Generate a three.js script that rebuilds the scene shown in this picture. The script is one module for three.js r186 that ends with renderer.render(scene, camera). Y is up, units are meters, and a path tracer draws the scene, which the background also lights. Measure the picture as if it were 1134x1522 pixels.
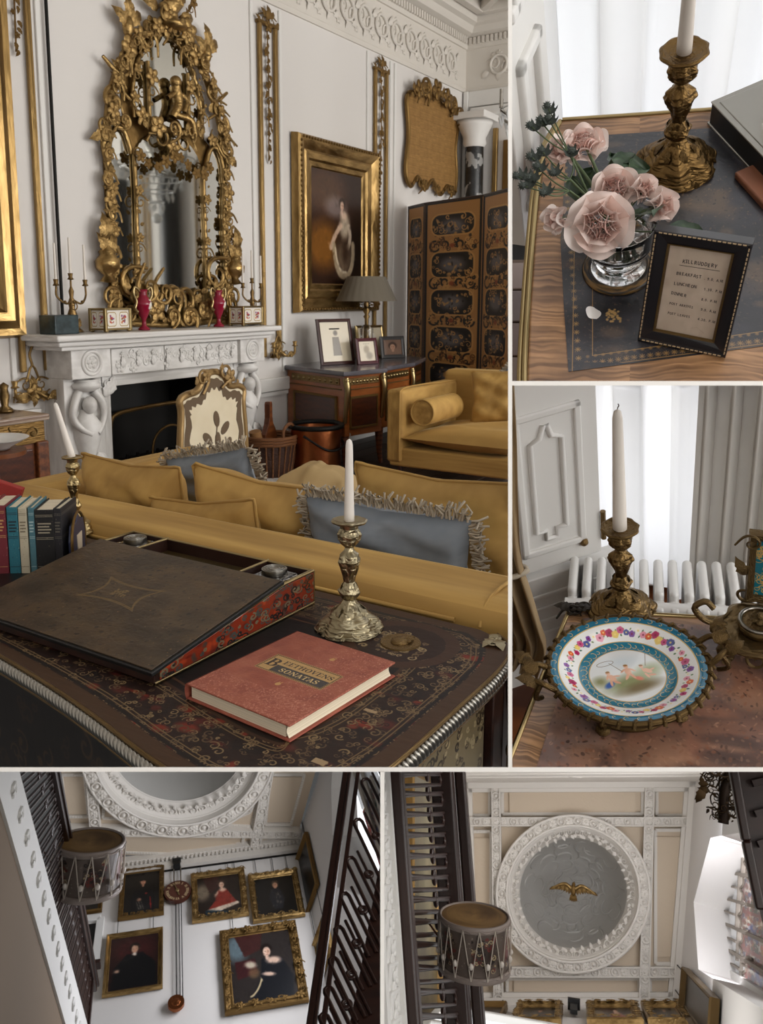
import * as THREE from 'three';
import { mergeGeometries, toCreasedNormals } from 'three/addons/utils/BufferGeometryUtils.js';
import { RoundedBoxGeometry } from 'three/addons/geometries/RoundedBoxGeometry.js';
import { RectAreaLightUniformsLib } from 'three/addons/lights/RectAreaLightUniformsLib.js';
RectAreaLightUniformsLib.init();

// ---------- camera, light, exposure ----------
const V3 = THREE.Vector3, PI = Math.PI, { sin, cos, abs, min, max, sqrt, atan2, hypot, floor } = Math;
const F = 1250, PX = 520, PY = 640, EYE = 1.48;           // lens in pixels of the 1134 x 1522 frame
const scene = new THREE.Scene();
const camera = new THREE.PerspectiveCamera(2 * Math.atan(761 / F) * 180 / PI, 1134 / 1522, 0.02, 80);
camera.position.set(0, EYE, 0);
{ const yw = 0.58034, pt = -0.15866; camera.lookAt(cos(pt) * cos(yw), EYE + sin(pt), -cos(pt) * sin(yw)); }
camera.setViewOffset(1134, 1522, 567 - PX, 761 - PY, 1134, 1522);
camera.focus = 1.75; camera.userData.fStop = 14;
camera.updateMatrixWorld(true); camera.updateProjectionMatrix();
scene.background = new THREE.Color().setRGB(0.07, 0.07, 0.07);
const renderer = new THREE.WebGLRenderer({ antialias: true });
renderer.toneMapping = THREE.LinearToneMapping;
renderer.toneMappingExposure = 1.0;
renderer.shadowMap.enabled = true;
const LIGHT = { room: 6.3, near2: 1.15, near3: 1.7, hall4: 11, hall5: 6.2 };   // brightness of the windows of each room

// ---------- random numbers and noise ----------
let seed = 7;
const rnd = () => { seed = (seed + 0x6d2b79f5) | 0; let t = Math.imul(seed ^ (seed >>> 15), 1 | seed); t = (t + Math.imul(t ^ (t >>> 7), 61 | t)) ^ t; return ((t ^ (t >>> 14)) >>> 0) / 4294967296; };
const rr = (a, b) => a + (b - a) * rnd();
const hsh = (x, y, s = 0) => { let n = Math.imul(x, 374761393) + Math.imul(y, 668265263) + Math.imul(s, 974634777) | 0; n = Math.imul(n ^ (n >>> 13), 1274126177); return ((n ^ (n >>> 16)) >>> 0) / 4294967296; };
const sm = (t) => t * t * (3 - 2 * t), clamp = (x, a = 0, b = 1) => min(b, max(a, x)), lerp = (a, b, t) => a + (b - a) * t;
const vn = (x, y, p, s = 0) => { const i = floor(x), j = floor(y), f = sm(x - i), g = sm(y - j), w = (k) => ((k % p) + p) % p;
  return lerp(lerp(hsh(w(i), w(j), s), hsh(w(i + 1), w(j), s), f), lerp(hsh(w(i), w(j + 1), s), hsh(w(i + 1), w(j + 1), s), f), g); };
const fbm = (u, v, p = 4, o = 4, s = 0) => { let a = 0, k = 0.5, t = 0; for (let i = 0; i < o; i++) { a += k * vn(u * p, v * p, p, s + i); t += k; p *= 2; k *= 0.55; } return a / t; };

// ---------- textures ----------
const wrapT = (t, rx = 1, ry = rx) => { t.wrapS = t.wrapT = THREE.RepeatWrapping; t.repeat.set(rx, ry); t.magFilter = THREE.LinearFilter; t.needsUpdate = true; return t; };
function dtex(n, fn, srgb = true) {
  const d = new Uint8Array(n * n * 4);
  for (let j = 0; j < n; j++) for (let i = 0; i < n; i++) { const c = fn(i / n, j / n), o = (j * n + i) * 4; const q = c.length ? c : [c, c, c]; d[o] = clamp(q[0], 0, 255); d[o + 1] = clamp(q[1], 0, 255); d[o + 2] = clamp(q[2], 0, 255); d[o + 3] = 255; }
  const t = new THREE.DataTexture(d, n, n); if (srgb) t.colorSpace = THREE.SRGBColorSpace; return wrapT(t);
}
function ctex(w, h, draw) { const c = document.createElement('canvas'); c.width = w; c.height = h; const g = c.getContext('2d'); draw(g, w, h); const t = new THREE.CanvasTexture(c); t.colorSpace = THREE.SRGBColorSpace; return wrapT(t); }
const mixc = (a, b, t) => [0, 1, 2].map((i) => lerp(a[i], b[i], t));
const two = (n, a, b, p = 4, o = 4, s = 0, gain = 1.6) => dtex(n, (u, v) => mixc(a, b, clamp((fbm(u, v, p, o, s) - 0.5) * gain + 0.5)));
const bumpFine = dtex(256, (u, v) => 255 * fbm(u, v, 24, 3, 11), false), bumpCoarse = dtex(256, (u, v) => 255 * fbm(u, v, 6, 5, 5), false);
const rep = (t, x, y = x) => { const c = t.clone(); c.repeat.set(x, y); c.needsUpdate = true; return c; };

// ---------- materials ----------
const mat = (c, r = 0.6, m = 0, o = {}) => { const k = new THREE.MeshPhysicalMaterial({ roughness: r, metalness: m, side: THREE.DoubleSide, ...o }); if (typeof c === 'number') k.color.setHex(c); else k.color.setRGB(...c); return k; };
const white1 = 0xffffff;
const goldMap = two(256, [118, 94, 56], [194, 161, 106], 8, 4, 3);
const M = {
  plaster: mat(0xdedad6, 0.8, 0, { bumpMap: rep(bumpCoarse, 0.5), bumpScale: 0.0015 }),
  mount: mat(0xf4f1ec, 0.9),
  white: mat(0xe2e0dc, 0.55), whiteGloss: mat(0xe4e3e0, 0.3), stucco: mat(0xd8d2c9, 0.7), cream: mat(0xc9b8a2, 0.8, 0, { bumpMap: rep(bumpFine, 2), bumpScale: 0.001 }),
  gold: mat(white1, 0.33, 0.92, { map: goldMap, bumpMap: bumpFine, bumpScale: 0.003 }), goldDull: mat(0x7e6238, 0.45, 0.85, { bumpMap: bumpFine, bumpScale: 0.003 }),
  bronze: mat(0x7c6440, 0.38, 0.95, { bumpMap: bumpFine, bumpScale: 0.002 }), brass: mat(0xa8946a, 0.3, 1), brassPale: mat(0xa3977a, 0.3, 1, { bumpMap: bumpFine, bumpScale: 0.0006 }), silver: mat(0x9a968e, 0.28, 1),
  mirror: mat(0xc9cac6, 0.04, 1), black: mat(0x0c0b0a, 0.5), iron: mat(0x1a1816, 0.55, 0.6), copper: mat(0xa8643c, 0.3, 1, { bumpMap: bumpCoarse, bumpScale: 0.01 }),
  wax: mat(0xe6ded4, 0.45, 0, { clearcoat: 0.2 }), wick: mat(0x55483c, 0.9), waxGrey: mat(0xc9c0b6, 0.5),
  wood: mat(white1, 0.4, 0, { map: dtex(256, (u, v) => { const g = fbm(u * 1, v * 8, 4, 4, 2); return mixc([74, 36, 16], [128, 72, 34], clamp((g - 0.5) * 2 + 0.5)); }) }),
  woodDark: mat(white1, 0.4, 0, { clearcoat: 0.2, clearcoatRoughness: 0.4, map: dtex(256, (u, v) => mixc([26, 12, 8], [58, 29, 18], fbm(u, v * 6, 4, 4, 9))) }),
  glass: mat(0xffffff, 0.02, 0, { transmission: 1, thickness: 0.004, ior: 1.5 }), pane: mat(0xffffff, 0.03, 0, { transmission: 1, thickness: 0 }),
  paper: mat(0xe0d4bc, 0.9), pages: mat(white1, 0.9, 0, { map: dtex(128, (u, v) => { const k = vn(0.5, v * 64, 64, 3); return [198 + 40 * k, 184 + 42 * k, 158 + 44 * k]; }) }),
};
const MB = (k) => (M[k] ? M[k] : (M[k] = null));

// ---------- geometry ----------
const tr = (g, x = 0, y = 0, z = 0) => g.translate(x, y, z);
const rx = (g, a) => g.rotateX(a), ry = (g, a) => g.rotateY(a), rz = (g, a) => g.rotateZ(a);
const box = (w, h, d, x = 0, y = 0, z = 0, r = 0, s = 2) => tr(r ? new RoundedBoxGeometry(w, h, d, s, min(r, w / 2.01, h / 2.01, d / 2.01)) : new THREE.BoxGeometry(w, h, d), x, y, z);
const span = (x0, x1, y0, y1, z0, z1, r = 0) => box(abs(x1 - x0), abs(y1 - y0), abs(z1 - z0), (x0 + x1) / 2, (y0 + y1) / 2, (z0 + z1) / 2, r);
const cyl = (r1, r2, h, x = 0, y = 0, z = 0, s = 20) => tr(new THREE.CylinderGeometry(r1, r2, h, s), x, y, z);
const sph = (r, x = 0, y = 0, z = 0, sx = 1, sy = 1, sz = 1, s = 12) => tr(new THREE.SphereGeometry(r, s, max(6, s * 0.7 | 0)).scale(sx, sy, sz), x, y, z);
const lathe = (p, s = 28) => new THREE.LatheGeometry(p.map(([a, b]) => new THREE.Vector2(max(a, 1e-4), b)), s);
const tor = (R, r, x = 0, y = 0, z = 0, s = 24, q = 8, arc = 2 * PI) => tr(new THREE.TorusGeometry(R, r, q, s, arc), x, y, z);
const clean = (g) => { const n = g.index ? g.toNonIndexed() : g; for (const k of Object.keys(n.attributes)) if (!['position', 'normal', 'uv'].includes(k)) n.deleteAttribute(k); if (!n.attributes.uv) n.setAttribute('uv', new THREE.BufferAttribute(new Float32Array(n.attributes.position.count * 2), 2)); n.morphAttributes = {}; return n; };
const mg = (...l) => { l = l.flat(Infinity).filter(Boolean); return l.length === 1 ? l[0] : mergeGeometries(l.map(clean)); };
function grid(nu, nv, fn, closeU = false) {
  const p = [], uv = [], ix = [];
  for (let j = 0; j <= nv; j++) for (let i = 0; i <= nu; i++) { p.push(...fn(i / nu, j / nv)); uv.push(i / nu, j / nv); }
  for (let j = 0; j < nv; j++) for (let i = 0; i < nu; i++) { const a = j * (nu + 1) + i, b = a + 1, c = a + nu + 1, d = c + 1; ix.push(a, b, d, a, d, c); }
  const g = new THREE.BufferGeometry(); g.setAttribute('position', new THREE.Float32BufferAttribute(p, 3)); g.setAttribute('uv', new THREE.Float32BufferAttribute(uv, 2)); g.setIndex(ix); g.computeVertexNormals();
  if (closeU) { const n = g.attributes.normal; for (let j = 0; j <= nv; j++) { const a = j * (nu + 1), b = a + nu; const x = n.getX(a) + n.getX(b), y = n.getY(a) + n.getY(b), z = n.getZ(a) + n.getZ(b), l = hypot(x, y, z) || 1; n.setXYZ(a, x / l, y / l, z / l); n.setXYZ(b, x / l, y / l, z / l); } }
  return g;
}
function tube(pts, r, { n = 0, s = 6, closed = false, straight = false } = {}) {
  const P = pts.map((p) => p.isVector3 ? p : new V3(p[0], p[1], p[2] || 0)), c = straight ? null : new THREE.CatmullRomCurve3(P, closed, 'centripetal');
  n = n || max(4, (pts.length - 1) * 4); const rf = typeof r === 'function' ? r : () => r;
  let at, tg, fr;
  if (straight) { n = P.length - 1; at = (t) => P[Math.round(t * n)]; let N = null; fr = P.map((p, i) => { const d = P[min(i + 1, n)].clone().sub(P[max(i - 1, 0)]).normalize(); if (!N) N = (abs(d.y) < 0.9 ? new V3(0, 1, 0) : new V3(1, 0, 0)); N = N.clone().sub(d.clone().multiplyScalar(N.dot(d))).normalize(); return [N, d.clone().cross(N)]; }); }
  else { const f = c.computeFrenetFrames(n, closed); at = (t) => c.getPointAt(t); fr = f.normals.map((q, i) => [q, f.binormals[i]]); }
  return grid(s, n, (u, v) => { const i = Math.round(v * n), o = at(v), a = u * 2 * PI, k = rf(v), [N, B] = fr[i]; return [o.x + k * (cos(a) * N.x + sin(a) * B.x), o.y + k * (cos(a) * N.y + sin(a) * B.y), o.z + k * (cos(a) * N.z + sin(a) * B.z)]; }, true);
}
function poly(pts, depth, bevel = 0, holes = []) {   // outline in xy pushed to z = 0 .. depth
  const s = new THREE.Shape(pts.map((p) => new THREE.Vector2(p[0], p[1]))); for (const h of holes) s.holes.push(new THREE.Path(h.map((p) => new THREE.Vector2(p[0], p[1]))));
  const g = new THREE.ExtrudeGeometry(s, { depth: depth - 2 * bevel, bevelEnabled: bevel > 0, bevelSize: bevel, bevelThickness: bevel, bevelOffset: -bevel, bevelSegments: 2, curveSegments: 12 }); return tr(g, 0, 0, bevel);
}
const flat = (pts, y0, y1, bevel = 0) => tr(rx(poly(pts.map(([x, z]) => [x, -z]), y1 - y0, bevel), -PI / 2), 0, y0, 0);  // outline in xz, from y0 up to y1
function uvBox(g, s = 1) {   // texture coordinates in metres, by the way a face points
  g = g.index ? g.toNonIndexed() : g; const p = g.attributes.position, a = new Float32Array(p.count * 2), A = new V3(), B = new V3(), C = new V3();
  for (let i = 0; i < p.count; i += 3) { A.fromBufferAttribute(p, i); B.fromBufferAttribute(p, i + 1).sub(A); C.fromBufferAttribute(p, i + 2).sub(A); B.cross(C); const x = abs(B.x), y = abs(B.y), z = abs(B.z);
    for (let k = i; k < i + 3; k++) { const X = p.getX(k), Y = p.getY(k), Z = p.getZ(k); a[2 * k] = (x > y && x > z ? Z : X) / s; a[2 * k + 1] = (y > x && y > z ? Z : Y) / s; } }
  g.setAttribute('uv', new THREE.BufferAttribute(a, 2)); return g;
}
function uvFit(g, x0, x1, y0, y1, ax = 'x', ay = 'y') { const p = g.attributes.position, a = new Float32Array(p.count * 2), gx = { x: 'getX', y: 'getY', z: 'getZ' }; for (let i = 0; i < p.count; i++) { a[2 * i] = (p[gx[ax]](i) - x0) / (x1 - x0); a[2 * i + 1] = (p[gx[ay]](i) - y0) / (y1 - y0); } g.setAttribute('uv', new THREE.BufferAttribute(a, 2)); return g; }
const frameGeo = (w, h, prof) => mg([0, 1, 2, 3].map((k) => { const g = grid(1, prof.length - 1, (u, v) => { const [o, z] = prof[Math.round(v * (prof.length - 1))], A = (k % 2 ? h : w) / 2 + o, Bq = (k % 2 ? w : h) / 2 + o; return [(2 * u - 1) * A, -Bq, z]; }); return rz(toCreasedNormals(g, 0.5), k * PI / 2); }));
const place = (g, x, y, z = 0, a = 0, s = 1) => { g = g.clone(); if (s !== 1) g.scale(s, s, s); if (a) g.rotateZ(a); return g.translate(x, y, z); };
// carved ornament: scroll, leaf, flower; all in the xy plane, facing +z
const scroll = (R = 1, turns = 1.25, r = 0.13, tail = 1.2) => { const p = []; for (let i = 14; i >= 0; i--) { const t = i / 14, a = t * turns * 2 * PI; p.push([R * (0.18 + 0.82 * t) * cos(a), R * (0.18 + 0.82 * t) * sin(a), 0.12 * R * (1 - t)]); } const q = p[0], w = [-(q[1]), q[0]], l = hypot(...w); return tube([[q[0] + w[0] / l * tail * R, q[1] + w[1] / l * tail * R, -0.05], ...p], (t) => r * (0.35 + 0.9 * sin(PI * min(1, t * 0.75 + 0.2))), { n: 26, s: 5 }); };
const leaf = (L = 1, W = 0.26, c = 0.3) => grid(4, 9, (u, v) => { const a = (2 * u - 1), k = W * sin(PI * Math.pow(v, 0.7)) * (0.75 + 0.5 * abs(sin(v * 11))); return [a * k, v * L, c * L * (v * (1 - v) * 2 + 0.15 * (1 - a * a) * (1 - v) - 0.6 * v * v * v * 0.5)]; });
const flower = (R = 1, n = 5) => mg(sph(R * 0.28, 0, 0, 0.12 * R, 1, 1, 0.7, 7), Array.from({ length: n }, (_, i) => rz(tr(sph(R * 0.4, 0, 0, 0, 1, 1.25, 0.45, 7), 0, R * 0.55, 0), i * 2 * PI / n)));
const SC = scroll(), LF = leaf(), FLW = flower(), SC2 = scroll(1, 0.8, 0.16, 1.6);
function carve(list) { return mg(list.map(([k, x, y, a, s, z = 0, fl = 1]) => { const g = (k === 's' ? SC : k === 'c' ? SC2 : k === 'l' ? LF : FLW).clone(); g.scale(s * fl, s, s * 0.9); if (fl < 0) { const ix = g.index; if (ix) for (let i = 0; i < ix.count; i += 3) { const t = ix.getX(i); ix.setX(i, ix.getX(i + 2)); ix.setX(i + 2, t); } g.computeVertexNormals(); } g.rotateZ(a); return g.translate(x, y, z); })); }
function foliage(path, step, s, z = 0.02, kinds = 'llsf') {   // leaves and curls growing along a line of points
  const c = new THREE.CatmullRomCurve3(path.map((p) => new V3(p[0], p[1], p[2] || 0))), L = c.getLength(), n = max(2, Math.round(L / step)), o = [];
  for (let i = 0; i <= n; i++) { const p = c.getPointAt(i / n), t = c.getTangentAt(i / n), a = atan2(t.y, t.x) - PI / 2; o.push([kinds[i % kinds.length], p.x + rr(-0.25, 0.25) * s, p.y + rr(-0.2, 0.2) * s, a + (i % 2 ? 1 : -1) * rr(0.5, 1.3), s * rr(0.7, 1.25), z + p.z + rr(0, 0.3) * s, i % 2 ? 1 : -1]); }
  return carve(o);
}
// a soft cushion lying in xy, thickness along z
const cushion = (w, h, t, seedN = 1, n = 22, sag = 0.06) => { const f = (u, v, sd) => { const x = 2 * u - 1, y = 2 * v - 1, e = Math.pow(max(0, (1 - x ** 4) * (1 - y ** 4)), 0.55), pin = 1 - sag * (1 - abs(x)) * abs(y) ** 3 * 1.6; const pinx = 1 - sag * (1 - abs(y)) * abs(x) ** 3 * 1.6; const wr = (fbm(u * 0.99, v * 0.99, 5, 3, seedN) - 0.5) * 0.22 * t * e + 0.05 * t * sin((x * 3 + y * 5) * 2 + seedN) * e; return [x * w / 2 * pinx, y * h / 2 * pin, sd * (t / 2 * e) + wr]; };
  return mg(grid(n, n, (u, v) => f(u, v, 1)), grid(n, n, (u, v) => f(1 - u, v, -1))); };
const cushionEdge = (w, h, r, sag = 0.06) => { const p = []; const N = 12; for (let k = 0; k < 4; k++) for (let i = 0; i < N; i++) { const s = (2 * i / N - 1), q = 1 - sag * (1 - abs(s)) * 1.6; p.push(k === 0 ? [s * w / 2, -h / 2 * q, 0] : k === 1 ? [w / 2 * q, s * h / 2, 0] : k === 2 ? [-s * w / 2, h / 2 * q, 0] : [-w / 2 * q, -s * h / 2, 0]); } return tube([...p, p[0]], r, { n: 96, s: 5 }); };

// ---------- rooms: each has its own frame; a pixel gives a direction, a plane the distance ----------
const camQ = camera.quaternion.clone();
class Room {
  constructor(rect, up = null, H = 0) {
    this.rect = rect; this.M = new THREE.Matrix4(); this.eye = new V3(0, 0, 0);
    if (!up) { this.eye.set(0, EYE, 0); } else {
      const { c, pitch, sx = 0, vp } = up, dir = (x, y) => new V3((x - PX) / F, -(y - PY) / F, -1), d = dir(...c).normalize(); let Y, Z;
      if (vp) { Y = dir(...vp).normalize(); Z = dir(c[0], c[1] - 300).sub(dir(...c)); Z.addScaledVector(Y, -Z.dot(Y)).normalize(); }
      else { const sg = pitch < 0 ? -1 : 1, p = abs(pitch) * PI / 180, e = dir(c[0] + sx * 100, c[1] - sg * 100).sub(dir(...c)); e.addScaledVector(d, -d.dot(e)).normalize(); Y = d.clone().multiplyScalar(sin(p)).addScaledVector(e, cos(p)).multiplyScalar(sg); Z = d.clone().addScaledVector(Y, -d.dot(Y)).normalize().negate(); }
      const X = Y.clone().cross(Z); [X, Y, Z].forEach((q) => q.applyQuaternion(camQ)); this.M.makeBasis(X, Y, Z).setPosition(camera.position);
    }
    this.inv = this.M.clone().invert();
  }
  ray(px, py) { return new V3((px - PX) / F, -(py - PY) / F, -1).applyQuaternion(camQ).transformDirection(this.inv); }
  at(px, py, ax, val) { const d = this.ray(px, py); return this.eye.clone().addScaledVector(d, (val - this.eye[ax]) / d[ax]); }
  px(v) { const q = new V3(v.x ?? v[0], v.y ?? v[1], v.z ?? v[2]).applyMatrix4(this.M).sub(camera.position).applyQuaternion(camQ.clone().invert()); return [PX - F * q.x / q.z, PY + F * q.y / q.z, -q.z]; }
  height(x, y, z, py) { let a = y - 0.5, b = y + 3; for (let i = 0; i < 40; i++) { const m = (a + b) / 2; if (this.px([x, m, z])[1] > py) a = m; else b = m; } return (a + b) / 2; }
  scale(v) { return this.px(v)[2] / F; }   // metres per pixel at a point
}
const R1 = new Room([-1500, -1500, 758, 1143.5]);
const R2 = new Room([758, -900, 1900, 569.5], { c: [947, 283], pitch: -45, sx: -0.04 });
const R3 = new Room([758, 569.5, 1900, 1143.5], { c: [947, 856], pitch: -40, sx: 0.01 });
const R4 = new Room([-900, 1143.5, 568, 2300], { c: [282, 1335], pitch: 46, sx: -0.03 });
const R5 = new Room([568, 1143.5, 1900, 2300], { c: [852, 1335], vp: [858, 1272] });
let cur = R1;
const at = (px, py, ax, val) => cur.at(px, py, ax, val);

// ---------- objects ----------
const names = {}, tops = [];
const numbered = (n) => { const k = names[n] = (names[n] ?? -1) + 1; return k ? n + '_' + String(k).padStart(3, '0') : n; };
function put(o, label, category, group, kind) { o.name = numbered(o.name); if (label) o.userData.label = label; if (category) o.userData.category = category; if (group) o.userData.group = group; if (kind) o.userData.kind = kind; scene.add(o); tops.push([o, cur]); return o; }
function thing(name, label, category, p = [0, 0, 0], turn = 0, group) { const o = new THREE.Group(); o.name = name; o.position.set(p.x ?? p[0], p.y ?? p[1], p.z ?? p[2]); o.rotation.y = turn; return put(o, label, category, group); }
function mesh(name, g, m) { const o = new THREE.Mesh(Array.isArray(g) ? mg(g) : g, m); o.name = name; o.castShadow = o.receiveShadow = true; return o; }
function part(parent, name, g, m, label) { const o = mesh(name, g, m); if (label) o.userData.label = label; parent.add(o); return o; }
function one(name, label, category, g, m, p = [0, 0, 0], turn = 0, group) { const o = mesh(name, g, m); o.position.set(p.x ?? p[0], p.y ?? p[1], p.z ?? p[2]); o.rotation.y = turn; return put(o, label, category, group); }
function struct(name, g, m, free = false) { const o = mesh(name, g, m); put(o, null, null, null, 'structure'); o.userData.free = free; return o; }
function copyOf(o, p, turn, label, group) { const c = o.clone(); c.traverse((q) => { q.userData = { ...q.userData }; }); c.name = o.name.replace(/_\d{3}$/, ''); c.position.set(p.x ?? p[0], p.y ?? p[1], p.z ?? p[2]); c.rotation.set(0, turn, 0); return put(c, label, null, group); }
function windowLight(p, target, w, h, color, k) { const l = new THREE.RectAreaLight(color, k, w, h); l.position.set(...p); l.up.set(0, 1, 0.001); l.castShadow = true; l.lookAt(...target); l.name = 'window_daylight'; scene.add(l); tops.push([l, cur]); return l; }

// cut each room's things along its edges in the camera view; move every room's things to their place
function clipMesh(m, planes) {
  m.updateWorldMatrix(true, false); const inv = m.matrixWorld.clone().invert(), pl = planes.map((p) => p.clone().applyMatrix4(inv)), pos = m.geometry.attributes.position, v = new V3();
  let any = false; for (const p of pl) { let inN = 0, outN = 0; for (let i = 0; i < pos.count; i++) { v.fromBufferAttribute(pos, i); if (p.distanceToPoint(v) < 0) outN++; else inN++; } if (!inN) return false; if (outN) any = true; }
  if (!any) return true;
  const g = clean(m.geometry.clone()), P = g.attributes.position, N = g.attributes.normal, U = g.attributes.uv, op = [], on = [], ou = [];
  for (let i = 0; i < P.count; i += 3) {
    let q = [0, 1, 2].map((k) => [P.getX(i + k), P.getY(i + k), P.getZ(i + k), N.getX(i + k), N.getY(i + k), N.getZ(i + k), U.getX(i + k), U.getY(i + k)]);
    for (const p of pl) { const d = q.map((a) => p.normal.x * a[0] + p.normal.y * a[1] + p.normal.z * a[2] + p.constant), r = []; for (let k = 0; k < q.length; k++) { const j = (k + 1) % q.length; if (d[k] >= 0) r.push(q[k]); if ((d[k] >= 0) !== (d[j] >= 0)) { const t = d[k] / (d[k] - d[j]); r.push(q[k].map((c, e) => c + (q[j][e] - c) * t)); } } q = r; if (q.length < 3) break; }
    for (let k = 1; k + 1 < q.length; k++) for (const a of [q[0], q[k], q[k + 1]]) { op.push(a[0], a[1], a[2]); on.push(a[3], a[4], a[5]); ou.push(a[6], a[7]); }
  }
  if (!op.length) return false;
  const o = new THREE.BufferGeometry(); o.setAttribute('position', new THREE.Float32BufferAttribute(op, 3)); o.setAttribute('normal', new THREE.Float32BufferAttribute(on, 3)); o.setAttribute('uv', new THREE.Float32BufferAttribute(ou, 2)); m.geometry = o; return true;
}
function settle() {
  for (const [o, R] of tops) {
    o.applyMatrix4(R.M); o.updateMatrixWorld(true); if (o.isLight || o.userData.free) continue;
    const [x0, y0, x1, y1] = R.rect, ray = (x, y) => new V3((x - PX) / F, -(y - PY) / F, -1).applyQuaternion(camQ), mid = ray((max(x0, 0) + min(x1, 1134)) / 2, (max(y0, 0) + min(y1, 1522)) / 2);
    const planes = [[x0, y0, x1, y0], [x1, y0, x1, y1], [x1, y1, x0, y1], [x0, y1, x0, y0]].map(([a, b, c, d]) => { const n = ray(a, b).cross(ray(c, d)).normalize(); if (n.dot(mid) < 0) n.negate(); return new THREE.Plane().setFromNormalAndCoplanarPoint(n, camera.position); });
    const gone = []; o.traverse((m) => { if (m.isMesh && !clipMesh(m, planes)) gone.push(m); });
    for (const m of gone) { if (m === o) scene.remove(o); else if (m.children.some((c) => !gone.includes(c))) { const g = new THREE.Group(); g.name = m.name; g.position.copy(m.position); g.quaternion.copy(m.quaternion); g.scale.copy(m.scale); g.add(...m.children.filter((c) => !gone.includes(c))); m.parent.add(g); m.parent.remove(m); } else m.parent.remove(m); }
    if (o.isGroup && !o.children.length) scene.remove(o);
  }
}
// ================= drawing room: shell =================
cur = R1;
const ZW = -4.7, XR = 9.7, HC = 4.75;
struct('wall_back', uvBox(mg(span(-2.2, 3.92, 0, HC, ZW - 0.15, ZW), span(3.92, 5.1, 0.92, HC, ZW - 0.15, ZW), span(5.1, XR + 0.15, 0, HC, ZW - 0.15, ZW))), M.plaster, true);
struct('wall_right', uvBox(span(XR, XR + 0.15, 0, HC, ZW, 3.15)), M.plaster, true);
struct('wall_left', uvBox(span(-2.2, -2.05, 0, HC, ZW, 3.15)), M.plaster, true);
const UNSEEN_WIN = [[-1.2, 0.5], [1.6, 3.3], [4.5, 6.2], [7.3, 9.0]];  // windows out of view, placed to light the drawing room and the dividers
{ const g = [span(-2.2, XR + 0.15, 0, 0.5, 3, 3.15), span(-2.2, XR + 0.15, 3.9, HC, 3, 3.15)]; let x = -2.2; for (const [a, b] of UNSEEN_WIN) { g.push(span(x, a, 0.5, 3.9, 3, 3.15)); x = b; } g.push(span(x, XR + 0.15, 0.5, 3.9, 3, 3.15)); struct('wall_front', uvBox(mg(g)), M.plaster, true); }
const skyPane = mat(0x000000, 1, 0, { emissive: new THREE.Color(0.95, 0.97, 1), emissiveIntensity: 1.6 });
UNSEEN_WIN.forEach(([a, b], i) => {
  const w = struct('window_' + (i + 1), mg(span(a, a + 0.07, 0.5, 3.9, 3.02, 3.1), span(b - 0.07, b, 0.5, 3.9, 3.02, 3.1), span(a, b, 3.83, 3.9, 3.02, 3.1), span(a, b, 0.5, 0.57, 3.02, 3.1), span(a, b, 2.16, 2.24, 3.02, 3.1), [1, 2].map((k) => span(a + k * (b - a) / 3 - 0.015, a + k * (b - a) / 3 + 0.015, 0.55, 3.85, 3.03, 3.07))), M.white, true);
  const p = mesh('pane', span(a + 0.05, b - 0.05, 0.55, 3.85, 3.11, 3.12), skyPane); w.add(p);
  windowLight([(a + b) / 2, 2.2, 2.98], [(a + b) / 2, 2.1, 0], b - a - 0.1, 3.3, 0xfffcf7, LIGHT.room * [0.62, 0.5, 1.3, 1.3][i]);
});
struct('ceiling', uvBox(span(-2.2, XR + 0.15, HC, HC + 0.12, ZW - 0.15, 3.15)), M.stucco, true);
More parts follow.
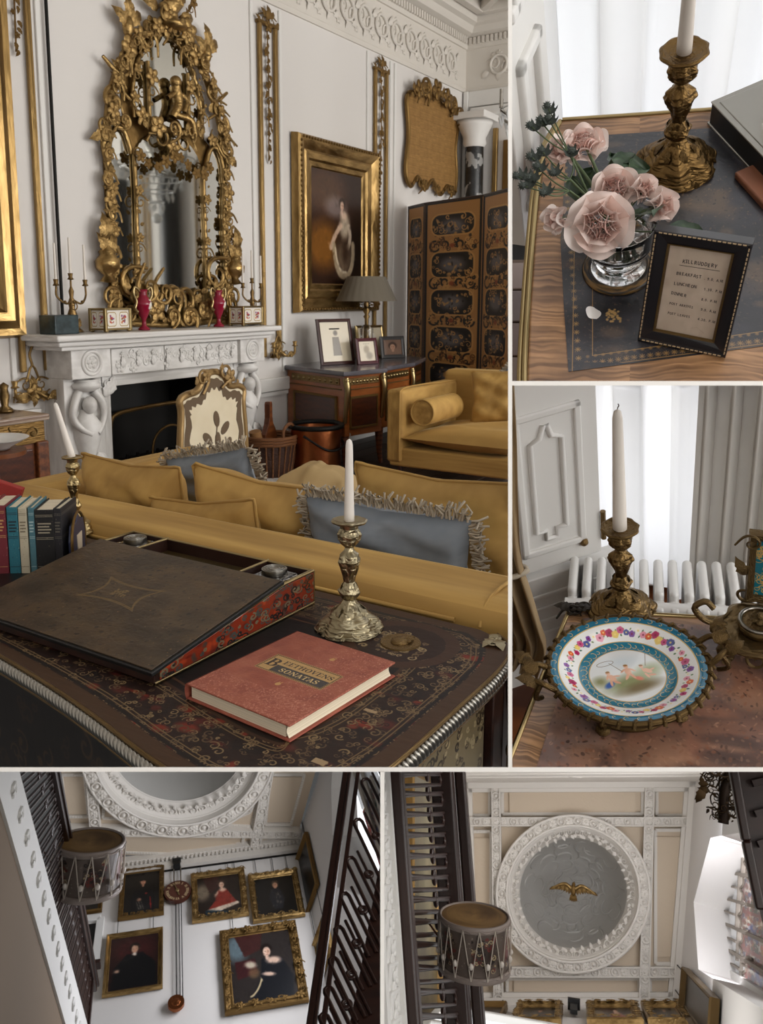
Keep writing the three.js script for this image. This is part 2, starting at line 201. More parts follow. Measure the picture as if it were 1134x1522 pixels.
{ // carved plaster cornice, frieze and diagonal ceiling ribs
  const prof = [[0, 3.9], [0.02, 3.9], [0.03, 3.94], [0.025, 3.95], [0.025, 4.38], [0.05, 4.38], [0.06, 4.42], [0.06, 4.5], [0.16, 4.52], [0.2, 4.58], [0.26, 4.6], [0.28, 4.68], [0.3, 4.75]];
  const back = grid(1, prof.length - 1, (u, v) => { const [d, y] = prof[Math.round(v * (prof.length - 1))]; return [lerp(-2, XR - d, u), y, ZW + d]; }), right = grid(1, prof.length - 1, (u, v) => { const [d, y] = prof[Math.round(v * (prof.length - 1))]; return [XR - d, y, lerp(ZW + d, 3, u)]; });
  const fr = struct('trim_1', toCreasedNormals(back, 0.4), M.stucco), fr2 = struct('trim_2', toCreasedNormals(right, 0.4), M.stucco);
  const motif = mg(carve([['s', -0.06, 0.02, 0.3, 0.075], ['s', 0.1, -0.02, 3.4, 0.075], ['l', 0.16, 0.05, -0.6, 0.12], ['l', -0.13, -0.06, 2.2, 0.12], ['f', 0, 0.13, 0, 0.04], ['l', 0.02, -0.08, 2.8, 0.11], ['f', 0.17, -0.13, 0, 0.04], ['l', -0.05, 0.08, 0.5, 0.09]]), tor(0.105, 0.018, 0, 0.005, 0.01, 16, 5));
  for (let x = 4.9; x < XR - 0.15; x += 0.31) fr.add(mesh('frieze_scroll', place(motif, x, 4.16, ZW + 0.03), M.stucco));
  for (let z = ZW + 0.45; z < -3; z += 0.4) fr2.add(mesh('frieze_scroll', tr(ry(motif.clone(), -PI / 2), XR - 0.03, 4.16, z), M.stucco));
  const dent = []; for (let x = 4.6; x < XR - 0.1; x += 0.055) dent.push(box(0.03, 0.075, 0.04, x, 4.46, ZW + 0.07)); fr.add(mesh('dentil_row', mg(dent), M.stucco));
  const dent2 = []; for (let z = ZW + 0.1; z < -2.5; z += 0.055) dent2.push(box(0.04, 0.075, 0.03, XR - 0.07, 4.46, z)); fr2.add(mesh('dentil_row', mg(dent2), M.stucco));
  const ce = scene.getObjectByName('ceiling'), bar = (x0, z0, x1, z1, w, h) => { const L = hypot(x1 - x0, z1 - z0); return tr(ry(box(L, h, w, 0, 0, 0, 0.01, 1), -atan2(z1 - z0, x1 - x0)), (x0 + x1) / 2, HC - h / 2, (z0 + z1) / 2); };
  for (let i = 0; i < 7; i++) { const x = XR - 0.35 - i * 0.75; ce.add(mesh('ceiling_rib', bar(x, ZW + 0.3, x, -1.5, 0.1, 0.1), M.stucco)); for (let j = 0; j < 4; j++) { const z = ZW + 0.35 + j * 0.75; ce.add(mesh('ceiling_rib', bar(x, z, x - 0.75, z + 0.75, 0.09, 0.09), M.stucco)); ce.add(mesh('ceiling_rib', bar(x - 0.75, z, x, z + 0.75, 0.09, 0.085), M.stucco)); } }
  for (let j = 0; j < 4; j++) ce.add(mesh('ceiling_rib', bar(XR - 0.3, ZW + 0.35 + j * 0.75, 4.4, ZW + 0.35 + j * 0.75, 0.1, 0.1), M.stucco));
}
// floor of dark boards, each board a piece
{ const fl = struct('floor', uvBox(span(-1, XR, -0.12, -0.02, ZW, 1)), M.black); const bm = [0, 1, 2].map((k) => mat([[0.028, 0.015, 0.009], [0.036, 0.019, 0.011], [0.022, 0.012, 0.008]][k], 0.5, 0, { map: null }));
  for (let i = 0, z = ZW; z < -1.5; z += 0.19, i++) { let x = 2.4 + (i * 0.73 % 1.5); fl.add(mesh('plank', box(x - 1.5, 0.02, 0.184, (x + 1.5) / 2, -0.01, z + 0.095, 0.004, 1), bm[i % 3])); while (x < 9.6) { const L = min(rr(1.8, 2.8), 9.7 - x); fl.add(mesh('plank', box(L - 0.006, 0.02, 0.184, x + L / 2, -0.01, z + 0.095, 0.004, 1), bm[(i + (x * 7 | 0)) % 3])); x += L; } } }
struct('trim_3', mg(span(-2, 2.0, 0.64, 0.76, ZW, ZW + 0.05, 0.012), span(3.13, 3.44, 0.64, 0.76, ZW, ZW + 0.05, 0.012), span(5.5, 6.4, 0.64, 0.76, ZW, ZW + 0.05, 0.012), span(5.5, 6.4, 0.6, 0.635, ZW, ZW + 0.03), span(3.13, 3.44, 0.6, 0.635, ZW, ZW + 0.03)), M.white);
struct('baseboard_back', mg(span(5.5, XR, 0, 0.22, ZW, ZW + 0.03, 0.008), span(-2, 3.44, 0, 0.22, ZW, ZW + 0.03, 0.008)), M.white);
// white raised panel mouldings of the wall
{ const t = struct('trim_4', mg([3.28, 3.6, 5.68, 6.06, 7.48, 7.93, 8.02].map((x) => span(x - 0.018, x + 0.018, 0.8, 3.88, ZW, ZW + 0.018, 0.006))), M.white); }
one('picture_cord', 'thin dark cord hanging down the white wall left of the gilded mirror', 'cord', cyl(0.011, 0.011, 3.2, 3.655, 2.9, ZW + 0.03, 8), M.iron);

// gilded panel borders with hanging flower drops
function panelBorder(x0, x1, y0, y1, label, drop = true) {
  const t = thing('gilded_panel_border', label, 'wall moulding', [(x0 + x1) / 2, y0, ZW + 0.012]), w = (x1 - x0) / 2, h = y1 - y0;
  for (const s of [-1, 1]) part(t, 'gilt_strip', span(s * w - 0.02, s * w + 0.02, 0, h, 0, 0.03, 0.008), M.gold);
  part(t, 'cresting', mg(box(2 * w + 0.07, 0.03, 0.04, 0, h, 0.015, 0.008), carve([['s', -w * 0.5, h + 0.03, 0.4, 0.045, 0.02], ['s', w * 0.5, h + 0.03, -0.4, 0.045, 0.02, -1], ['l', 0, h + 0.03, 0, 0.13, 0.02], ['f', 0, h - 0.02, 0, 0.05, 0.03], ['l', -0.03, h + 0.05, 0.7, 0.09, 0.02], ['l', 0.03, h + 0.05, -0.7, 0.09, 0.02], ['l', -w, h, 0.8, 0.07, 0.02], ['l', w, h, -0.8, 0.07, 0.02]])), M.goldDull);
  if (drop) { const d = []; for (let i = 0; i < 24; i++) { const y = h - 0.1 - i * 0.043; d.push([i % 3 === 0 ? 'f' : 'l', rr(-0.02, 0.02), y, PI + rr(-0.9, 0.9), (i % 3 === 0 ? 0.028 : 0.065) * (i > 16 ? 0.7 : 1) * rr(0.8, 1.3), 0.02, i % 2 ? 1 : -1]); } part(t, 'flower_drop', mg(carve(d), tube([[0, h, 0.01], [0.01, h - 0.5, 0.012], [0, h - 1.1, 0.01]], 0.006, { s: 5 })), M.goldDull); }
  return t;
}
panelBorder(3.335, 3.515, 1.0, 4.05, 'gilded vertical wall strips between the large gold frame and the cord');
panelBorder(5.765, 5.975, 0.95, 3.72, 'gilded wall strips with a flower drop between mirror and portrait');
panelBorder(7.6, 7.82, 0.95, 3.74, 'gilded wall strips with a flower drop between portrait and tan wall hanging');
{ const t = thing('large_gilt_picture', 'large picture in a wide stepped gold frame above the marble-topped commode', 'picture', [2.66, 2.66, ZW + 0.02]); const pr = [[0, 0.02], [0.03, 0.035], [0.06, 0.03], [0.1, 0.075], [0.15, 0.08], [0.2, 0.05], [0.24, 0.055], [0.26, 0]]; part(t, 'frame', frameGeo(0.88, 2.36, pr), M.gold); part(t, 'frame_ornament', foliage([[0.42, -1.28, 0.05], [0.3, -1.3, 0.05], [0, -1.3, 0.05]], 0.06, 0.05), M.goldDull); part(t, 'canvas', box(0.9, 2.38, 0.02, 0, 0, 0.01), mat(0x2a2018, 0.4)); part(t, 'flower_drop', carve(Array.from({ length: 16 }, (_, i) => [i % 3 ? 'l' : 'f', 0.62 + rr(-0.02, 0.02), 1.3 - i * 0.045, PI + rr(-0.8, 0.8), i % 3 ? 0.06 : 0.03, 0.04])), M.goldDull); }

// ================= great rococo mirror =================
{
  const t = thing('gilded_rococo_mirror', 'tall carved and gilded rococo mirror standing over the marble fireplace', 'mirror', [4.67, 1.27, ZW + 0.03]);
  const arch = (w, y0, y1, ya) => { const p = [[-w, y0], [w, y0], [w, y1]]; for (let i = 1; i < 12; i++) { const a = PI * i / 12; p.push([w * cos(a), y1 + (ya - y1) * sin(a)]); } p.push([-w, y1]); return p; };
  part(t, 'main_glass', poly(arch(0.34, 0.05, 1.15, 1.4), 0.012), M.mirror); 
  for (const s of [-1, 1]) { part(t, 'side_glass', tr(poly(arch(0.105, 0.12, 1.12, 1.34), 0.012), s * 0.475, 0, -0.005), M.mirror); }
  part(t, 'crest_glass', poly([[-0.28, 1.44], [0.28, 1.44], [0.33, 1.62], [0.28, 1.84], [0.14, 2.02], [0, 2.08], [-0.14, 2.02], [-0.28, 1.84], [-0.33, 1.62]], 0.012), M.mirror);
  part(t, 'backing', mg(tr(poly(arch(0.6, 0.02, 1.15, 1.5), 0.01), 0, 0, -0.02), tr(poly([[-0.4, 1.3], [0.4, 1.3], [0.42, 1.7], [0.26, 2.02], [0, 2.14], [-0.26, 2.02], [-0.42, 1.7]], 0.01), 0, 0, -0.0225)), M.goldDull);
  for (const s of [-1, 1]) {
    const S = (p) => p.map(([x, y, z]) => [x * s, y, z || 0.02]);
    const outer = S([[0.56, 0.06], [0.585, 0.3], [0.575, 0.7], [0.59, 1.05], [0.62, 1.28], [0.52, 1.42], [0.42, 1.4]]), inner = S([[0.35, 0.05], [0.355, 0.5], [0.35, 1.0], [0.355, 1.2]]), crest = S([[0.6, 1.3], [0.55, 1.55], [0.48, 1.72], [0.36, 1.92], [0.2, 2.06], [0.05, 2.12]]), crestIn = S([[0.33, 1.45], [0.34, 1.64], [0.27, 1.86], [0.13, 2.03], [0, 2.08]]);
    part(t, 'outer_upright', mg(tube(outer, (u) => 0.022, { n: 40 }), foliage(outer, 0.032, 0.048), foliage(S([[0.6, 0.1], [0.62, 0.6], [0.62, 1.1]]), 0.04, 0.05)), M.gold);
    part(t, 'inner_upright', mg(tube(inner, 0.018, { n: 20 }), foliage(inner, 0.085, 0.042, 0.03), tube(S([[0.38, 1.2], [0.44, 1.34], [0.5, 1.36], [0.57, 1.25], [0.585, 1.1]]), 0.02)), M.gold);
    part(t, 'crest_scroll', mg(tube(crest, 0.025, { n: 40 }), foliage(crest, 0.034, 0.066), foliage(crest, 0.05, 0.05, 0.05), tube(crestIn, 0.016, { n: 30 }), foliage(crestIn, 0.045, 0.04), carve([['s', s * 0.54, 1.52, s * 0.5, 0.1, 0.05, s], ['c', s * 0.45, 1.78, s * 0.3, 0.09, 0.05, s], ['c', s * 0.62, 1.36, -s * 0.6, 0.08, 0.04, -s], ['l', s * 0.62, 1.3, -s * 2, 0.14, 0.03], ['f', s * 0.28, 1.46, 0, 0.07, 0.05], ['l', s * 0.42, 1.62, -s * 0.9, 0.15, 0.03], ['s', s * 0.2, 1.98, s * 1.5, 0.08, 0.05, s]])), M.gold);
    part(t, 'bird_finial', mg(sph(0.05, s * 0.39, 2.03, 0.05, 0.8, 1.5, 0.8), carve([['l', s * 0.39, 2.03, 0.9, 0.17, 0.05], ['l', s * 0.39, 2.05, -0.9, 0.17, 0.05], ['l', s * 0.39, 2.1, 0.15, 0.15, 0.06], ['l', s * 0.39, 2.08, -0.25, 0.13, 0.06], ['l', s * 0.39, 1.98, 2.7, 0.12, 0.05]])), M.gold);
    part(t, 'side_urn', mg(tr(lathe([[0.01, 0], [0.06, 0.01], [0.03, 0.05], [0.08, 0.1], [0.085, 0.15], [0.05, 0.19], [0.06, 0.21], [0.02, 0.25], [0.01, 0.36]], 14), s * 0.66, 0.3, 0.05), carve([['l', s * 0.66, 0.5, 0.5, 0.16, 0.05], ['l', s * 0.66, 0.5, -0.5, 0.16, 0.05], ['l', s * 0.68, 0.58, 0, 0.2, 0.05], ['s', s * 0.64, 0.2, s * 2, 0.09, 0.05, s], ['c', s * 0.58, 0.14, s * 0.5, 0.1, 0.05, -s], ['l', s * 0.62, 0.08, s * 2.2, 0.18, 0.05], ['l', s * 0.54, 0.22, s * 0.3, 0.16, 0.05], ['s', s * 0.5, 0.1, -s * 1.4, 0.09, 0.06, s]])), M.gold);
    part(t, 'garland', mg(foliage(S([[0.35, 1.18, 0.05], [0.24, 1.12, 0.06], [0.1, 1.18, 0.06], [0, 1.24, 0.06]]), 0.045, 0.045, 0.03, 'flfl')), M.goldDull);
    part(t, 'crest_post', mg(tube(S([[0.2, 1.45, 0.03], [0.2, 1.85, 0.03]]), 0.016, { n: 4 }), foliage(S([[0.2, 1.45, 0.03], [0.2, 1.85, 0.03]]), 0.1, 0.05, 0.03)), M.gold);
  }
  const ap = []; for (let i = 0; i < 26; i++) { const u = i / 25, x = -0.46 + 0.92 * u, y = 0.1 + 0.2 * (2 * u - 1) ** 2 + rr(-0.05, 0.12); ap.push([('slcl')[i % 4], x, y, rr(-1.6, 1.6), rr(0.07, 0.13), 0.05 + rr(0, 0.03), i % 2 ? 1 : -1]); }
  part(t, 'apron', mg(carve(ap), foliage([[-0.5, 0.25, 0.03], [-0.3, 0.12, 0.04], [0, 0.04, 0.04], [0.3, 0.12, 0.04], [0.5, 0.25, 0.03]], 0.045, 0.08, 0.04), tube([[-0.55, 0.02, 0.03], [0, -0.005, 0.04], [0.55, 0.02, 0.03]], 0.025)), M.gold);
  part(t, 'crest_figure', mg(sph(0.045, 0.03, 1.75, 0.07), tube([[0.03, 1.72, 0.06], [0.05, 1.6, 0.07], [0.0, 1.5, 0.06]], (u) => 0.045 - 0.01 * u), tube([[0.04, 1.68, 0.07], [0.13, 1.64, 0.08], [0.1, 1.55, 0.08]], 0.02), tube([[0.03, 1.68, 0.07], [-0.07, 1.62, 0.08]], 0.02), tube([[0.02, 1.52, 0.07], [0.16, 1.5, 0.09], [0.2, 1.42, 0.08]], 0.028), foliage([[-0.3, 1.43, 0.04], [0, 1.4, 0.06], [0.3, 1.43, 0.04]], 0.045, 0.07), carve([['s', -0.12, 1.34, 1, 0.09, 0.05], ['s', 0.12, 1.34, -1, 0.09, 0.05, -1], ['f', 0, 1.28, 0, 0.07, 0.06]])), M.gold);
  part(t, 'top_finial', mg(tr(lathe([[0.01, 0], [0.12, 0.02], [0.06, 0.08], [0.05, 0.12], [0.09, 0.17], [0.05, 0.2], [0.03, 0.24], [0.06, 0.28], [0.05, 0.34], [0.01, 0.38]], 14), 0.02, 2.1, 0.05), foliage([[-0.16, 2.13, 0.04], [0, 2.2, 0.05], [0.16, 2.13, 0.04]], 0.05, 0.08), carve([['l', 0, 2.3, 1.1, 0.16, 0.06], ['l', 0.04, 2.3, -1.1, 0.16, 0.06], ['l', -0.1, 2.22, 1.4, 0.15, 0.05], ['l', 0.12, 2.22, -1.4, 0.15, 0.05], ['f', 0.02, 2.42, 0, 0.06, 0.06], ['l', -0.12, 2.3, 0.1, 0.16, 0.05]])), M.gold);
  part(t, 'trailing_sprig', mg(tube([[0.12, 2.22, 0.04], [0.22, 2.3, 0.05], [0.25, 2.42, 0.05], [0.2, 2.52, 0.05]], 0.009), foliage([[0.12, 2.22, 0.04], [0.22, 2.3, 0.05], [0.25, 2.42, 0.05], [0.2, 2.52, 0.05]], 0.06, 0.04)), M.goldDull);
}
// black marble columns and gilded strips on the far wall, seen in the mirror
for (const [z, label] of [[0.24, 'black marble column between gilded strips reflected in the mirror'], [1.35, 'black marble column near the windows reflected in the mirror']]) { const t = thing('marble_column', label, 'column', [XR - 0.17, 0, z]); t.userData.free = true; part(t, 'shaft', cyl(0.15, 0.16, 3.1, 0, 1.75, 0, 24), mat(0x1c1d1e, 0.3)); part(t, 'capital', mg(tr(lathe([[0.15, 0], [0.2, 0.1], [0.22, 0.22], [0, 0.22]], 20), 0, 3.3, 0)), M.white); part(t, 'plinth', box(0.34, 0.2, 0.34, 0, 0.1, 0, 0.01), M.white); for (const d of [-0.42, -0.52]) part(t, 'gilt_strip', box(0.03, 3, 0.035, 0.155, 2, d), M.gold); }
// crystal chandelier that the mirror shows
{ const q = at(233, 262, 'z', ZW + 0.05), d = q.clone().sub(cur.eye); d.z *= -1; d.normalize(); const p = q.clone().addScaledVector(d, 3.1);
  const t = thing('crystal_chandelier', 'crystal chandelier seen in the gilded mirror', 'chandelier', p); t.userData.free = true; const cm = mat(0xf2f4f5, 0.08, 0, { transmission: 0.35, thickness: 0, clearcoat: 1 });
  part(t, 'stem', mg(cyl(0.02, 0.02, max(0.3, HC - p.y - 0.2), 0, (HC - p.y) / 2 + 0.1, 0, 8), tr(lathe([[0.01, 0], [0.09, 0.05], [0.05, 0.15], [0.12, 0.3], [0.03, 0.42]], 14), 0, 0.05, 0)), M.silver);
  for (let r = 0; r < 5; r++) { const R = [0.42, 0.36, 0.28, 0.18, 0.08][r], y = [0.12, 0.02, -0.1, -0.22, -0.33][r], n = max(5, Math.round(R * 60)); part(t, 'crystal_ring', mg(Array.from({ length: n }, (_, i) => { const a = i / n * 2 * PI; return tr(new THREE.OctahedronGeometry(0.03).scale(0.7, 1.9, 0.7), R * cos(a), y, R * sin(a)); }), rx(tor(R, 0.008, 0, 0, 0, 24, 5), PI / 2).translate(0, y + 0.06, 0)), cm); }
  for (let i = 0; i < 8; i++) { const a = i / 8 * 2 * PI; part(t, 'arm', mg(tube([[0, 0.1, 0], [0.2 * cos(a), 0.02, 0.2 * sin(a)], [0.45 * cos(a), 0.16, 0.45 * sin(a)]], 0.012), cyl(0.014, 0.014, 0.14, 0.45 * cos(a), 0.24, 0.45 * sin(a), 8)), M.silver); }
  part(t, 'drop_ball', sph(0.055, 0, -0.44, 0), cm);
}
// ================= paintings =================
const blob = (g, x, y, a, b, col, al = 1, rot = 0, soft = 0.5) => { g.save(); g.translate(x, y); g.rotate(rot); g.scale(a, b); const q = g.createRadialGradient(0, 0, soft * 0.9, 0, 0, 1); q.addColorStop(0, col); q.addColorStop(1, col.replace('rgb(', 'rgba(').replace(')', ',0)')); g.globalAlpha = al; g.fillStyle = q; g.beginPath(); g.arc(0, 0, 1, 0, 2 * PI); g.fill(); g.restore(); };
const scrolls = (g, x, y, w, h, n, cols, lw) => { for (let i = 0; i < n; i++) { const cx = x + rnd() * w, cy = y + rnd() * h, r = rr(4, 15); g.strokeStyle = cols[rnd() * cols.length | 0]; g.lineWidth = rr(lw * 0.5, lw); g.beginPath(); const a0 = rnd() * 6; for (let k = 0; k < 26; k++) { const a = a0 + k * 0.28, q = r * (1 - k / 30); g.lineTo(cx + q * cos(a), cy + q * sin(a)); } g.stroke(); } };
const shape = (g, w, h, pts, col, al = 1) => { g.globalAlpha = al; g.fillStyle = col; g.beginPath(); pts.forEach(([x, y], i) => { if (i) g.lineTo(x * w, y * h); else g.moveTo(x * w, y * h); }); g.closePath(); g.fill(); g.globalAlpha = 1; };
const speck = (g, w, h, n, cols, r0, r1, al) => { for (let i = 0; i < n; i++) { g.globalAlpha = al * rnd(); g.fillStyle = cols[rnd() * cols.length | 0]; g.beginPath(); g.ellipse(rnd() * w, rnd() * h, rr(r0, r1), rr(r0, r1), rnd() * 3, 0, 7); g.fill(); } g.globalAlpha = 1; };
function head(g, x, y, r, hair, skin = 'rgb(206,164,136)', hat) { blob(g, x, y - r * 0.25, r * 1.15, r * 1.25, hair, 1, 0, 0.8); blob(g, x, y + r * 0.15, r * 0.72, r * 0.95, skin, 1, 0, 0.85); blob(g, x + r * 0.2, y + r * 0.15, r * 0.3, r * 0.6, 'rgb(168,112,88)', 0.5); g.fillStyle = 'rgb(50,30,24)'; g.fillRect(x - r * 0.36, y + r * 0.02, r * 0.22, r * 0.1); g.fillRect(x + r * 0.14, y + r * 0.02, r * 0.22, r * 0.1); g.fillStyle = 'rgb(150,80,70)'; g.fillRect(x - r * 0.18, y + r * 0.62, r * 0.36, r * 0.1); blob(g, x, y + r * 1.15, r * 0.4, r * 0.5, skin, 0.9, 0, 0.7); if (hat) { g.fillStyle = hat; g.fillRect(x - r * 0.75, y - r * 0.95, r * 1.5, r * 0.75); } }
function paint(w, h, bg, fn) { return ctex(w, h, (G) => { const cv = document.createElement('canvas'); cv.width = w; cv.height = h; const g = cv.getContext('2d'); g.fillStyle = bg; g.fillRect(0, 0, w, h); fn(g, w, h); for (let i = 0; i < 500; i++) { const x = rnd() * w | 0, y = rnd() * h | 0, d = g.getImageData(x, y, 1, 1).data, k = rr(0.7, 1.25); g.globalAlpha = 0.35; g.fillStyle = `rgb(${d[0] * k | 0},${d[1] * k | 0},${d[2] * k | 0})`; g.beginPath(); g.ellipse(x, y, rr(2, 5), rr(4, 13), rnd() * 3, 0, 7); g.fill(); } g.globalAlpha = 1; G.filter = 'blur(1.6px)'; G.drawImage(cv, 0, 0); G.filter = 'none'; return; }); }
const art = (t) => mat(white1, 0.28, 0, { map: t, bumpMap: bumpFine, bumpScale: 0.0006 });
function framed(name, label, w, h, tex, prof, m, p, extra, group) { const t = thing(name, label, 'painting', p, 0, group); part(t, 'frame', frameGeo(w, h, prof), m); part(t, 'canvas', box(w + 0.02, h + 0.02, 0.012, 0, 0, 0.012), art(tex)); if (extra) extra(t); return t; }
const PF = [[-0.005, 0.015], [0.01, 0.03], [0.05, 0.034], [0.07, 0.05], [0.12, 0.058], [0.14, 0.05], [0.2, 0.085], [0.24, 0.09], [0.26, 0.07], [0.27, 0]];
framed('portrait_painting', 'dark portrait of a woman in a pale dress in a broad gold frame', 0.86, 1.05, paint(256, 320, 'rgb(44,26,18)', (g, w, h) => {
  blob(g, 70, 60, 130, 90, 'rgb(92,62,44)', 0.7); blob(g, 120, 100, 70, 40, 'rgb(150,140,142)', 0.55); blob(g, 60, 210, 110, 90, 'rgb(150,96,34)', 0.7); blob(g, 226, 220, 60, 130, 'rgb(14,9,8)', 0.95, 0, 0.4); blob(g, 150, 210, 60, 80, 'rgb(40,24,16)', 0.9, 0, 0.4);
  g.lineCap = 'round'; const st = (pts, lw, col, al = 0.9) => { g.globalAlpha = al; g.strokeStyle = col; g.lineWidth = lw; g.beginPath(); g.moveTo(...pts[0]); for (let i = 1; i < pts.length; i++) g.quadraticCurveTo(...pts[i]); g.stroke(); g.globalAlpha = 1; };
  blob(g, 166, 150, 34, 50, 'rgb(176,160,138)', 0.95, 0.1, 0.5); blob(g, 160, 122, 22, 18, 'rgb(206,178,156)', 0.95, 0, 0.5); head(g, 152, 92, 15, 'rgb(36,22,16)', 'rgb(204,172,150)'); st([[146, 150], [120, 170, 96, 214]], 16, 'rgb(196,166,144)'); st([[186, 150], [206, 190, 170, 226]], 15, 'rgb(186,168,148)'); blob(g, 162, 240, 54, 62, 'rgb(104,88,70)', 0.9, 0, 0.4); blob(g, 168, 226, 26, 46, 'rgb(44,28,20)', 0.9, 0, 0.3); st([[110, 206], [120, 300, 170, 296], [214, 280, 208, 200]], 18, 'rgb(168,150,122)', 0.8); st([[118, 214], [130, 290, 172, 282]], 7, 'rgb(214,200,172)', 0.8); }), PF, M.gold, [6.89, 2.12, ZW + 0.02], (t) => { part(t, 'nameplate', box(0.1, 0.03, 0.01, 0, -0.625, 0.056), M.brass); part(t, 'beaded_edge', mg([-1, 1].flatMap((s) => Array.from({ length: 34 }, (_, i) => [sph(0.014, s * (0.43 + 0.235), -0.72 + i * 0.0437, 0.09, 1, 1, 1, 5), i < 30 ? sph(0.014, -0.63 + i * 0.0437, s * (0.525 + 0.235), 0.09, 1, 1, 1, 5) : null]))), M.goldDull); });
// tan cartouche hanging with a carved crest
{ const t = thing('tan_wall_hanging', 'tan tapestry panel in a carved scalloped gilt frame by the room corner', 'wall hanging', [8.78, 3.2, ZW + 0.03]);
  const out = [[-0.58, 0.4], [-0.4, 0.46], [0, 0.5], [0.35, 0.44], [0.62, 0.36], [0.58, 0], [0.62, -0.3], [0.56, -0.52], [0.38, -0.44], [0.2, -0.56], [0, -0.42], [-0.18, -0.54], [-0.34, -0.42], [-0.5, -0.54], [-0.6, -0.4], [-0.55, 0]];
  const c = new THREE.CatmullRomCurve3(out.map(([x, y]) => new V3(x, y, 0)), true, 'centripetal').getPoints(72).map((p) => [p.x, p.y]);
  part(t, 'woven_panel', uvBox(poly(c, 0.03), 0.3), mat(white1, 0.75, 0, { map: dtex(128, (u, v) => { const k = 0.5 * vn(u * 2, v * 64, 64, 3) + 0.5 * fbm(u, v, 8, 3, 4); return mixc([118, 84, 40], [168, 128, 70], k); }) }));
  part(t, 'carved_border', mg(tube([...c.map(([x, y]) => [x, y, 0.03])], 0.024, { n: 120 }), foliage([[-0.6, 0.42, 0.04], [-0.3, 0.5, 0.05], [0, 0.54, 0.06], [0.3, 0.48, 0.05], [0.64, 0.36, 0.04]], 0.055, 0.1, 0.02), foliage([[-0.5, -0.48, 0.03], [-0.2, -0.5, 0.03], [0.2, -0.52, 0.03], [0.55, -0.48, 0.03]], 0.09, 0.06, 0.02)), M.goldDull); }
// far wall: pilaster, marble column and pier glass
{ const t = thing('marble_pier', 'white pier with a black marble column and gilded strips beside the room corner', 'column', [XR, 0, 0]);
  part(t, 'pilaster', mg(span(-0.08, 0, 0, 3.9, -4.68, -4.62, 0.01), span(-0.06, 0, 3.72, 3.9, -4.62, -3.4, 0.01), span(-0.1, 0, 3.6, 3.7, -4.58, -3.4, 0.01)), M.white);
  part(t, 'column_shaft', uvBox(cyl(0.11, 0.12, 2.95, -0.2, 1.75, -4.46, 24), 0.8), mat(white1, 0.25, 0, { map: dtex(128, (u, v) => { const k = fbm(u, v, 5, 4, 21); return k > 0.58 ? [150, 150, 148] : mixc([14, 15, 16], [62, 64, 66], clamp(k * 1.4 - 0.2)); }) }), 'black veined marble shaft');
  part(t, 'capital', mg(tr(lathe([[0.115, 0], [0.14, 0.04], [0.13, 0.1], [0.2, 0.24], [0.22, 0.3], [0, 0.3]], 20), -0.2, 3.22, -4.46), box(0.42, 0.08, 0.42, -0.2, 3.56, -4.46, 0.01)), M.white);
  part(t, 'gilt_strip', span(-0.05, 0, 0.5, 3.45, -4.3, -4.24, 0.01), M.gold); part(t, 'gilt_frame', span(-0.06, 0, 0.5, 3.3, -4.16, -4.0, 0.01), M.goldDull); }
// painted leather folding screen
{ const bot = 0.02, H = 2.43, c = [[8.3, -4.66], [8.06, -4.33], [7.72, -3.5], [7.32, -3.02], [7.5, -2.4]];
  const scr = () => ctex(256, 1024, (g, w, h) => { g.fillStyle = 'rgb(172,124,70)'; g.fillRect(0, 0, w, h); const ink = 'rgb(26,21,21)', hi = 'rgb(194,146,86)';
    g.strokeStyle = ink; g.lineWidth = 10; g.strokeRect(10, 10, w - 20, h - 20); for (let k = 0; k < 6; k++) { const y = 60 + k * 160; g.fillStyle = ink; g.beginPath(); g.roundRect(34, y, w - 68, k ? 110 : 90, 36); g.fill(); blob(g, w / 2, y + 55, 74, 44, 'rgb(112,108,110)', 0.9); scrolls(g, 44, y + 12, w - 88, 86, 16, [hi], 4); for (let i = 0; i < 26; i++) blob(g, 40 + rnd() * (w - 80), y + 10 + rnd() * 95, rr(4, 14), rr(3, 9), rnd() > 0.5 ? hi : ink, 0.8, rnd() * 3); g.strokeStyle = hi; g.lineWidth = 7; g.beginPath(); g.roundRect(34, y, w - 68, k ? 110 : 90, 36); g.stroke(); for (const s of [0, 1]) { g.strokeStyle = ink; g.lineWidth = 8; g.beginPath(); g.arc(s ? w - 50 : 50, y + 134, 22, 0, 5); g.stroke(); g.beginPath(); g.arc(s ? w - 96 : 96, y + 130, 14, 2, 7); g.stroke(); } scrolls(g, 24, y + 108, w - 48, 52, 34, [ink, hi, 'rgb(108,70,38)'], 6); blob(g, w / 2, y + 134, 16, 12, 'rgb(140,64,36)', 0.9); } });
  const tx = [scr(), scr(), scr(), scr()], t = thing('folding_screen', 'tall folding leather screen painted in black and gold behind the far sofa', 'screen', [0, 0, 0]);
  for (let i = 0; i < 4; i++) { const [x0, z0] = c[i], [x1, z1] = c[i + 1], L = hypot(x1 - x0, z1 - z0), g = uvFit(box(L - 0.01, H, 0.03, 0, 0, 0, 0.006), -L / 2, L / 2, -H / 2, H / 2); const p = part(t, 'screen_panel', g, mat(white1, 0.42, 0, { map: tx[i], bumpMap: bumpFine, bumpScale: 0.001 })); p.position.set((x0 + x1) / 2, bot + H / 2, (z0 + z1) / 2); p.rotation.y = -atan2(z1 - z0, x1 - x0); const q = mesh('panel_edge', mg(span(-L / 2, L / 2, H / 2 - 0.02, H / 2, -0.02, 0.02, 0.004), span(-L / 2, -L / 2 + 0.015, -H / 2, H / 2, -0.02, 0.02, 0.004)), M.woodDark); p.add(q); } }

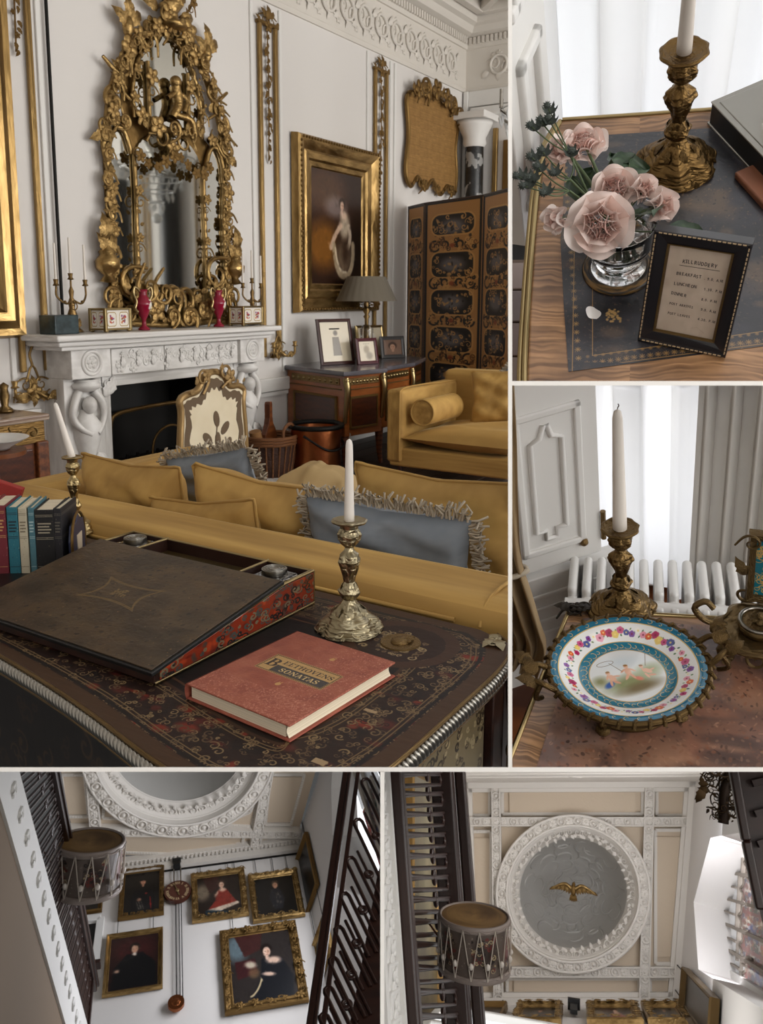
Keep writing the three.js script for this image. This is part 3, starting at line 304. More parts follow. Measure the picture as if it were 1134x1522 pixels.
// ================= marble fireplace =================
{
  const mm = mat(white1, 0.4, 0, { map: two(256, [206, 203, 199], [232, 230, 227], 4, 5, 31, 2.2) }), t = thing('marble_fireplace', 'carved white marble fireplace with figured frieze below the gilded mirror', 'fireplace', [0, 0, ZW]);
  part(t, 'mantel_shelf', mg(span(3.32, 5.54, 1.2, 1.24, 0, 0.4, 0.012), span(3.36, 5.5, 1.165, 1.2, 0, 0.36, 0.012), span(3.4, 5.46, 1.14, 1.165, 0, 0.33, 0.006)), mm);
  part(t, 'frieze', span(3.53, 5.41, 0.962, 1.142, 0, 0.25, 0.006), mm);
  part(t, 'frieze_tablet', mg(span(3.84, 4.32, 0.955, 1.13, 0.2, 0.275, 0.005), span(4.33, 5.12, 0.955, 1.13, 0.2, 0.275, 0.005)), mm);
  { const o = []; for (let i = 0; i < 60; i++) o.push([('sclf')[i % 4], rr(3.88, 5.08), rr(0.985, 1.1), rnd() * 6, rr(0.022, 0.042), 0.276, i % 2 ? 1 : -1]); for (let i = 0; i < 9; i++) { const x = 3.93 + i * 0.14; o.push(['f', x, 1.09, 0, 0.02, 0.285], ['l', x, 1.0, 0, 0.08, 0.28]); } part(t, 'frieze_relief', carve(o), mm); }
  for (const [x0, x1] of [[3.5, 3.82], [5.14, 5.44]]) { const c = (x0 + x1) / 2, b = part(t, 'end_block', span(x0, x1, 0.95, 1.15, 0.02, 0.29, 0.006), mm); b.add(mesh('rosette', mg(tor(0.075, 0.012, c, 1.05, 0.29), tor(0.05, 0.008, c, 1.05, 0.29), place(FLW, c, 1.05, 0.29, 0, 0.045)), mm));
    const j = part(t, 'jamb', mg(span(x0, x1, 0, 0.95, 0, 0.2, 0.006), span(x0 - 0.02, x1 + 0.02, 0, 0.16, 0, 0.26, 0.01)), mm);
    j.add(mesh('term_figure', mg(tr(lathe([[0.05, 0], [0.09, 0.02], [0.1, 0.05], [0.075, 0.06], [0.09, 0.075], [0.06, 0.08]], 18), c, 0.86, 0.22), sph(0.052, c, 0.77, 0.25, 0.9, 1.15, 1), tr(lathe([[0.03, 0], [0.045, 0.1], [0.07, 0.26], [0.1, 0.36], [0.105, 0.44], [0.06, 0.5], [0.04, 0.54]], 16), c, 0.2, 0.2), [-1, 1].map((s) => tube([[c + s * 0.06, 0.86, 0.22], [c + s * 0.115, 0.78, 0.24], [c + s * 0.13, 0.7, 0.24], [c + s * 0.08, 0.62, 0.26], [c + s * 0.02, 0.58, 0.29]], (u) => 0.028 - 0.008 * u)), carve([['l', c, 0.4, PI, 0.2, 0.27], ['l', c - 0.04, 0.45, PI - 0.3, 0.18, 0.26], ['l', c + 0.04, 0.45, PI + 0.3, 0.18, 0.26]])), mm)); }
  for (const s of [1, -1]) part(t, 'corner_bracket', carve([['s', s > 0 ? 3.87 : 5.09, 0.9, s > 0 ? 0 : PI, 0.06, 0.2, s], ['l', s > 0 ? 3.84 : 5.12, 0.82, -0.6 * s, 0.16, 0.2], ['l', s > 0 ? 3.84 : 5.12, 0.8, -0.1 * s, 0.14, 0.2]]), mm);
  part(t, 'opening_slip', mg(span(3.8, 5.16, 0.87, 0.955, 0, 0.2, 0.006), span(3.8, 3.9, 0, 0.88, 0, 0.18, 0.006), span(5.06, 5.16, 0, 0.88, 0, 0.18, 0.006)), mm);
  part(t, 'firebox', mg(span(3.9, 5.12, -0.01, 0.95, -0.5, -0.46), span(3.88, 3.92, 0, 0.93, -0.5, 0.02), span(5.08, 5.12, 0, 0.93, -0.5, 0.02), span(3.9, 5.1, 0.9, 0.94, -0.5, 0)), M.black); part(t, 'hearth_slab', span(3.4, 5.5, 0, 0.03, 0, 0.75, 0.005), mm);
  const g = thing('iron_fire_grate', 'black iron fire grate with brass rail inside the marble fireplace', 'grate', [4.5, 0, ZW]);
  part(g, 'brass_rail', mg(tube([[-0.55, 0.03, 0.12], [-0.55, 0.63, 0.12], [-0.5, 0.66, 0.12], [0.5, 0.66, 0.12], [0.55, 0.63, 0.12], [0.55, 0.03, 0.12]], 0.016, { n: 60 }), tube([[-0.18, 0.03, 0.13], [-0.16, 0.44, 0.13], [0, 0.52, 0.13], [0.16, 0.44, 0.13], [0.18, 0.03, 0.13]], 0.01, { n: 30 })), M.bronze); part(g, 'fire_back', mg(span(-0.5, 0.5, 0.03, 0.6, -0.35, -0.3), span(-0.45, 0.45, 0.2, 0.24, -0.3, 0.05)), M.iron);
  for (let i = 0; i < 8; i++) part(g, 'grate_bar', cyl(0.012, 0.012, 0.3, -0.35 + i * 0.1, 0.19, 0.04, 8), M.iron);
}
// ================= things on the mantel =================
const MT = 1.241;
one('dark_green_box', 'dark green lacquered box on the end of the mantel shelf', 'box', box(0.2, 0.12, 0.14, 0, 0.06, 0, 0.006), mat(white1, 0.3, 0, { map: two(64, [22, 34, 38], [54, 72, 76], 4, 3, 3) }), [3.5, MT, ZW + 0.19], 0.1);
const porc = ctex(256, 128, (g, w, h) => { g.fillStyle = 'rgb(232,226,216)'; g.fillRect(0, 0, w, h); for (let k = 0; k < 2; k++) { const x = 64 + k * 128; g.strokeStyle = 'rgb(160,128,60)'; g.lineWidth = 5; g.beginPath(); g.roundRect(x - 46, 18, 92, 92, 20); g.stroke(); for (let i = 0; i < 22; i++) blob(g, x + rr(-22, 22), 64 + rr(-26, 26), rr(5, 13), rr(5, 12), ['rgb(170,40,54)', 'rgb(196,110,60)', 'rgb(90,110,70)', 'rgb(120,70,120)'][i % 4], 0.9); } });
function planter(x, w, label) { const t = thing('porcelain_planter', label, 'planter', [x, MT, ZW + 0.2], 0.12), m = mat(white1, 0.15, 0, { map: porc }); part(t, 'body', mg(box(w, 0.13, 0.13, 0, 0.085, 0, 0.008)), m); part(t, 'gilt_mount', mg([[-1, -1], [-1, 1], [1, -1], [1, 1]].map(([a, b]) => box(0.022, 0.15, 0.022, a * (w / 2), 0.08, b * 0.065, 0.005)), box(w + 0.02, 0.014, 0.15, 0, 0.153, 0, 0.004), box(w + 0.02, 0.014, 0.15, 0, 0.02, 0, 0.004), [[-1, -1], [-1, 1], [1, -1], [1, 1]].map(([a, b]) => sph(0.018, a * (w / 2 - 0.01), 0.012, b * 0.06, 1, 0.7, 1, 8))), M.brass); }
planter(3.91, 0.24, 'square flower-painted porcelain planter beside the mantel candelabra and green box'); planter(5.32, 0.28, 'flower-painted porcelain planter on the mantel end near the portrait');
function redVase(x, label) { const t = thing('red_porcelain_vase', label, 'vase', [x, MT, ZW + 0.2]); part(t, 'body', lathe([[0.001, 0], [0.04, 0], [0.042, 0.012], [0.018, 0.03], [0.014, 0.07], [0.03, 0.1], [0.056, 0.17], [0.058, 0.2], [0.03, 0.235], [0.026, 0.26], [0.036, 0.285], [0.001, 0.285]], 24), mat(0x8a1230, 0.15)); part(t, 'white_medallion', sph(0.04, 0.012, 0.18, 0.034, 0.75, 1, 0.6), mat(0xe4ddd2, 0.3), 'white oval medallion'); for (const s of [-1, 1]) part(t, 'handle', tube([[s * 0.03, 0.275, 0], [s * 0.075, 0.3, 0], [s * 0.085, 0.25, 0], [s * 0.06, 0.2, 0], [s * 0.075, 0.15, 0], [s * 0.05, 0.13, 0]], 0.009, { n: 24 }), M.brass); }
redVase(4.21, 'crimson porcelain vase with gold handles beside the square porcelain planter'); redVase(4.99, 'crimson porcelain vase with gold handles on the portrait side of the mirror apron');
function candelabrum(x, label, sx) { const t = thing('mantel_candelabrum', label, 'candelabrum', [x, MT, ZW + 0.16]); part(t, 'stem', mg(lathe([[0.001, 0], [0.07, 0.005], [0.06, 0.02], [0.025, 0.05], [0.02, 0.09], [0.032, 0.12], [0.018, 0.16], [0.024, 0.2], [0.012, 0.23], [0.018, 0.27], [0.001, 0.31]], 16), carve([['l', 0, 0.03, 0.5, 0.08, 0.03], ['l', 0, 0.03, -0.5, 0.08, 0.03], ['s', 0, 0.17, 0, 0.03, 0.02]])), M.bronze);
  for (const [a, h] of [[-0.115, 0.3], [0.115, 0.3], [0, 0.34]]) { part(t, 'arm', mg(tube([[0, 0.22, 0], [a * 0.5, 0.19, 0.02], [a, 0.24, 0], [a, h, 0]], 0.007, { n: 16 }), tr(lathe([[0.001, 0], [0.022, 0.005], [0.012, 0.02], [0.017, 0.045], [0.001, 0.045]], 12), a, h, 0), sph(0.012, a * 0.6, 0.2, 0.02, 1, 1, 1, 6)), M.bronze); part(t, 'candle', cyl(0.007, 0.009, 0.23, a, h + 0.155, 0, 10), M.wax); } }
candelabrum(3.63, 'gilt three-light candelabrum with thin candles beside the green box', 1); candelabrum(5.45, 'gilt three-light candelabrum with thin candles near the wall sconce', 1);
function sconce(x, y, label, s = 1) { const t = thing('gilt_wall_sconce', label, 'wall light', [x, y, ZW + 0.03]); part(t, 'backplate', mg(carve([['l', 0, 0.02, 0, 0.09 * s, 0.01], ['f', 0, 0.01, 0, 0.05 * s, 0.03], ['l', 0, 0, PI, 0.08 * s, 0.02], ['l', -0.03, 0, 2.0, 0.1 * s, 0.02], ['l', 0.03, 0, -2.0, 0.1 * s, 0.02], ['s', -0.1 * s, -0.01, 1.4, 0.03 * s, 0.03], ['s', 0.1 * s, -0.01, -1.4, 0.03 * s, 0.03, -1], ['s', -0.05 * s, 0.06, 0.4, 0.04 * s, 0.02], ['s', 0.05 * s, 0.06, -0.4, 0.04 * s, 0.02, -1]]), tube([[-0.05, 0.08, 0.02], [0, 0.16 * s, 0.02], [0.05, 0.08, 0.02]], 0.008), tube([[0, 0.16 * s, 0.02], [-0.015, 0.22 * s, 0.02], [0.012, 0.27 * s, 0.02]], 0.009)), M.gold);
  for (const k of [-1, 1]) part(t, 'arm', mg(tube([[0, 0.02, 0.03], [k * 0.07 * s, -0.03, 0.07], [k * 0.15 * s, -0.01, 0.09], [k * 0.16 * s, 0.05, 0.09]], 0.011, { n: 20 }), tr(lathe([[0.001, 0], [0.03, 0.008], [0.014, 0.02], [0.022, 0.05], [0.001, 0.05]], 12), k * 0.16 * s, 0.05, 0.09), carve([['l', k * 0.07 * s, -0.02, -k * 1.4, 0.1 * s, 0.08], ['s', k * 0.1 * s, -0.02, k, 0.035 * s, 0.09, k]])), M.gold); }
sconce(3.385, 0.86, 'gilt two-arm wall sconce above the marble-topped commode', 1.15); sconce(5.93, 0.98, 'gilt wall sconce beside the fireplace below the wall strips', 0.95);
one('brass_bell_push', 'round brass bell push on the white wall beside the fireplace', 'bell push', mg(rx(cyl(0.042, 0.05, 0.02, 0, 0, 0, 20), PI / 2), sph(0.025, 0, 0, 0.015)), M.bronze, [3.62, 0.8, ZW + 0.012]);
// ================= fire screen, basket, bucket =================
{ const t = thing('embroidered_fire_screen', 'cream embroidered fire screen in a scalloped gilt frame', 'fire screen', [4.4, 0.02, -4.05], 0.1); t.scale.y = 0.965;
  const o = [[-0.36, 0.12], [0.36, 0.12], [0.385, 0.4], [0.36, 0.72], [0.37, 0.8], [0.3, 0.84], [0.18, 0.85], [0.1, 0.94], [0, 0.97], [-0.1, 0.94], [-0.18, 0.85], [-0.3, 0.83], [-0.37, 0.8], [-0.36, 0.72], [-0.385, 0.4]], c = new THREE.CatmullRomCurve3(o.map(([x, y]) => new V3(x, y, 0)), true, 'centripetal').getPoints(80).map((p) => [p.x, p.y]);
  part(t, 'cloth_panel', poly(c, 0.02), mat(white1, 0.85, 0, { map: two(64, [222, 208, 178], [232, 220, 192], 8, 3, 5) })); part(t, 'gilt_frame', mg(tube([...c, c[0]].map(([x, y]) => [x, y, 0.012]), 0.026, { n: 120 }), foliage([[-0.3, 0.86, 0.02], [0, 0.98, 0.02], [0.3, 0.86, 0.02]], 0.07, 0.06)), mat(0xa88a5c, 0.42, 0.6, { bumpMap: bumpFine, bumpScale: 0.003 }));
  const em = mat(0x6a5844, 0.9), rg = (k, a) => c.map(([x, y], i) => { const q = k + a * cos(i / c.length * 2 * PI * 20); return [x * q, 0.5 + (y - 0.5) * q]; }); part(t, 'scalloped_border', tr(poly(rg(0.9, 0.012), 0.004, 0, [rg(0.74, 0.03)]), 0, 0, 0.019), em, 'brown scalloped embroidery');
  for (const [x, y, a, L] of [[0.02, 0.68, 0.2, 0.12], [-0.09, 0.55, 0.9, 0.1], [0.03, 0.52, 0, 0.11], [0.12, 0.6, -0.9, 0.1], [0.15, 0.47, -0.7, 0.1], [-0.08, 0.38, 0.5, 0.11], [0.05, 0.4, -0.2, 0.1], [0.11, 0.36, -1, 0.1]]) part(t, 'embroidered_leaf', tr(rz(sph(0.058, 0, 0, 0, 0.62, 1.1, 0.08, 9), a), x, y - 0.06, 0.021), em); part(t, 'embroidered_stem', tube([[0.03, 0.2, 0.022], [0.0, 0.36, 0.022], [0.03, 0.62, 0.022]], 0.005), em);
  for (const s of [-1, 1]) part(t, 'foot', mg(tube([[s * 0.36, 0.14, 0], [s * 0.37, 0.05, 0.06], [s * 0.38, 0, 0.13]], 0.02), tube([[s * 0.36, 0.14, 0], [s * 0.37, 0.05, -0.06], [s * 0.38, 0, -0.13]], 0.02)), M.goldDull); }
{ const t = thing('copper_log_bucket', 'tall copper log bucket with a black rim beside the inlaid commode', 'bucket', [5.62, 0, -4.02]); part(t, 'body', lathe([[0.001, 0], [0.2, 0], [0.21, 0.02], [0.2, 0.2], [0.215, 0.42], [0.2, 0.42], [0.19, 0.05], [0.001, 0.04]], 36), M.copper); part(t, 'rim', rx(tor(0.215, 0.022, 0, 0, 0, 36, 8), PI / 2).translate(0, 0.42, 0), M.iron); part(t, 'bail_handle', tube([[-0.22, 0.36, 0.03], [-0.1, 0.24, 0.2], [0.1, 0.26, 0.21], [0.22, 0.36, 0.03]], 0.01, { n: 20 }), M.iron); }
{ const t = thing('wicker_basket', 'round wicker log basket with loop handle beside the fire screen', 'basket', [5.33, 0, -4.28]), wk = mat(white1, 0.7, 0, { map: dtex(128, (u, v) => { const a = (floor(u * 16) + floor(v * 8)) % 2, k = 0.6 + 0.4 * abs(sin(v * 8 * PI)); return mixc([86, 50, 26], [150, 98, 52], (a ? 0.75 : 0.35) * k); }), bumpMap: bumpFine, bumpScale: 0.004 });
  part(t, 'woven_body', mg(lathe([[0.001, 0], [0.17, 0], [0.2, 0.15], [0.215, 0.3], [0.2, 0.3], [0.16, 0.03], [0.001, 0.02]], 28)), mat(0x3a2014, 0.7, 0, { bumpMap: rep(bumpFine, 4), bumpScale: 0.006 })); part(t, 'woven_rim', mg([0, 1, 2].map((k) => rx(tor(0.213 + 0.004 * k, 0.017, 0, 0, 0, 36, 7), PI / 2).translate(0, 0.3 + k * 0.024, 0))), wk); part(t, 'loop_handle', tube([[-0.08, 0.33, 0.2], [-0.07, 0.42, 0.2], [0.02, 0.46, 0.19], [0.1, 0.42, 0.17], [0.13, 0.33, 0.16]], 0.014, { n: 24 }), wk); for (let i = 0; i < 24; i++) part(t, 'stave', tube([[0.172 * cos(i * PI / 12), 0, 0.172 * sin(i * PI / 12)], [0.222 * cos(i * PI / 12), 0.3, 0.222 * sin(i * PI / 12)]], 0.008, { n: 3, s: 5 }), wk);
  one('wooden_bellows', 'brown wooden bellows standing in the wicker basket', 'bellows', mg(tr(poly([[-0.11, 0], [0.11, 0], [0.14, 0.1], [0.12, 0.2], [0.05, 0.28], [0.032, 0.33], [0.032, 0.44], [0.02, 0.46], [-0.02, 0.46], [-0.032, 0.44], [-0.032, 0.33], [-0.05, 0.28], [-0.12, 0.2], [-0.14, 0.1]], 0.05, 0.008), 0, 0, 0)), M.wood, [5.38, 0.16, -4.36], 0.3);
  one('split_log', 'pale split log in the wicker basket beside the bellows', 'log', rz(cyl(0.05, 0.055, 0.3, 0, 0, 0, 9), 0.25), mat(0x8a6238, 0.8), [5.2, 0.26, -4.3]); }
// ================= commodes and what stands on them =================
const marq = mat(white1, 0.3, 0, { clearcoat: 0.3, map: dtex(256, (u, v) => { const g = fbm(u, v * 4, 4, 4, 14), d = (abs(((u * 6 + v * 6) % 1) - 0.5) < 0.03 || abs(((u * 6 - v * 6 + 6) % 1) - 0.5) < 0.03) ? 0.3 : 0; return mixc([48, 22, 12], [96, 46, 22], clamp(g + d)); }) });
const satin = mat(white1, 0.32, 0, { clearcoat: 0.3, map: dtex(256, (u, v) => mixc([112, 58, 24], [164, 96, 44], fbm(u, v * 5, 4, 4, 17))) });
const greyMarble = mat(white1, 0.16, 0, { map: two(128, [84, 82, 88], [128, 124, 130], 4, 5, 19, 2) }), pinkMarble = mat(white1, 0.2, 0, { map: two(128, [128, 104, 88], [188, 170, 154], 4, 5, 23, 2.4) });
const onFace = ([ax, az], [bx, bz], u0, u1, y0, y1, th, r = 0.004) => { const L = hypot(bx - ax, bz - az), a = atan2(bz - az, bx - ax); return tr(ry(tr(box((u1 - u0) * L, y1 - y0, th, ((u0 + u1) / 2) * L, (y0 + y1) / 2, 0, r, 1)), -a), ax, 0, az); };
{ const A = [6.1, -4.68], B = [5.84, -3.88], C = [6.3, -3.8], D = [6.42, -3.87], E = [7.0, -3.9], G = [7.62, -4.12], t = thing('inlaid_commode', 'inlaid wooden commode with grey marble top and gilt mounts below the portrait', 'commode', [0, 0, 0]), P = [A, B, C, D, E, G, [7.66, -4.68]];
  part(t, 'body', uvBox(flat(P, 0.3, 0.82, 0.006), 0.6), satin); part(t, 'marble_top', flat([[6.06, -4.69], [5.78, -3.85], [5.84, -3.82], [6.3, -3.74], [6.44, -3.82], [7.0, -3.85], [7.68, -4.09], [7.72, -4.69]], 0.82, 0.86, 0.012), greyMarble, 'grey marble top');
  for (const [p, q, n] of [[A, B, 1], [B, C, 1], [D, E, 1], [E, G, 1]]) { part(t, 'frieze_mount', mg(onFace(p, q, 0.08, 0.92, 0.735, 0.795, 0.012), tr(new THREE.BufferGeometry().copy(onFace(p, q, 0.05, 0.95, 0.695, 0.705, 0.02)))), M.bronze); part(t, 'panel_frame', mg(onFace(p, q, 0.12, 0.88, 0.62, 0.64, 0.03), onFace(p, q, 0.12, 0.88, 0.36, 0.38, 0.03), onFace(p, q, 0.12, 0.15, 0.36, 0.64, 0.03), onFace(p, q, 0.85, 0.88, 0.36, 0.64, 0.03)), M.goldDull); part(t, 'marquetry_panel', uvBox(onFace(p, q, 0.15, 0.85, 0.38, 0.62, 0.014), 0.4), marq); }
  const fz = []; for (const [p, q] of [[A, B], [D, E], [B, C]]) for (let i = 0; i < 9; i++) { const u = 0.12 + i * 0.095; fz.push(sph(0.018, lerp(p[0], q[0], u), 0.765, lerp(p[1], q[1], u), 1, 1, 1, 6)); } part(t, 'frieze_rosettes', mg(fz), M.brass);
  for (const [x, z] of [B, C, D, E]) part(t, 'corner_mount', mg(tube([[x, 0.8, z + 0.01], [x, 0.7, z + 0.03], [x, 0.56, z + 0.015], [x, 0.42, z]], (u) => 0.032 - 0.016 * u, { n: 12 }), sph(0.03, x, 0.78, z + 0.02, 1, 1, 1, 8)), M.brass);
  for (const [x, z] of [[6.14, -4.62], [5.9, -3.92], [6.36, -3.86], [7.02, -3.96], [7.55, -4.16]]) part(t, 'leg', tube([[x, 0.32, z], [x - 0.01, 0.2, z + 0.01], [x, 0.06, z + 0.01], [x + 0.01, 0, z + 0.02]], (u) => 0.045 - 0.026 * u, { n: 10 }), M.wood); }
{ const t = thing('marble_topped_commode', 'wooden commode with a veined marble top and gilt frieze at the gold frame', 'commode', [0, 0, 0]); part(t, 'body', uvBox(span(1.9, 3.1, 0.12, 0.72, ZW, -4.2, 0.01), 0.5), M.wood); part(t, 'marble_top', span(1.86, 3.13, 0.76, 0.8, ZW, -4.16, 0.012), pinkMarble, 'veined brown marble top'); part(t, 'gilt_frieze', mg(span(1.89, 3.11, 0.63, 0.76, ZW, -4.19, 0.006)), M.goldDull); part(t, 'frieze_carving', mg(Array.from({ length: 8 }, (_, i) => carve([[i % 2 ? 's' : 'c', 2.4 + i * 0.09, 0.695, i, 0.035, -4.185], ['l', 2.42 + i * 0.09, 0.68, 1.2, 0.05, -4.185]]))), M.gold); part(t, 'door', span(2.5, 3.02, 0.16, 0.6, -4.22, -4.185, 0.006), marq).add(mesh('knob', sph(0.018, 2.72, 0.45, -4.17), M.bronze)); part(t, 'corner_post', mg(span(3.04, 3.12, 0.05, 0.64, -4.24, -4.17, 0.01), span(3.04, 3.12, 0, 0.12, -4.24, -4.17, 0.01)), M.wood); }
{ const t = thing('gilt_table_candlestick', 'gilt candlestick stem standing on the marble-topped commode', 'candlestick', [3.2 - 0.2, 0.8, -4.4]); part(t, 'stem', lathe([[0.001, 0], [0.05, 0], [0.045, 0.02], [0.02, 0.04], [0.03, 0.1], [0.022, 0.14], [0.03, 0.16], [0.001, 0.18]], 14), M.bronze); }
{ const p = at(-8, 640, 'z', -4.3), t = thing('black_round_clock', 'black round clock case at the edge of the marble-topped commode', 'clock', [p.x - 0.04, 0.8, -4.42]); part(t, 'case', mg(tr(rx(cyl(0.11, 0.11, 0.06, 0, 0, 0, 28), PI / 2), 0, 0.24, 0), box(0.16, 0.14, 0.1, 0, 0.07, 0, 0.01)), M.black); part(t, 'dial', tr(rx(cyl(0.09, 0.09, 0.004, 0, 0, 0, 28), PI / 2), 0, 0.24, 0.032), mat(0xded8c8, 0.4)); }
{ const p = at(-6, 668, 'z', -3.5); one('white_bowl', 'white porcelain bowl on a small round stand near the marble-topped commode', 'bowl', lathe([[0.001, 0], [0.06, 0], [0.065, 0.01], [0.14, 0.05], [0.15, 0.055], [0.13, 0.05], [0.05, 0.018], [0.001, 0.016]], 28), M.whiteGloss, [p.x, p.y, p.z]); const t = thing('round_pedestal_stand', 'small round wooden stand under the white bowl', 'stand', [p.x - 0.02, 0, p.z]); part(t, 'top', cyl(0.15, 0.15, 0.02, 0, p.y - 0.012, 0, 28), M.wood); part(t, 'pillar', cyl(0.025, 0.035, p.y - 0.05, 0, (p.y - 0.02) / 2, 0, 14), M.wood); part(t, 'base', cyl(0.05, 0.14, 0.05, 0, 0.025, 0, 20), M.wood); }
// lamp and photographs
{ const t = thing('table_lamp', 'brass and glass table lamp with a pleated grey-brown shade on the inlaid commode', 'lamp', [7.04, 0.861, -4.42]); part(t, 'base', lathe([[0.001, 0], [0.09, 0], [0.09, 0.02], [0.06, 0.05], [0.075, 0.1], [0.03, 0.14], [0.001, 0.14]], 24), M.bronze); part(t, 'glass_column', lathe([[0.03, 0.13], [0.06, 0.16], [0.065, 0.3], [0.03, 0.34], [0.001, 0.34]], 24), M.glass); part(t, 'stem', lathe([[0.02, 0.13], [0.02, 0.4], [0.034, 0.42], [0.018, 0.44], [0.04, 0.48], [0.018, 0.5], [0.02, 0.62]], 18), M.bronze); part(t, 'crystal_collar', lathe([[0.02, 0.5], [0.07, 0.52], [0.07, 0.55], [0.02, 0.57]], 12), M.glass);
  part(t, 'lamp_shade', grid(72, 6, (u, v) => { const a = u * 2 * PI, r = lerp(0.36, 0.225, v) * (1 + 0.012 * cos(a * 24)); return [r * cos(a), 0.57 + v * 0.235, r * sin(a) * 0.75]; }, true), mat(0x6e6658, 0.9, 0, { transmission: 0.15, thickness: 0 }), 'pleated grey-brown fabric shade'); }
const photo = (w, h, fn) => ctex(w, h, (g) => { g.fillStyle = 'rgb(206,194,170)'; g.fillRect(0, 0, w, h); fn(g, w, h); });
function photoFrame(label, x, z, w, h, b, m, tex, turn, tilt = 0.2) { const t = thing('photograph_frame', label, 'picture frame', [x, 0.861, z], turn, 'photographs on the inlaid commode'); const q = new THREE.Group(); q.name = 'picture'; q.rotation.x = -tilt; t.add(q); const c = (g) => tr(g, 0, h / 2, 0); q.add(mesh('frame', c(frameGeo(w - 2 * b, h - 2 * b, [[0, 0.004], [0, 0.014], [b * 0.4, 0.018], [b, 0.012], [b, -0.006]])), m), mesh('photograph', c(box(w - 2 * b + 0.004, h - 2 * b + 0.004, 0.004, 0, 0, 0.004)), mat(white1, 0.25, 0, { map: tex })), mesh('back_board', c(box(w - 0.004, h - 0.004, 0.006, 0, 0, -0.003)), M.black)); part(t, 'easel_strut', tr(rx(box(w * 0.3, h * 0.8, 0.006), tilt), 0, h * 0.39, -h * 0.22), M.black); }
photoFrame('dark-framed photograph of a standing man on the commode', 6.36, -4.3, 0.38, 0.42, 0.03, mat(0x3a1c18, 0.35), photo(96, 128, (g) => { blob(g, 50, 36, 9, 11, 'rgb(90,78,64)'); shape(g, 96, 128, [[0.4, 0.38], [0.62, 0.38], [0.68, 0.85], [0.38, 0.85]], 'rgb(110,98,82)'); }), -0.35);
photoFrame('small dark red framed photograph in front of the tall one on the commode', 6.56, -4.1, 0.24, 0.24, 0.03, mat(0x4a1620, 0.35), photo(96, 96, (g) => { blob(g, 46, 40, 22, 26, 'rgb(150,136,112)'); blob(g, 60, 70, 26, 24, 'rgb(120,108,90)', 0.7); }), -0.35);
photoFrame('pale gilt framed photograph behind the lamp base', 7.28, -4.5, 0.36, 0.33, 0.025, M.brass, photo(96, 96, (g) => { blob(g, 40, 40, 40, 34, 'rgb(222,220,212)', 0.9); }), -0.3);
photoFrame('small grey framed photograph beside the lamp on the commode', 7.36, -4.3, 0.28, 0.22, 0.035, mat(0x3c3a3a, 0.4), photo(96, 96, (g) => { g.fillStyle = 'rgb(120,92,76)'; g.fillRect(0, 0, 96, 96); head(g, 48, 44, 22, 'rgb(60,42,32)', 'rgb(170,132,108)'); }), -0.5);

// ================= rug, stool, far sofa =================
const velvetMap = dtex(256, (u, v) => mixc([154, 117, 58], [198, 159, 88], clamp((fbm(u, v, 5, 4, 41) - 0.5) * 1.5 + 0.5)));
M.velvet = mat(white1, 0.75, 0, { map: velvetMap, sheen: 0.6, sheenColor: new THREE.Color(0.75, 0.6, 0.32), sheenRoughness: 0.4 });
M.blueVelvet = mat(white1, 0.6, 0, { map: two(128, [104, 112, 121], [146, 153, 160], 4, 4, 43), sheen: 0.8, sheenColor: new THREE.Color(0.6, 0.66, 0.74), sheenRoughness: 0.35 }); M.fringe = mat(0xb3a794, 0.9); M.quilt = mat(0xb89c6c, 0.85);
one('patterned_rug', 'red and blue patterned rug on the dark boards between the sofas', 'rug', uvFit(grid(30, 30, (u, v) => [lerp(2.9, 6.0, u), 0.012 + 0.004 * sin(u * 14) * sin(v * 9), lerp(-3.7, -0.6, v)]), 2.9, 6.0, -3.7, -0.6, 'x', 'z'), mat(white1, 0.95, 0, { map: ctex(512, 512, (g, w, h) => { g.fillStyle = 'rgb(70,22,18)'; g.fillRect(0, 0, w, h); for (const [k, c] of [[8, 'rgb(150,130,104)'], [22, 'rgb(30,34,54)'], [64, 'rgb(168,140,110)'], [74, 'rgb(98,30,24)']]) { g.fillStyle = c; g.fillRect(k, k, w - 2 * k, h - 2 * k); } for (let i = 0; i < 900; i++) { g.fillStyle = ['rgb(150,60,44)', 'rgb(36,44,70)', 'rgb(176,150,120)', 'rgb(60,20,18)'][i % 4]; g.globalAlpha = 0.85; g.beginPath(); g.ellipse(floor(rnd() * 32) * 16 + 8, floor(rnd() * 32) * 16 + 8, rr(2, 8), rr(2, 8), 0, 0, 7); g.fill(); } }) }));
{ const c = [4.12, -2.1], t = thing('leather_stool', 'low tan leather stool with short legs on the rug', 'stool', [c[0], 0, c[1]], 0.06); part(t, 'seat', grid(20, 20, (u, v) => { const x = 2 * u - 1, z = 2 * v - 1, e = Math.pow((1 - x ** 8) * (1 - z ** 8), 0.5); return [x * 0.26, 0.36 + 0.045 * e + 0.006 * sin(x * 9) * sin(z * 7), z * 0.27]; }), mat(white1, 0.5, 0, { map: two(128, [112, 66, 34], [150, 98, 54], 4, 4, 47) })); part(t, 'seat_rail', mg(box(0.52, 0.1, 0.54, 0, 0.31, 0, 0.02)), mat(0x6a3a1c, 0.6)); for (const [a, b] of [[-1, -1], [-1, 1], [1, -1], [1, 1]]) part(t, 'leg', cyl(0.022, 0.016, 0.27, a * 0.22, 0.135, b * 0.23, 12), M.woodDark); }
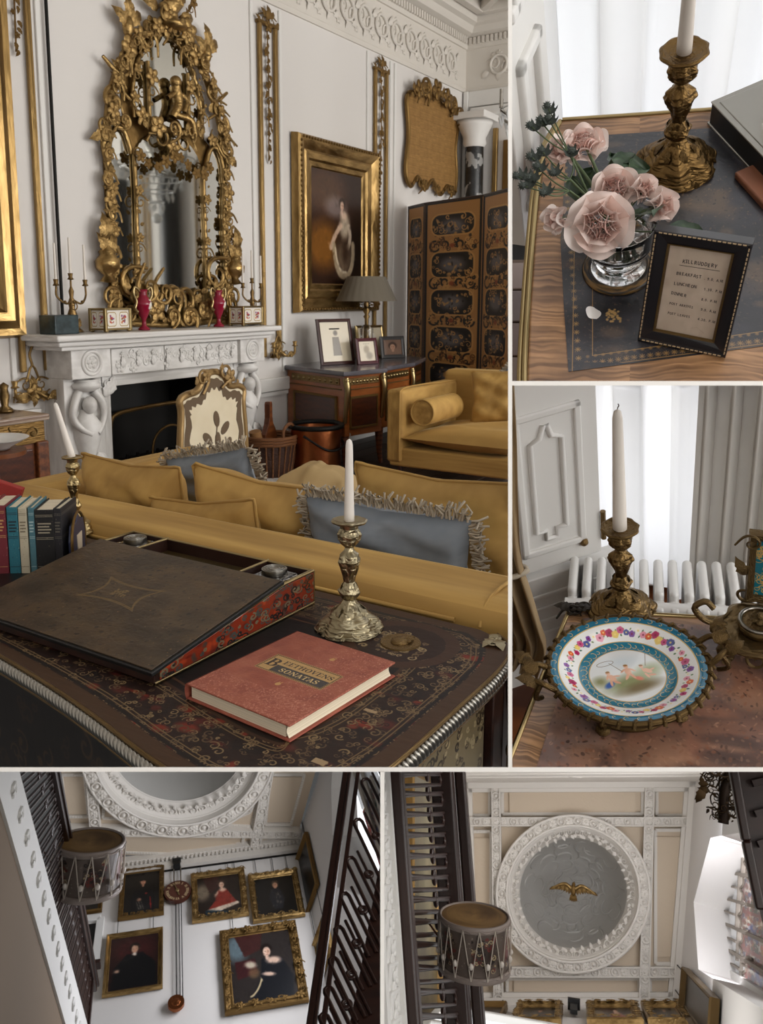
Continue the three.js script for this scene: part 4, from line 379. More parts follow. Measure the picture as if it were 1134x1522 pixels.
function laidCushion(name, label, w, h, th, m, p, yaw, lean, roll, sd, group, piping = true, fringe = false, cat = 'cushion') {
  const t = thing(name, label, cat, p, 0, group); t.rotation.set(0, 0, 0); t.quaternion.setFromEuler(new THREE.Euler(0, yaw, 0)).multiply(new THREE.Quaternion().setFromEuler(new THREE.Euler(lean, 0, roll)));
  t.userData.group = group || (p[0] > 4 ? 'cushions on the far sofa' : 'cushions on the near sofa'); part(t, 'cover', cushion(w, h, th, sd), m); if (piping) part(t, 'piping', cushionEdge(w, h, 0.006), m);
  if (fringe) { const o = []; for (let k = 0; k < 4; k++) for (let i = 0; i < (k % 2 ? h : w) * 240; i++) { const s = i / ((k % 2 ? h : w) * 240) * 2 - 1, q = k === 0 ? [s * w / 2, -h / 2, 0, -1] : k === 2 ? [s * w / 2, h / 2, 0, 1] : k === 1 ? [w / 2, s * h / 2, 1, 0] : [-w / 2, s * h / 2, -1, 0]; const L = rr(0.024, 0.036); o.push(tube([[q[0] * 0.97, q[1] * 0.97, rr(-0.008, 0.008)], [q[0] + q[2] * L * 0.6 + rr(-0.005, 0.005), q[1] + q[3] * L * 0.6 + rr(-0.005, 0.005), rr(-0.015, 0.015)], [q[0] + q[2] * L + rr(-0.012, 0.012), q[1] + q[3] * L + rr(-0.012, 0.012), rr(-0.025, 0.025)]], 0.0036, { n: 2, s: 4 })); } part(t, 'fringe', mg(o), M.fringe, 'cream cotton fringe'); }
  return t;
}
{ const t = thing('far_yellow_sofa', 'yellow velvet sofa facing the low leather stool in front of the folding screen', 'sofa', [0.2, 0, 0.03]);
  part(t, 'frame', mg(span(5.375, 6.49, 0.17, 0.32, -3.32, -0.8, 0.02)), M.velvet); part(t, 'arm', mg(span(5.36, 6.5, 0.2, 0.77, -3.34, -3.2, 0.03)), M.velvet); part(t, 'back', mg(span(6.3, 6.52, 0.21, 0.86, -3.33, -0.8, 0.05)), M.velvet);
  part(t, 'arm_welt', tube([[5.355, 0.22, -3.215], [5.355, 0.74, -3.215], [5.37, 0.765, -3.22], [6.3, 0.768, -3.215]], 0.007, { n: 30 }), M.velvet);
  part(t, 'seat_cushion', tr(rx(cushion(0.95, 2.4, 0.2, 3, 26, 0), -PI / 2), 5.83, 0.4, -2.0).scale(1, 1, 1), M.velvet); for (const z of [-3.24, -2.2, -1.0]) for (const x of [5.42, 6.45]) part(t, 'leg', cyl(0.022, 0.016, 0.18, x, 0.09, z, 12), M.woodDark); }
one('yellow_bolster', 'yellow velvet bolster lying against the far sofa arm', 'bolster', mg(rz(cyl(0.1, 0.1, 0.5, 0, 0, 0, 28), PI / 2), [-1, 1].map((s) => ry(tor(0.098, 0.008, 0, 0, 0, 28, 6), PI / 2).translate(s * 0.25, 0, 0))), M.velvet, [5.88, 0.6, -3.03]);
laidCushion('yellow_cushion', 'large creased yellow cushion leaning on the far sofa back', 0.5, 0.46, 0.2, M.velvet, [6.25, 0.68, -2.65], -PI / 2 + 0.15, -0.35, 0.1, 5, null);
laidCushion('yellow_cushion', 'rumpled yellow cushion behind the creased one on the far sofa', 0.56, 0.46, 0.18, M.velvet, [6.4, 0.72, -2.39], -PI / 2, -0.2, 0, 6, null);
laidCushion('blue_cushion', 'pale blue fringed cushion lying on top of the far sofa back', 0.46, 0.3, 0.12, M.blueVelvet, [6.54, 0.92, -2.47], -PI / 2, -1.2, 0, 7, null, false, true);
// ================= near sofa =================
{ const t = thing('near_yellow_sofa', 'yellow velvet sofa with a long straight back behind the dark desk', 'sofa', [0, 0, 0]);
  part(t, 'back', mg(span(1.66, 1.92, 0.1, 0.8, -2.74, -0.2, 0.055)), M.velvet); part(t, 'far_arm', mg(span(1.69, 2.86, 0.11, 0.797, -2.76, -2.56, 0.055)), M.velvet); part(t, 'near_arm', mg(span(1.69, 2.86, 0.11, 0.796, -0.72, -0.5, 0.055)), M.velvet); part(t, 'seat', mg(span(1.85, 2.84, 0.15, 0.46, -2.6, -0.65, 0.04)), M.velvet);
  part(t, 'seam_welt', tube([[1.668, 0.752, -2.7], [1.655, 0.752, -1.8], [1.655, 0.752, -0.8]], 0.006, { n: 30 }), M.velvet); part(t, 'arm_welt', tube([[1.66, 0.745, -0.74], [1.69, 0.79, -0.74], [1.76, 0.804, -0.74], [1.85, 0.804, -0.74]], 0.005, { n: 16 }), M.velvet); part(t, 'back_seam', tube([[1.655, 0.75, -1.06], [1.655, 0.3, -1.06]], 0.003, { n: 6 }), M.velvet); for (const z of [-2.65, -0.6]) for (const x of [1.75, 2.78]) part(t, 'leg', cyl(0.025, 0.02, 0.1, x, 0.05, z, 12), M.woodDark); }
const Gc = null;
laidCushion('yellow_cushion', 'yellow velvet cushion by the far arm of the near sofa', 0.5, 0.46, 0.18, M.velvet, [2.08, 0.675, -2.28], -PI / 2, 0.2, 0, 11);
laidCushion('yellow_cushion', 'yellow velvet cushion with a raised corner in the middle of the near sofa', 0.5, 0.48, 0.2, M.velvet, [2.14, 0.665, -1.76], -PI / 2 + 0.2, 0.25, -0.12, 12);
laidCushion('yellow_cushion', 'flat yellow cushion slumped low behind the near sofa back', 0.48, 0.4, 0.12, M.velvet, [2.0, 0.63, -1.86], -PI / 2, 0.15, 0.12, 13);
laidCushion('yellow_cushion', 'wide yellow cushion behind the fringed blue lumbar cushion', 0.6, 0.5, 0.18, M.velvet, [2.28, 0.7, -1.15], -PI / 2, 0.15, 0, 14);
laidCushion('yellow_cushion', 'yellow cushion at the end beyond the fringed blue lumbar cushion', 0.5, 0.46, 0.16, M.velvet, [2.36, 0.66, -0.98], -PI / 2 - 0.2, 0.15, 0, 15);
laidCushion('blue_cushion', 'slate blue velvet lumbar cushion with cream fringe on the near sofa', 0.56, 0.31, 0.14, M.blueVelvet, [2.06, 0.73, -1.215], -PI / 2, 0.22, 0, 16, null, false, true);
laidCushion('blue_cushion', 'blue fringed cushion slumped at the far end of the near sofa', 0.36, 0.26, 0.12, M.blueVelvet, [2.36, 0.775, -2.16], -PI / 2 + 0.3, 0.35, 0.2, 17, null, false, true);
one('quilted_throw', 'cream quilted throw heaped between the near sofa cushions', 'throw', grid(36, 24, (u, v) => { const x = 2 * u - 1, y = 2 * v - 1; return [0.16 * y + 0.02 * sin(u * 20), 0.16 * (1 - x * x) * (1 - 0.5 * y * y) - 0.06 * y * y + 0.008 * abs(sin(u * 22)) + 0.008 * abs(sin(v * 14)), x * 0.22]; }), M.quilt, [2.34, 0.74, -1.66]);
// ================= desk =================
const DY = 0.76;
{ const front = [[1.02, -2.3], [1.0, -1.8], [0.965, -1.5], [0.935, -1.3], [0.9, -1.12], [0.86, -0.95], [0.84, -0.82], [0.85, -0.7], [0.9, -0.635]], right = [[1.0, -0.612], [1.25, -0.606], [1.5, -0.612], [1.585, -0.64]], back = [[1.62, -0.72], [1.625, -1.2], [1.62, -2.3]], out = [...front, ...right, ...back];
  const curve = (l) => new THREE.CatmullRomCurve3(l.map(([x, z]) => new V3(x, 0, z)), false, 'centripetal');
  const fine = [...curve([...front, ...right]).getPoints(90).map((p) => [p.x, p.z]), ...back], t = thing('inlaid_desk', 'dark desk inlaid with red shell and brass scrollwork and a gadrooned metal edge', 'desk', [0, 0, 0]);
  const X0 = 0.8, X1 = 1.65, Z0 = -2.35, Z1 = -0.58, W = 2048, Hh = 1024, U = (z) => (z - Z0) / (Z1 - Z0) * W, Vv = (x) => Hh - (x - X0) / (X1 - X0) * Hh;
  const inset = (d) => fine.map(([x, z]) => { const cx = 1.24, dx = x > cx ? -d : d, k = z > -1.2 ? min(1, (z + 1.2) / 0.55) : 0; return [U(z - d * 1.0 * k ** 6), Vv(x + dx * (abs(x - cx) > 0.33 ? 1 : abs(x - cx) / 0.33))]; });
  const top = ctex(W, Hh, (g) => { const path = (p) => { g.beginPath(); p.forEach(([a, b], i) => { if (i) g.lineTo(a, b); else g.moveTo(a, b); }); g.closePath(); };
    g.fillStyle = 'rgb(62,41,25)'; g.fillRect(0, 0, W, Hh); for (let i = 0; i < 2600; i++) { g.globalAlpha = 0.25 * rnd(); g.fillStyle = rnd() > 0.5 ? 'rgb(40,24,14)' : 'rgb(120,84,50)'; g.fillRect(rnd() * W, rnd() * Hh, rr(20, 90), 2); } g.globalAlpha = 1;
    path(inset(0.035)); g.fillStyle = 'rgb(34,19,14)'; g.fill(); g.save(); g.clip(); for (let i = 0; i < 800; i++) blob(g, rnd() * W, rnd() * Hh, rr(10, 40), rr(8, 26), ['rgb(116,36,20)', 'rgb(74,26,18)', 'rgb(22,13,11)'][i % 3], 0.85); scrolls(g, 0, 0, W, Hh, 6000, ['rgb(104,84,58)', 'rgb(78,60,42)', 'rgb(24,16,13)', 'rgb(118,98,68)'], 4); g.lineWidth = 3; for (const d of [0.05, 0.058, 0.138, 0.146]) { g.strokeStyle = 'rgb(104,84,56)'; path(inset(d)); g.stroke(); } g.restore();
    g.strokeStyle = 'rgb(20,14,12)'; g.lineWidth = 8; path(inset(0.042)); g.stroke(); path(inset(0.155)); g.fillStyle = 'rgb(58,38,26)'; g.fill(); path(inset(0.163)); g.fillStyle = 'rgb(22,14,12)'; g.fill(); path(inset(0.178)); g.fillStyle = 'rgb(70,46,30)'; g.fill(); path(inset(0.184)); g.fillStyle = 'rgb(15,12,11)'; g.fill();
    g.save(); g.clip(); for (let i = 0; i < 300; i++) { g.globalAlpha = 0.25 * rnd(); g.strokeStyle = 'rgb(90,84,76)'; g.lineWidth = 1; g.beginPath(); const x = rnd() * W, y = rnd() * Hh; g.moveTo(x, y); g.lineTo(x + rr(-30, 30), y + rr(-30, 30)); g.stroke(); } g.restore(); g.globalAlpha = 1;
    const cx = U(-0.83), cy = Vv(1.46); g.strokeStyle = 'rgb(60,38,26)'; g.lineWidth = 34; g.beginPath(); g.arc(cx, cy, 128, 0, 7); g.stroke(); g.fillStyle = 'rgb(40,22,16)'; g.beginPath(); g.arc(cx, cy, 110, 0, 7); g.fill(); scrolls(g, cx - 70, cy - 70, 140, 140, 60, ['rgb(140,120,86)', 'rgb(100,80,56)'], 5); for (const [z, x] of [[-0.74, 1.18], [-0.72, 1.0], [-1.4, 1.58]]) { g.fillStyle = 'rgb(150,126,94)'; g.fillRect(U(z), Vv(x), rr(24, 40), rr(10, 20)); } });
  part(t, 'desk_top', uvFit(flat(fine, DY - 0.03, DY, 0.004), Z0, Z1, X0, X1, 'z', 'x'), mat(white1, 0.5, 0, { map: top, specularIntensity: 0.55, bumpMap: rep(bumpCoarse, 3), bumpScale: 0.001 }));
  part(t, 'brass_lip', tube(curve([...front, ...right, [1.62, -0.68]]).getPoints(80).map((p) => [p.x, DY - 0.003, p.z]), 0.004, { straight: true }), M.bronze);
  { const c = curve([...front, ...right, [1.62, -0.68]]), L = c.getLength(), n = Math.round(L / 0.0125), o = [], b0 = new THREE.SphereGeometry(1, 8, 6).scale(0.0068, 0.0175, 0.0125); for (let i = 0; i < n; i++) { const p = c.getPointAt(i / n), d = c.getTangentAt(i / n); o.push(tr(ry(rz(b0.clone(), 0.5), -atan2(d.z, d.x)), p.x, DY - 0.021, p.z)); } part(t, 'gadrooned_edge', mg(o), M.silver, 'silvery gadrooned metal edge'); part(t, 'edge_fillet', mg(tube(c.getPoints(80).map((p) => [p.x, DY - 0.039, p.z]), 0.005, { straight: true })), M.bronze); }
  const bd = fine.map(([x, z]) => [1.24 + (x - 1.24) * 0.95, -1.3 + (z + 1.3) * 0.965]); part(t, 'carcase', uvBox(flat(bd, 0.3, DY - 0.03), 0.5), mat(white1, 0.4, 0, { map: ctex(256, 256, (g, w, h) => { g.fillStyle = 'rgb(20,13,10)'; g.fillRect(0, 0, w, h); scrolls(g, 0, 0, w, h, 90, ['rgb(44,30,20)', 'rgb(58,42,26)', 'rgb(12,8,7)'], 5); }) }));
  part(t, 'end_panel', uvFit(span(0.98, 1.42, 0.4, 0.7, -0.645, -0.618, 0.003), 0.98, 1.42, 0.4, 0.7), mat(white1, 0.35, 0.5, { map: ctex(512, 384, (g, w, h) => { g.fillStyle = 'rgb(122,108,78)'; g.fillRect(0, 0, w, h); scrolls(g, 0, 0, w, h, 260, ['rgb(52,42,30)', 'rgb(160,144,108)', 'rgb(74,60,42)'], 7); }) }), 'brass panel engraved with dark scrolls'); part(t, 'corner_stile', mg(span(1.45, 1.5, 0.3, 0.72, -0.64, -0.612, 0.004), span(1.53, 1.59, 0.3, 0.72, -0.66, -0.625, 0.004)), M.woodDark); part(t, 'stile_mount', mg(tube([[1.52, 0.72, -0.61], [1.515, 0.6, -0.6], [1.525, 0.5, -0.605], [1.515, 0.35, -0.61]], 0.008), [0.66, 0.56, 0.46].map((y) => sph(0.012, 1.52, y, -0.604, 1, 1.6, 0.7, 7))), M.bronze);
  part(t, 'corner_mount', mg(tr(ry(rx(carve([['l', 0, 0, 1.9, 0.05, 0.002], ['l', 0, 0, 0.9, 0.045, 0.002], ['s', 0.01, 0, 0, 0.013, 0.006], ['f', 0, 0, 0, 0.014, 0.006], ['l', 0, 0, -1.4, 0.04, 0.002], ['s', -0.02, 0.008, 2, 0.012, 0.005]]), -PI / 2), 0.4), 1.575, DY, -0.665)), M.brassPale); part(t, 'lock_plate', tr(ry(mg(tr(cyl(0.042, 0.044, 0.004, 0, 0, 0, 28)), sph(0.02, 0, 0.003, 0, 1.2, 0.4, 1), rx(place(FLW, 0, 0, 0, 0, 0.016), -PI / 2).translate(0.008, 0.006, 0.01)), 0), 1.46, DY + 0.001, -0.83), M.bronze);
  for (const [x, z] of [[0.98, -0.72], [1.5, -0.72], [1.12, -2.2], [1.5, -2.2]]) part(t, 'leg', tube([[x, 0.32, z], [x, 0.16, z], [x, 0, z]], (u) => 0.05 - 0.025 * u, { n: 8 }), M.woodDark); }
// writing slope
const shellTex = ctex(512, 128, (g, w, h) => { g.fillStyle = 'rgb(126,44,24)'; g.fillRect(0, 0, w, h); for (let i = 0; i < 90; i++) blob(g, rnd() * w, rnd() * h, rr(6, 18), rr(6, 16), ['rgb(168,62,30)', 'rgb(96,30,20)', 'rgb(70,60,52)'][i % 3], 0.8); scrolls(g, 0, 0, w, h, 130, ['rgb(70,72,66)', 'rgb(112,100,76)', 'rgb(40,34,30)'], 6); g.strokeStyle = 'rgb(24,16,12)'; g.lineWidth = 10; g.strokeRect(0, 0, w, h); });
{ const t = thing('writing_slope', 'antique leather-topped writing slope with red shell sides and inkwells', 'writing box', [0, DY, 0]), x0 = 1.035, x1 = 1.545, xh = 1.43, z0 = -1.72, z1 = -1.115, h0 = 0.022, h1 = 0.082, side = [[x0, 0], [x1, 0], [x1, h1], [xh, h1], [x0, h0]];
  const ext = (pts, a, b) => tr(poly(pts, b - a, 0.001), 0, 0, a);
  part(t, 'carcase', mg(ext([[x0, 0.004], [x1, 0.004], [x1, 0.05], [xh, 0.05], [xh, h1 - 0.004], [x0, h0]], z0, z1), ext([[xh, 0.05], [xh + 0.008, 0.05], [xh + 0.008, h1], [xh, h1]], z0, z1), span(x1 - 0.008, x1, 0.05, h1, z0, z1), [z0, z0 + 0.125, z1 - 0.14, z1 - 0.008].map((z) => span(xh, x1, 0.05, h1, z, z + 0.008))), M.woodDark);
  for (const s of [z0, z1]) { const g = uvFit(ext(side.map(([x, y]) => [x1 + (x - x1) * 0.97 - 0.003, 0.008 + y * 0.86]), s === z1 ? z1 : z0 - 0.003, s === z1 ? z1 + 0.003 : z0), x0, x1, 0, h1); part(t, 'shell_side', g, mat(white1, 0.25, 0, { map: shellTex, clearcoat: 0.6 }), 'red tortoiseshell side with brass scrollwork'); part(t, 'side_edging', mg(tube([[x0, h0, s], [xh, h1, s], [x1, h1, s]], 0.003, { straight: true }), tube([[x0, 0.004, s], [x1, 0.004, s]], 0.0035, { straight: true }), tube([[x1, 0, s], [x1, h1, s]], 0.003, { straight: true })), M.brass); }
  part(t, 'back_panel', uvFit(span(x1, x1 + 0.003, 0.006, h1 - 0.004, z0 + 0.01, z1 - 0.01), z0, z1, 0, h1, 'z', 'y'), mat(white1, 0.25, 0, { map: shellTex, clearcoat: 0.6 }));
  const L = hypot(xh - x0 + 0.008, h1 - h0), a = atan2(h1 - h0, xh - x0), lid = tr(rz(tr(box(L, 0.009, z1 - z0 + 0.006, L / 2, 0.003, 0, 0.002)), a), x0 - 0.008, h0, (z0 + z1) / 2); part(t, 'lid', lid, M.black);
  const lg = uvFit(box(L - 0.012, 0.003, z1 - z0 - 0.008, 0, 0, 0, 0.001), -(z1 - z0) / 2, (z1 - z0) / 2, -L / 2, L / 2, 'z', 'x'); part(t, 'leather_panel', tr(rz(tr(lg, L / 2, 0.009, 0), a), x0 - 0.008, h0, (z0 + z1) / 2), mat(white1, 0.42, 0, { bumpMap: rep(bumpFine, 2), bumpScale: 0.0008, map: ctex(1024, 700, (g, w, h) => { g.fillStyle = 'rgb(64,48,31)'; g.fillRect(0, 0, w, h); for (let i = 0; i < 300; i++) blob(g, rnd() * w, rnd() * h, rr(20, 110), rr(20, 80), ['rgb(84,63,40)', 'rgb(44,32,20)', 'rgb(72,57,40)'][i % 3], 0.45); speck(g, w, h, 420, ['rgb(24,16,10)'], 2, 9, 0.9); speck(g, w, h, 1400, ['rgb(104,80,52)', 'rgb(38,27,18)'], 1, 5, 0.6); speck(g, w, h, 200, ['rgb(136,104,70)'], 1, 4, 0.8); g.strokeStyle = 'rgb(104,82,48)'; g.lineWidth = 5; for (const q of [0, 9]) { g.beginPath(); const p = [[-150 + q, -85 + q], [150 - q, -85 + q], [150 - q, 85 - q], [-150 + q, 85 - q]]; g.moveTo(w / 2 + p[0][0], h / 2 + p[0][1]); for (let k = 0; k < 4; k++) { const n = p[(k + 1) % 4], m = p[k]; g.quadraticCurveTo(w / 2 + (m[0] + n[0]) * 0.24, h / 2 + (m[1] + n[1]) * 0.24, w / 2 + n[0], h / 2 + n[1]); } g.stroke(); } for (let i = 0; i < 60; i++) blob(g, w / 2 + rr(-36, 36), h / 2 + rr(-26, 26), 5, 5, 'rgb(122,98,58)', 0.8); }) }), 'worn brown tooled leather');
  part(t, 'tray_edging', mg(tube([[xh + 0.004, h1, z0 + 0.004], [x1 - 0.004, h1, z0 + 0.004], [x1 - 0.004, h1, z1 - 0.004], [xh + 0.004, h1, z1 - 0.004], [xh + 0.004, h1, z0 + 0.004]], 0.0035, { straight: true }), [z0 + 0.129, z1 - 0.136].map((z) => tube([[xh, h1 + 0.001, z], [x1, h1 + 0.001, z]], 0.004, { straight: true }))), M.brass); part(t, 'pen_tray', span(xh + 0.008, x1 - 0.008, 0.05, 0.053, z0 + 0.134, z1 - 0.14), mat(0x4a3a1c, 0.35, 0.4));
  for (const z of [z0 + 0.066, z1 - 0.072]) { const q = part(t, 'inkwell', mg(box(0.075, 0.026, 0.085, (xh + x1) / 2, 0.064, z, 0.006)), M.glass); q.add(mesh('inkwell_lid', mg(cyl(0.03, 0.031, 0.012, (xh + x1) / 2, 0.084, z, 32), [0.026, 0.019, 0.012].map((r) => rx(tor(r, 0.0016, 0, 0, 0, 28, 5), PI / 2).translate((xh + x1) / 2, 0.0905, z))), M.silver)); } }
// ================= candlesticks =================
const lobed = (prof, n, nv = 60, chase = 1) => grid(96, nv, (u, v) => { const f = v * (prof.length - 1), i = min(prof.length - 2, floor(f)), q = f - i, t = prof.length > 5 ? sm(q) * 0.5 + q * 0.5 : q, A = prof[i], B = prof[i + 1], r = lerp(A[0], B[0], t), y = lerp(A[1], B[1], t), k = lerp(A[2] || 0, B[2] || 0, t), tw = lerp(A[3] || 0, B[3] || 0, t), a = u * 2 * PI, nz = abs(2 * vn(u * 12 + 3 * v, v * 14, 12, 7) - 1) + 0.6 * abs(2 * vn(u * 24, v * 26 + 2 * sin(a * 3), 24, 8) - 1), m = 1 + k * (0.7 * cos(n * a + tw) + 0.4 * cos((n + 2) * a - 1.7 * tw) + chase * 0.9 * (nz - 0.65)); return [r * m * cos(a), y + (k ? 0.04 * r * (nz - 0.6) * k * 5 : 0), r * m * sin(a)]; }, true);
const around = (R, y, n, k, s, tilt = 0.9, a0 = 0) => mg(Array.from({ length: n }, (_, i) => { const g = carve([[k, 0, 0, 0, s, 0, i % 2 ? 1 : -1]]); rx(g, -tilt); tr(g, 0, y, R); return ry(g, a0 + i * 2 * PI / n); }));
function candlestick(label, p, H, R, m, wax, cH, opts = {}) {
  const t = thing('rococo_candlestick', label, 'candlestick', p, opts.turn || 0), k = H, b = R;
  part(t, 'base', mg(lobed([[0.001, 0.004], [b, 0, 0.05, 0], [b * 1.02, 0.02 * k, 0.06, 0.3], [b * 0.94, 0.05 * k, 0.07, 0.6], [b * 0.84, 0.09 * k, 0.09, 1], [b * 0.66, 0.14 * k, 0.1, 1.6], [b * 0.46, 0.19 * k, 0.1, 2.2], [b * 0.27, 0.24 * k, 0.08, 2.6], [b * 0.18, 0.28 * k, 0.04, 3]], 6, 110), around(b * 0.9, 0.045 * k, 9, 's', b * 0.2, 1.0), around(b * 0.72, 0.1 * k, 9, 'c', b * 0.18, 0.75, 0.3), around(b * 0.55, 0.14 * k, 7, 'l', b * 0.4, 0.6), around(b * 0.98, 0.02 * k, 18, 'f', b * 0.09, 0.9, 0.2)), m);
  part(t, 'stem', mg(lobed([[b * 0.2, 0.28 * k, 0.02], [b * 0.28, 0.31 * k, 0.08, 0], [b * 0.33, 0.35 * k, 0.1, 0.8], [b * 0.26, 0.39 * k, 0.1, 1.4], [b * 0.17, 0.44 * k, 0.1, 1.8], [b * 0.2, 0.5 * k, 0.12, 3], [b * 0.29, 0.57 * k, 0.13, 4], [b * 0.35, 0.63 * k, 0.13, 4.6], [b * 0.31, 0.68 * k, 0.12, 5], [b * 0.17, 0.72 * k, 0.06, 6], [b * 0.13, 0.75 * k, 0, 6]], 4, 110), around(b * 0.26, 0.36 * k, 5, 'l', b * 0.3, 0.25), around(b * 0.26, 0.57 * k, 5, 'l', b * 0.34, 0.3, 0.6), around(b * 0.3, 0.63 * k, 3, 's', b * 0.13, 0.2)), m);
  part(t, 'socket', mg(lobed([[b * 0.13, 0.75 * k], [b * 0.24, 0.78 * k, 0.08, 0], [b * 0.32, 0.82 * k, 0.1, 0.3], [b * 0.35, 0.87 * k, 0.1, 0.6], [b * 0.26, 0.92 * k, 0.06, 1], [b * 0.3, 0.97 * k]], 6, 60), around(b * 0.3, 0.84 * k, 6, 'l', b * 0.26, 0.1)), m);
  const pan = part(t, 'drip_pan', mg(lobed([[0.001, 0.972 * k], [b * 0.52, 0.972 * k, 0.03], [b * 0.56, 0.99 * k, 0.035], [b * 0.5, k, 0.03], [b * 0.3, 0.985 * k], [0.001, 0.985 * k]], 8, 24)), m);
  const c = thing('taper_candle', opts.candle, 'candle', [p.x ?? p[0], (p.y ?? p[1]) + 0.986 * k, p.z ?? p[2]]), r = opts.r || 0.011; c.rotation.set(opts.tx || 0, 0, opts.tz || 0); if (opts.shift) c.position.x += opts.shift;
  part(c, 'wax', lathe([[0.001, 0], [r, 0], [r * 0.98, cH * 0.1], [r * 0.68, cH * 0.93], [r * 0.5, cH * 0.98], [0.001, cH]], 24), wax); part(c, 'wick', tube([[0, cH - 0.001, 0], [0.001, cH + 0.004, 0], [0.003, cH + 0.008, 0.001], [0.0015, cH + 0.012, 0]], 0.0011, { n: 8 }), M.wick);
  return t;
}
{ const p = at(519, 935, 'y', DY), top = cur.height(p.x, DY, p.z, 772), ct = cur.height(p.x, top, p.z, 650); candlestick('brass rococo candlestick on the inlaid desk between red book and sofa', p, top - DY, 0.07, M.brassPale, M.wax, ct - top, { candle: 'white taper candle in the candlestick next to the red book', r: 0.0112 }); }
{ const p = at(113, 790, 'y', DY), top = cur.height(p.x, DY, p.z, 678), ct = cur.height(p.x, top, p.z, 596), q = at(70, 600, 'x', p.x); candlestick('brass rococo candlestick on the desk behind the row of books', p, top - DY, 0.058, M.brass, M.wax, (ct - top) * 1.02, { candle: 'tilted white taper candle in the candlestick behind the books', r: 0.011, tz: 0.1, tx: -0.26, turn: 0.5 }); }
// ================= red book =================
{ const t = thing('red_music_book', 'worn red cloth-bound book with a gold title label lying on the desk', 'book', [1.172, DY, -0.892], -0.075), bx = 0.304, bz = 0.247, th = 0.031;
  const cover = ctex(886, 1024, (g, w, h) => { g.fillStyle = 'rgb(146,77,57)'; g.fillRect(0, 0, w, h); for (let i = 0; i < 260; i++) blob(g, rnd() * w, rnd() * h, rr(20, 120), rr(20, 90), ['rgb(156,88,66)', 'rgb(128,62,46)', 'rgb(150,79,59)'][i % 3], 0.4); for (let i = 0; i < 3400; i++) { g.globalAlpha = 0.6 * rnd(); g.fillStyle = 'rgb(196,134,112)'; const e = rnd() < 0.6, x = e ? w * (0.55 + 0.45 * rnd()) : rnd() * w, y = e ? rnd() * h : h * (0.75 + 0.25 * rnd()); g.beginPath(); g.ellipse(x, y, rr(1, 12), rr(1, 5), rnd() * 3, 0, 7); g.fill(); } g.globalAlpha = 0.5; g.strokeStyle = 'rgb(196,134,112)'; for (let i = 0; i < 22; i++) { g.lineWidth = rr(1, 4); g.beginPath(); const x = rnd() * w, y = rnd() * h; g.moveTo(x, y); g.lineTo(x + rr(-60, 60), y + rr(-160, 160)); g.stroke(); } g.globalAlpha = 1;
    g.fillStyle = 'rgb(176,140,88)'; g.save(); g.translate(-180, -150); g.scale(1.36, 1.36); g.fillRect(250, 380, 430, 170); g.strokeStyle = 'rgb(96,70,44)'; g.lineWidth = 5; g.strokeRect(260, 390, 410, 150); g.setLineDash([6, 5]); g.strokeRect(254, 384, 422, 162); g.setLineDash([]); g.fillStyle = 'rgb(62,56,52)'; g.fillRect(336, 470, 330, 66); g.fillStyle = 'rgb(58,44,34)'; g.font = 'bold 108px serif'; g.fillText('B', 264, 500); g.font = 'bold 50px serif'; g.fillText('EETHOVENS', 345, 452, 316); g.fillStyle = 'rgb(196,166,112)'; g.fillText('SONATAS', 380, 520, 250); g.restore();
    for (const [x, y] of [[520, 220], [470, 690]]) { blob(g, x, y, 22, 22, 'rgb(186,140,84)', 0.95, 0, 0.9); blob(g, x + 10, y - 26, 8, 12, 'rgb(186,140,84)', 0.8); blob(g, x - 8, y - 24, 6, 10, 'rgb(186,140,84)', 0.8); } });
  const cm = mat(white1, 0.6, 0, { map: cover, bumpMap: rep(bumpFine, 3), bumpScale: 0.0008 }), plain = mat(white1, 0.65, 0, { map: two(128, [140, 66, 50], [172, 98, 76], 5, 4, 51) });
  const cg = uvFit(box(bx, 0.0035, bz, 0, th - 0.002, 0, 0.0015), -bz / 2, bz / 2, -bx / 2, bx / 2, 'z', 'x'); part(t, 'front_cover', cg, cm); part(t, 'back_cover', box(bx, 0.0035, bz, 0, 0.002, 0, 0.0015), plain); part(t, 'spine', tr(grid(2, 10, (u, v) => { const a = PI * v; return [(u - 0.5) * bx, th / 2 - (th / 2) * cos(a), -bz / 2 - 0.006 * sin(a)]; }), 0, 0, 0), plain);
  part(t, 'page_block', uvFit(mg(grid(1, 8, (u, v) => [(u - 0.5) * (bx - 0.012), 0.003 + v * (th - 0.007), bz / 2 - 0.006 - 0.006 * sin(PI * v)]), box(bx - 0.012, th - 0.007, bz - 0.02, 0, th / 2, -0.004)), 0, 0.1, 0.003, 0.028, 'x', 'y'), M.pages, 'cream page edges'); }
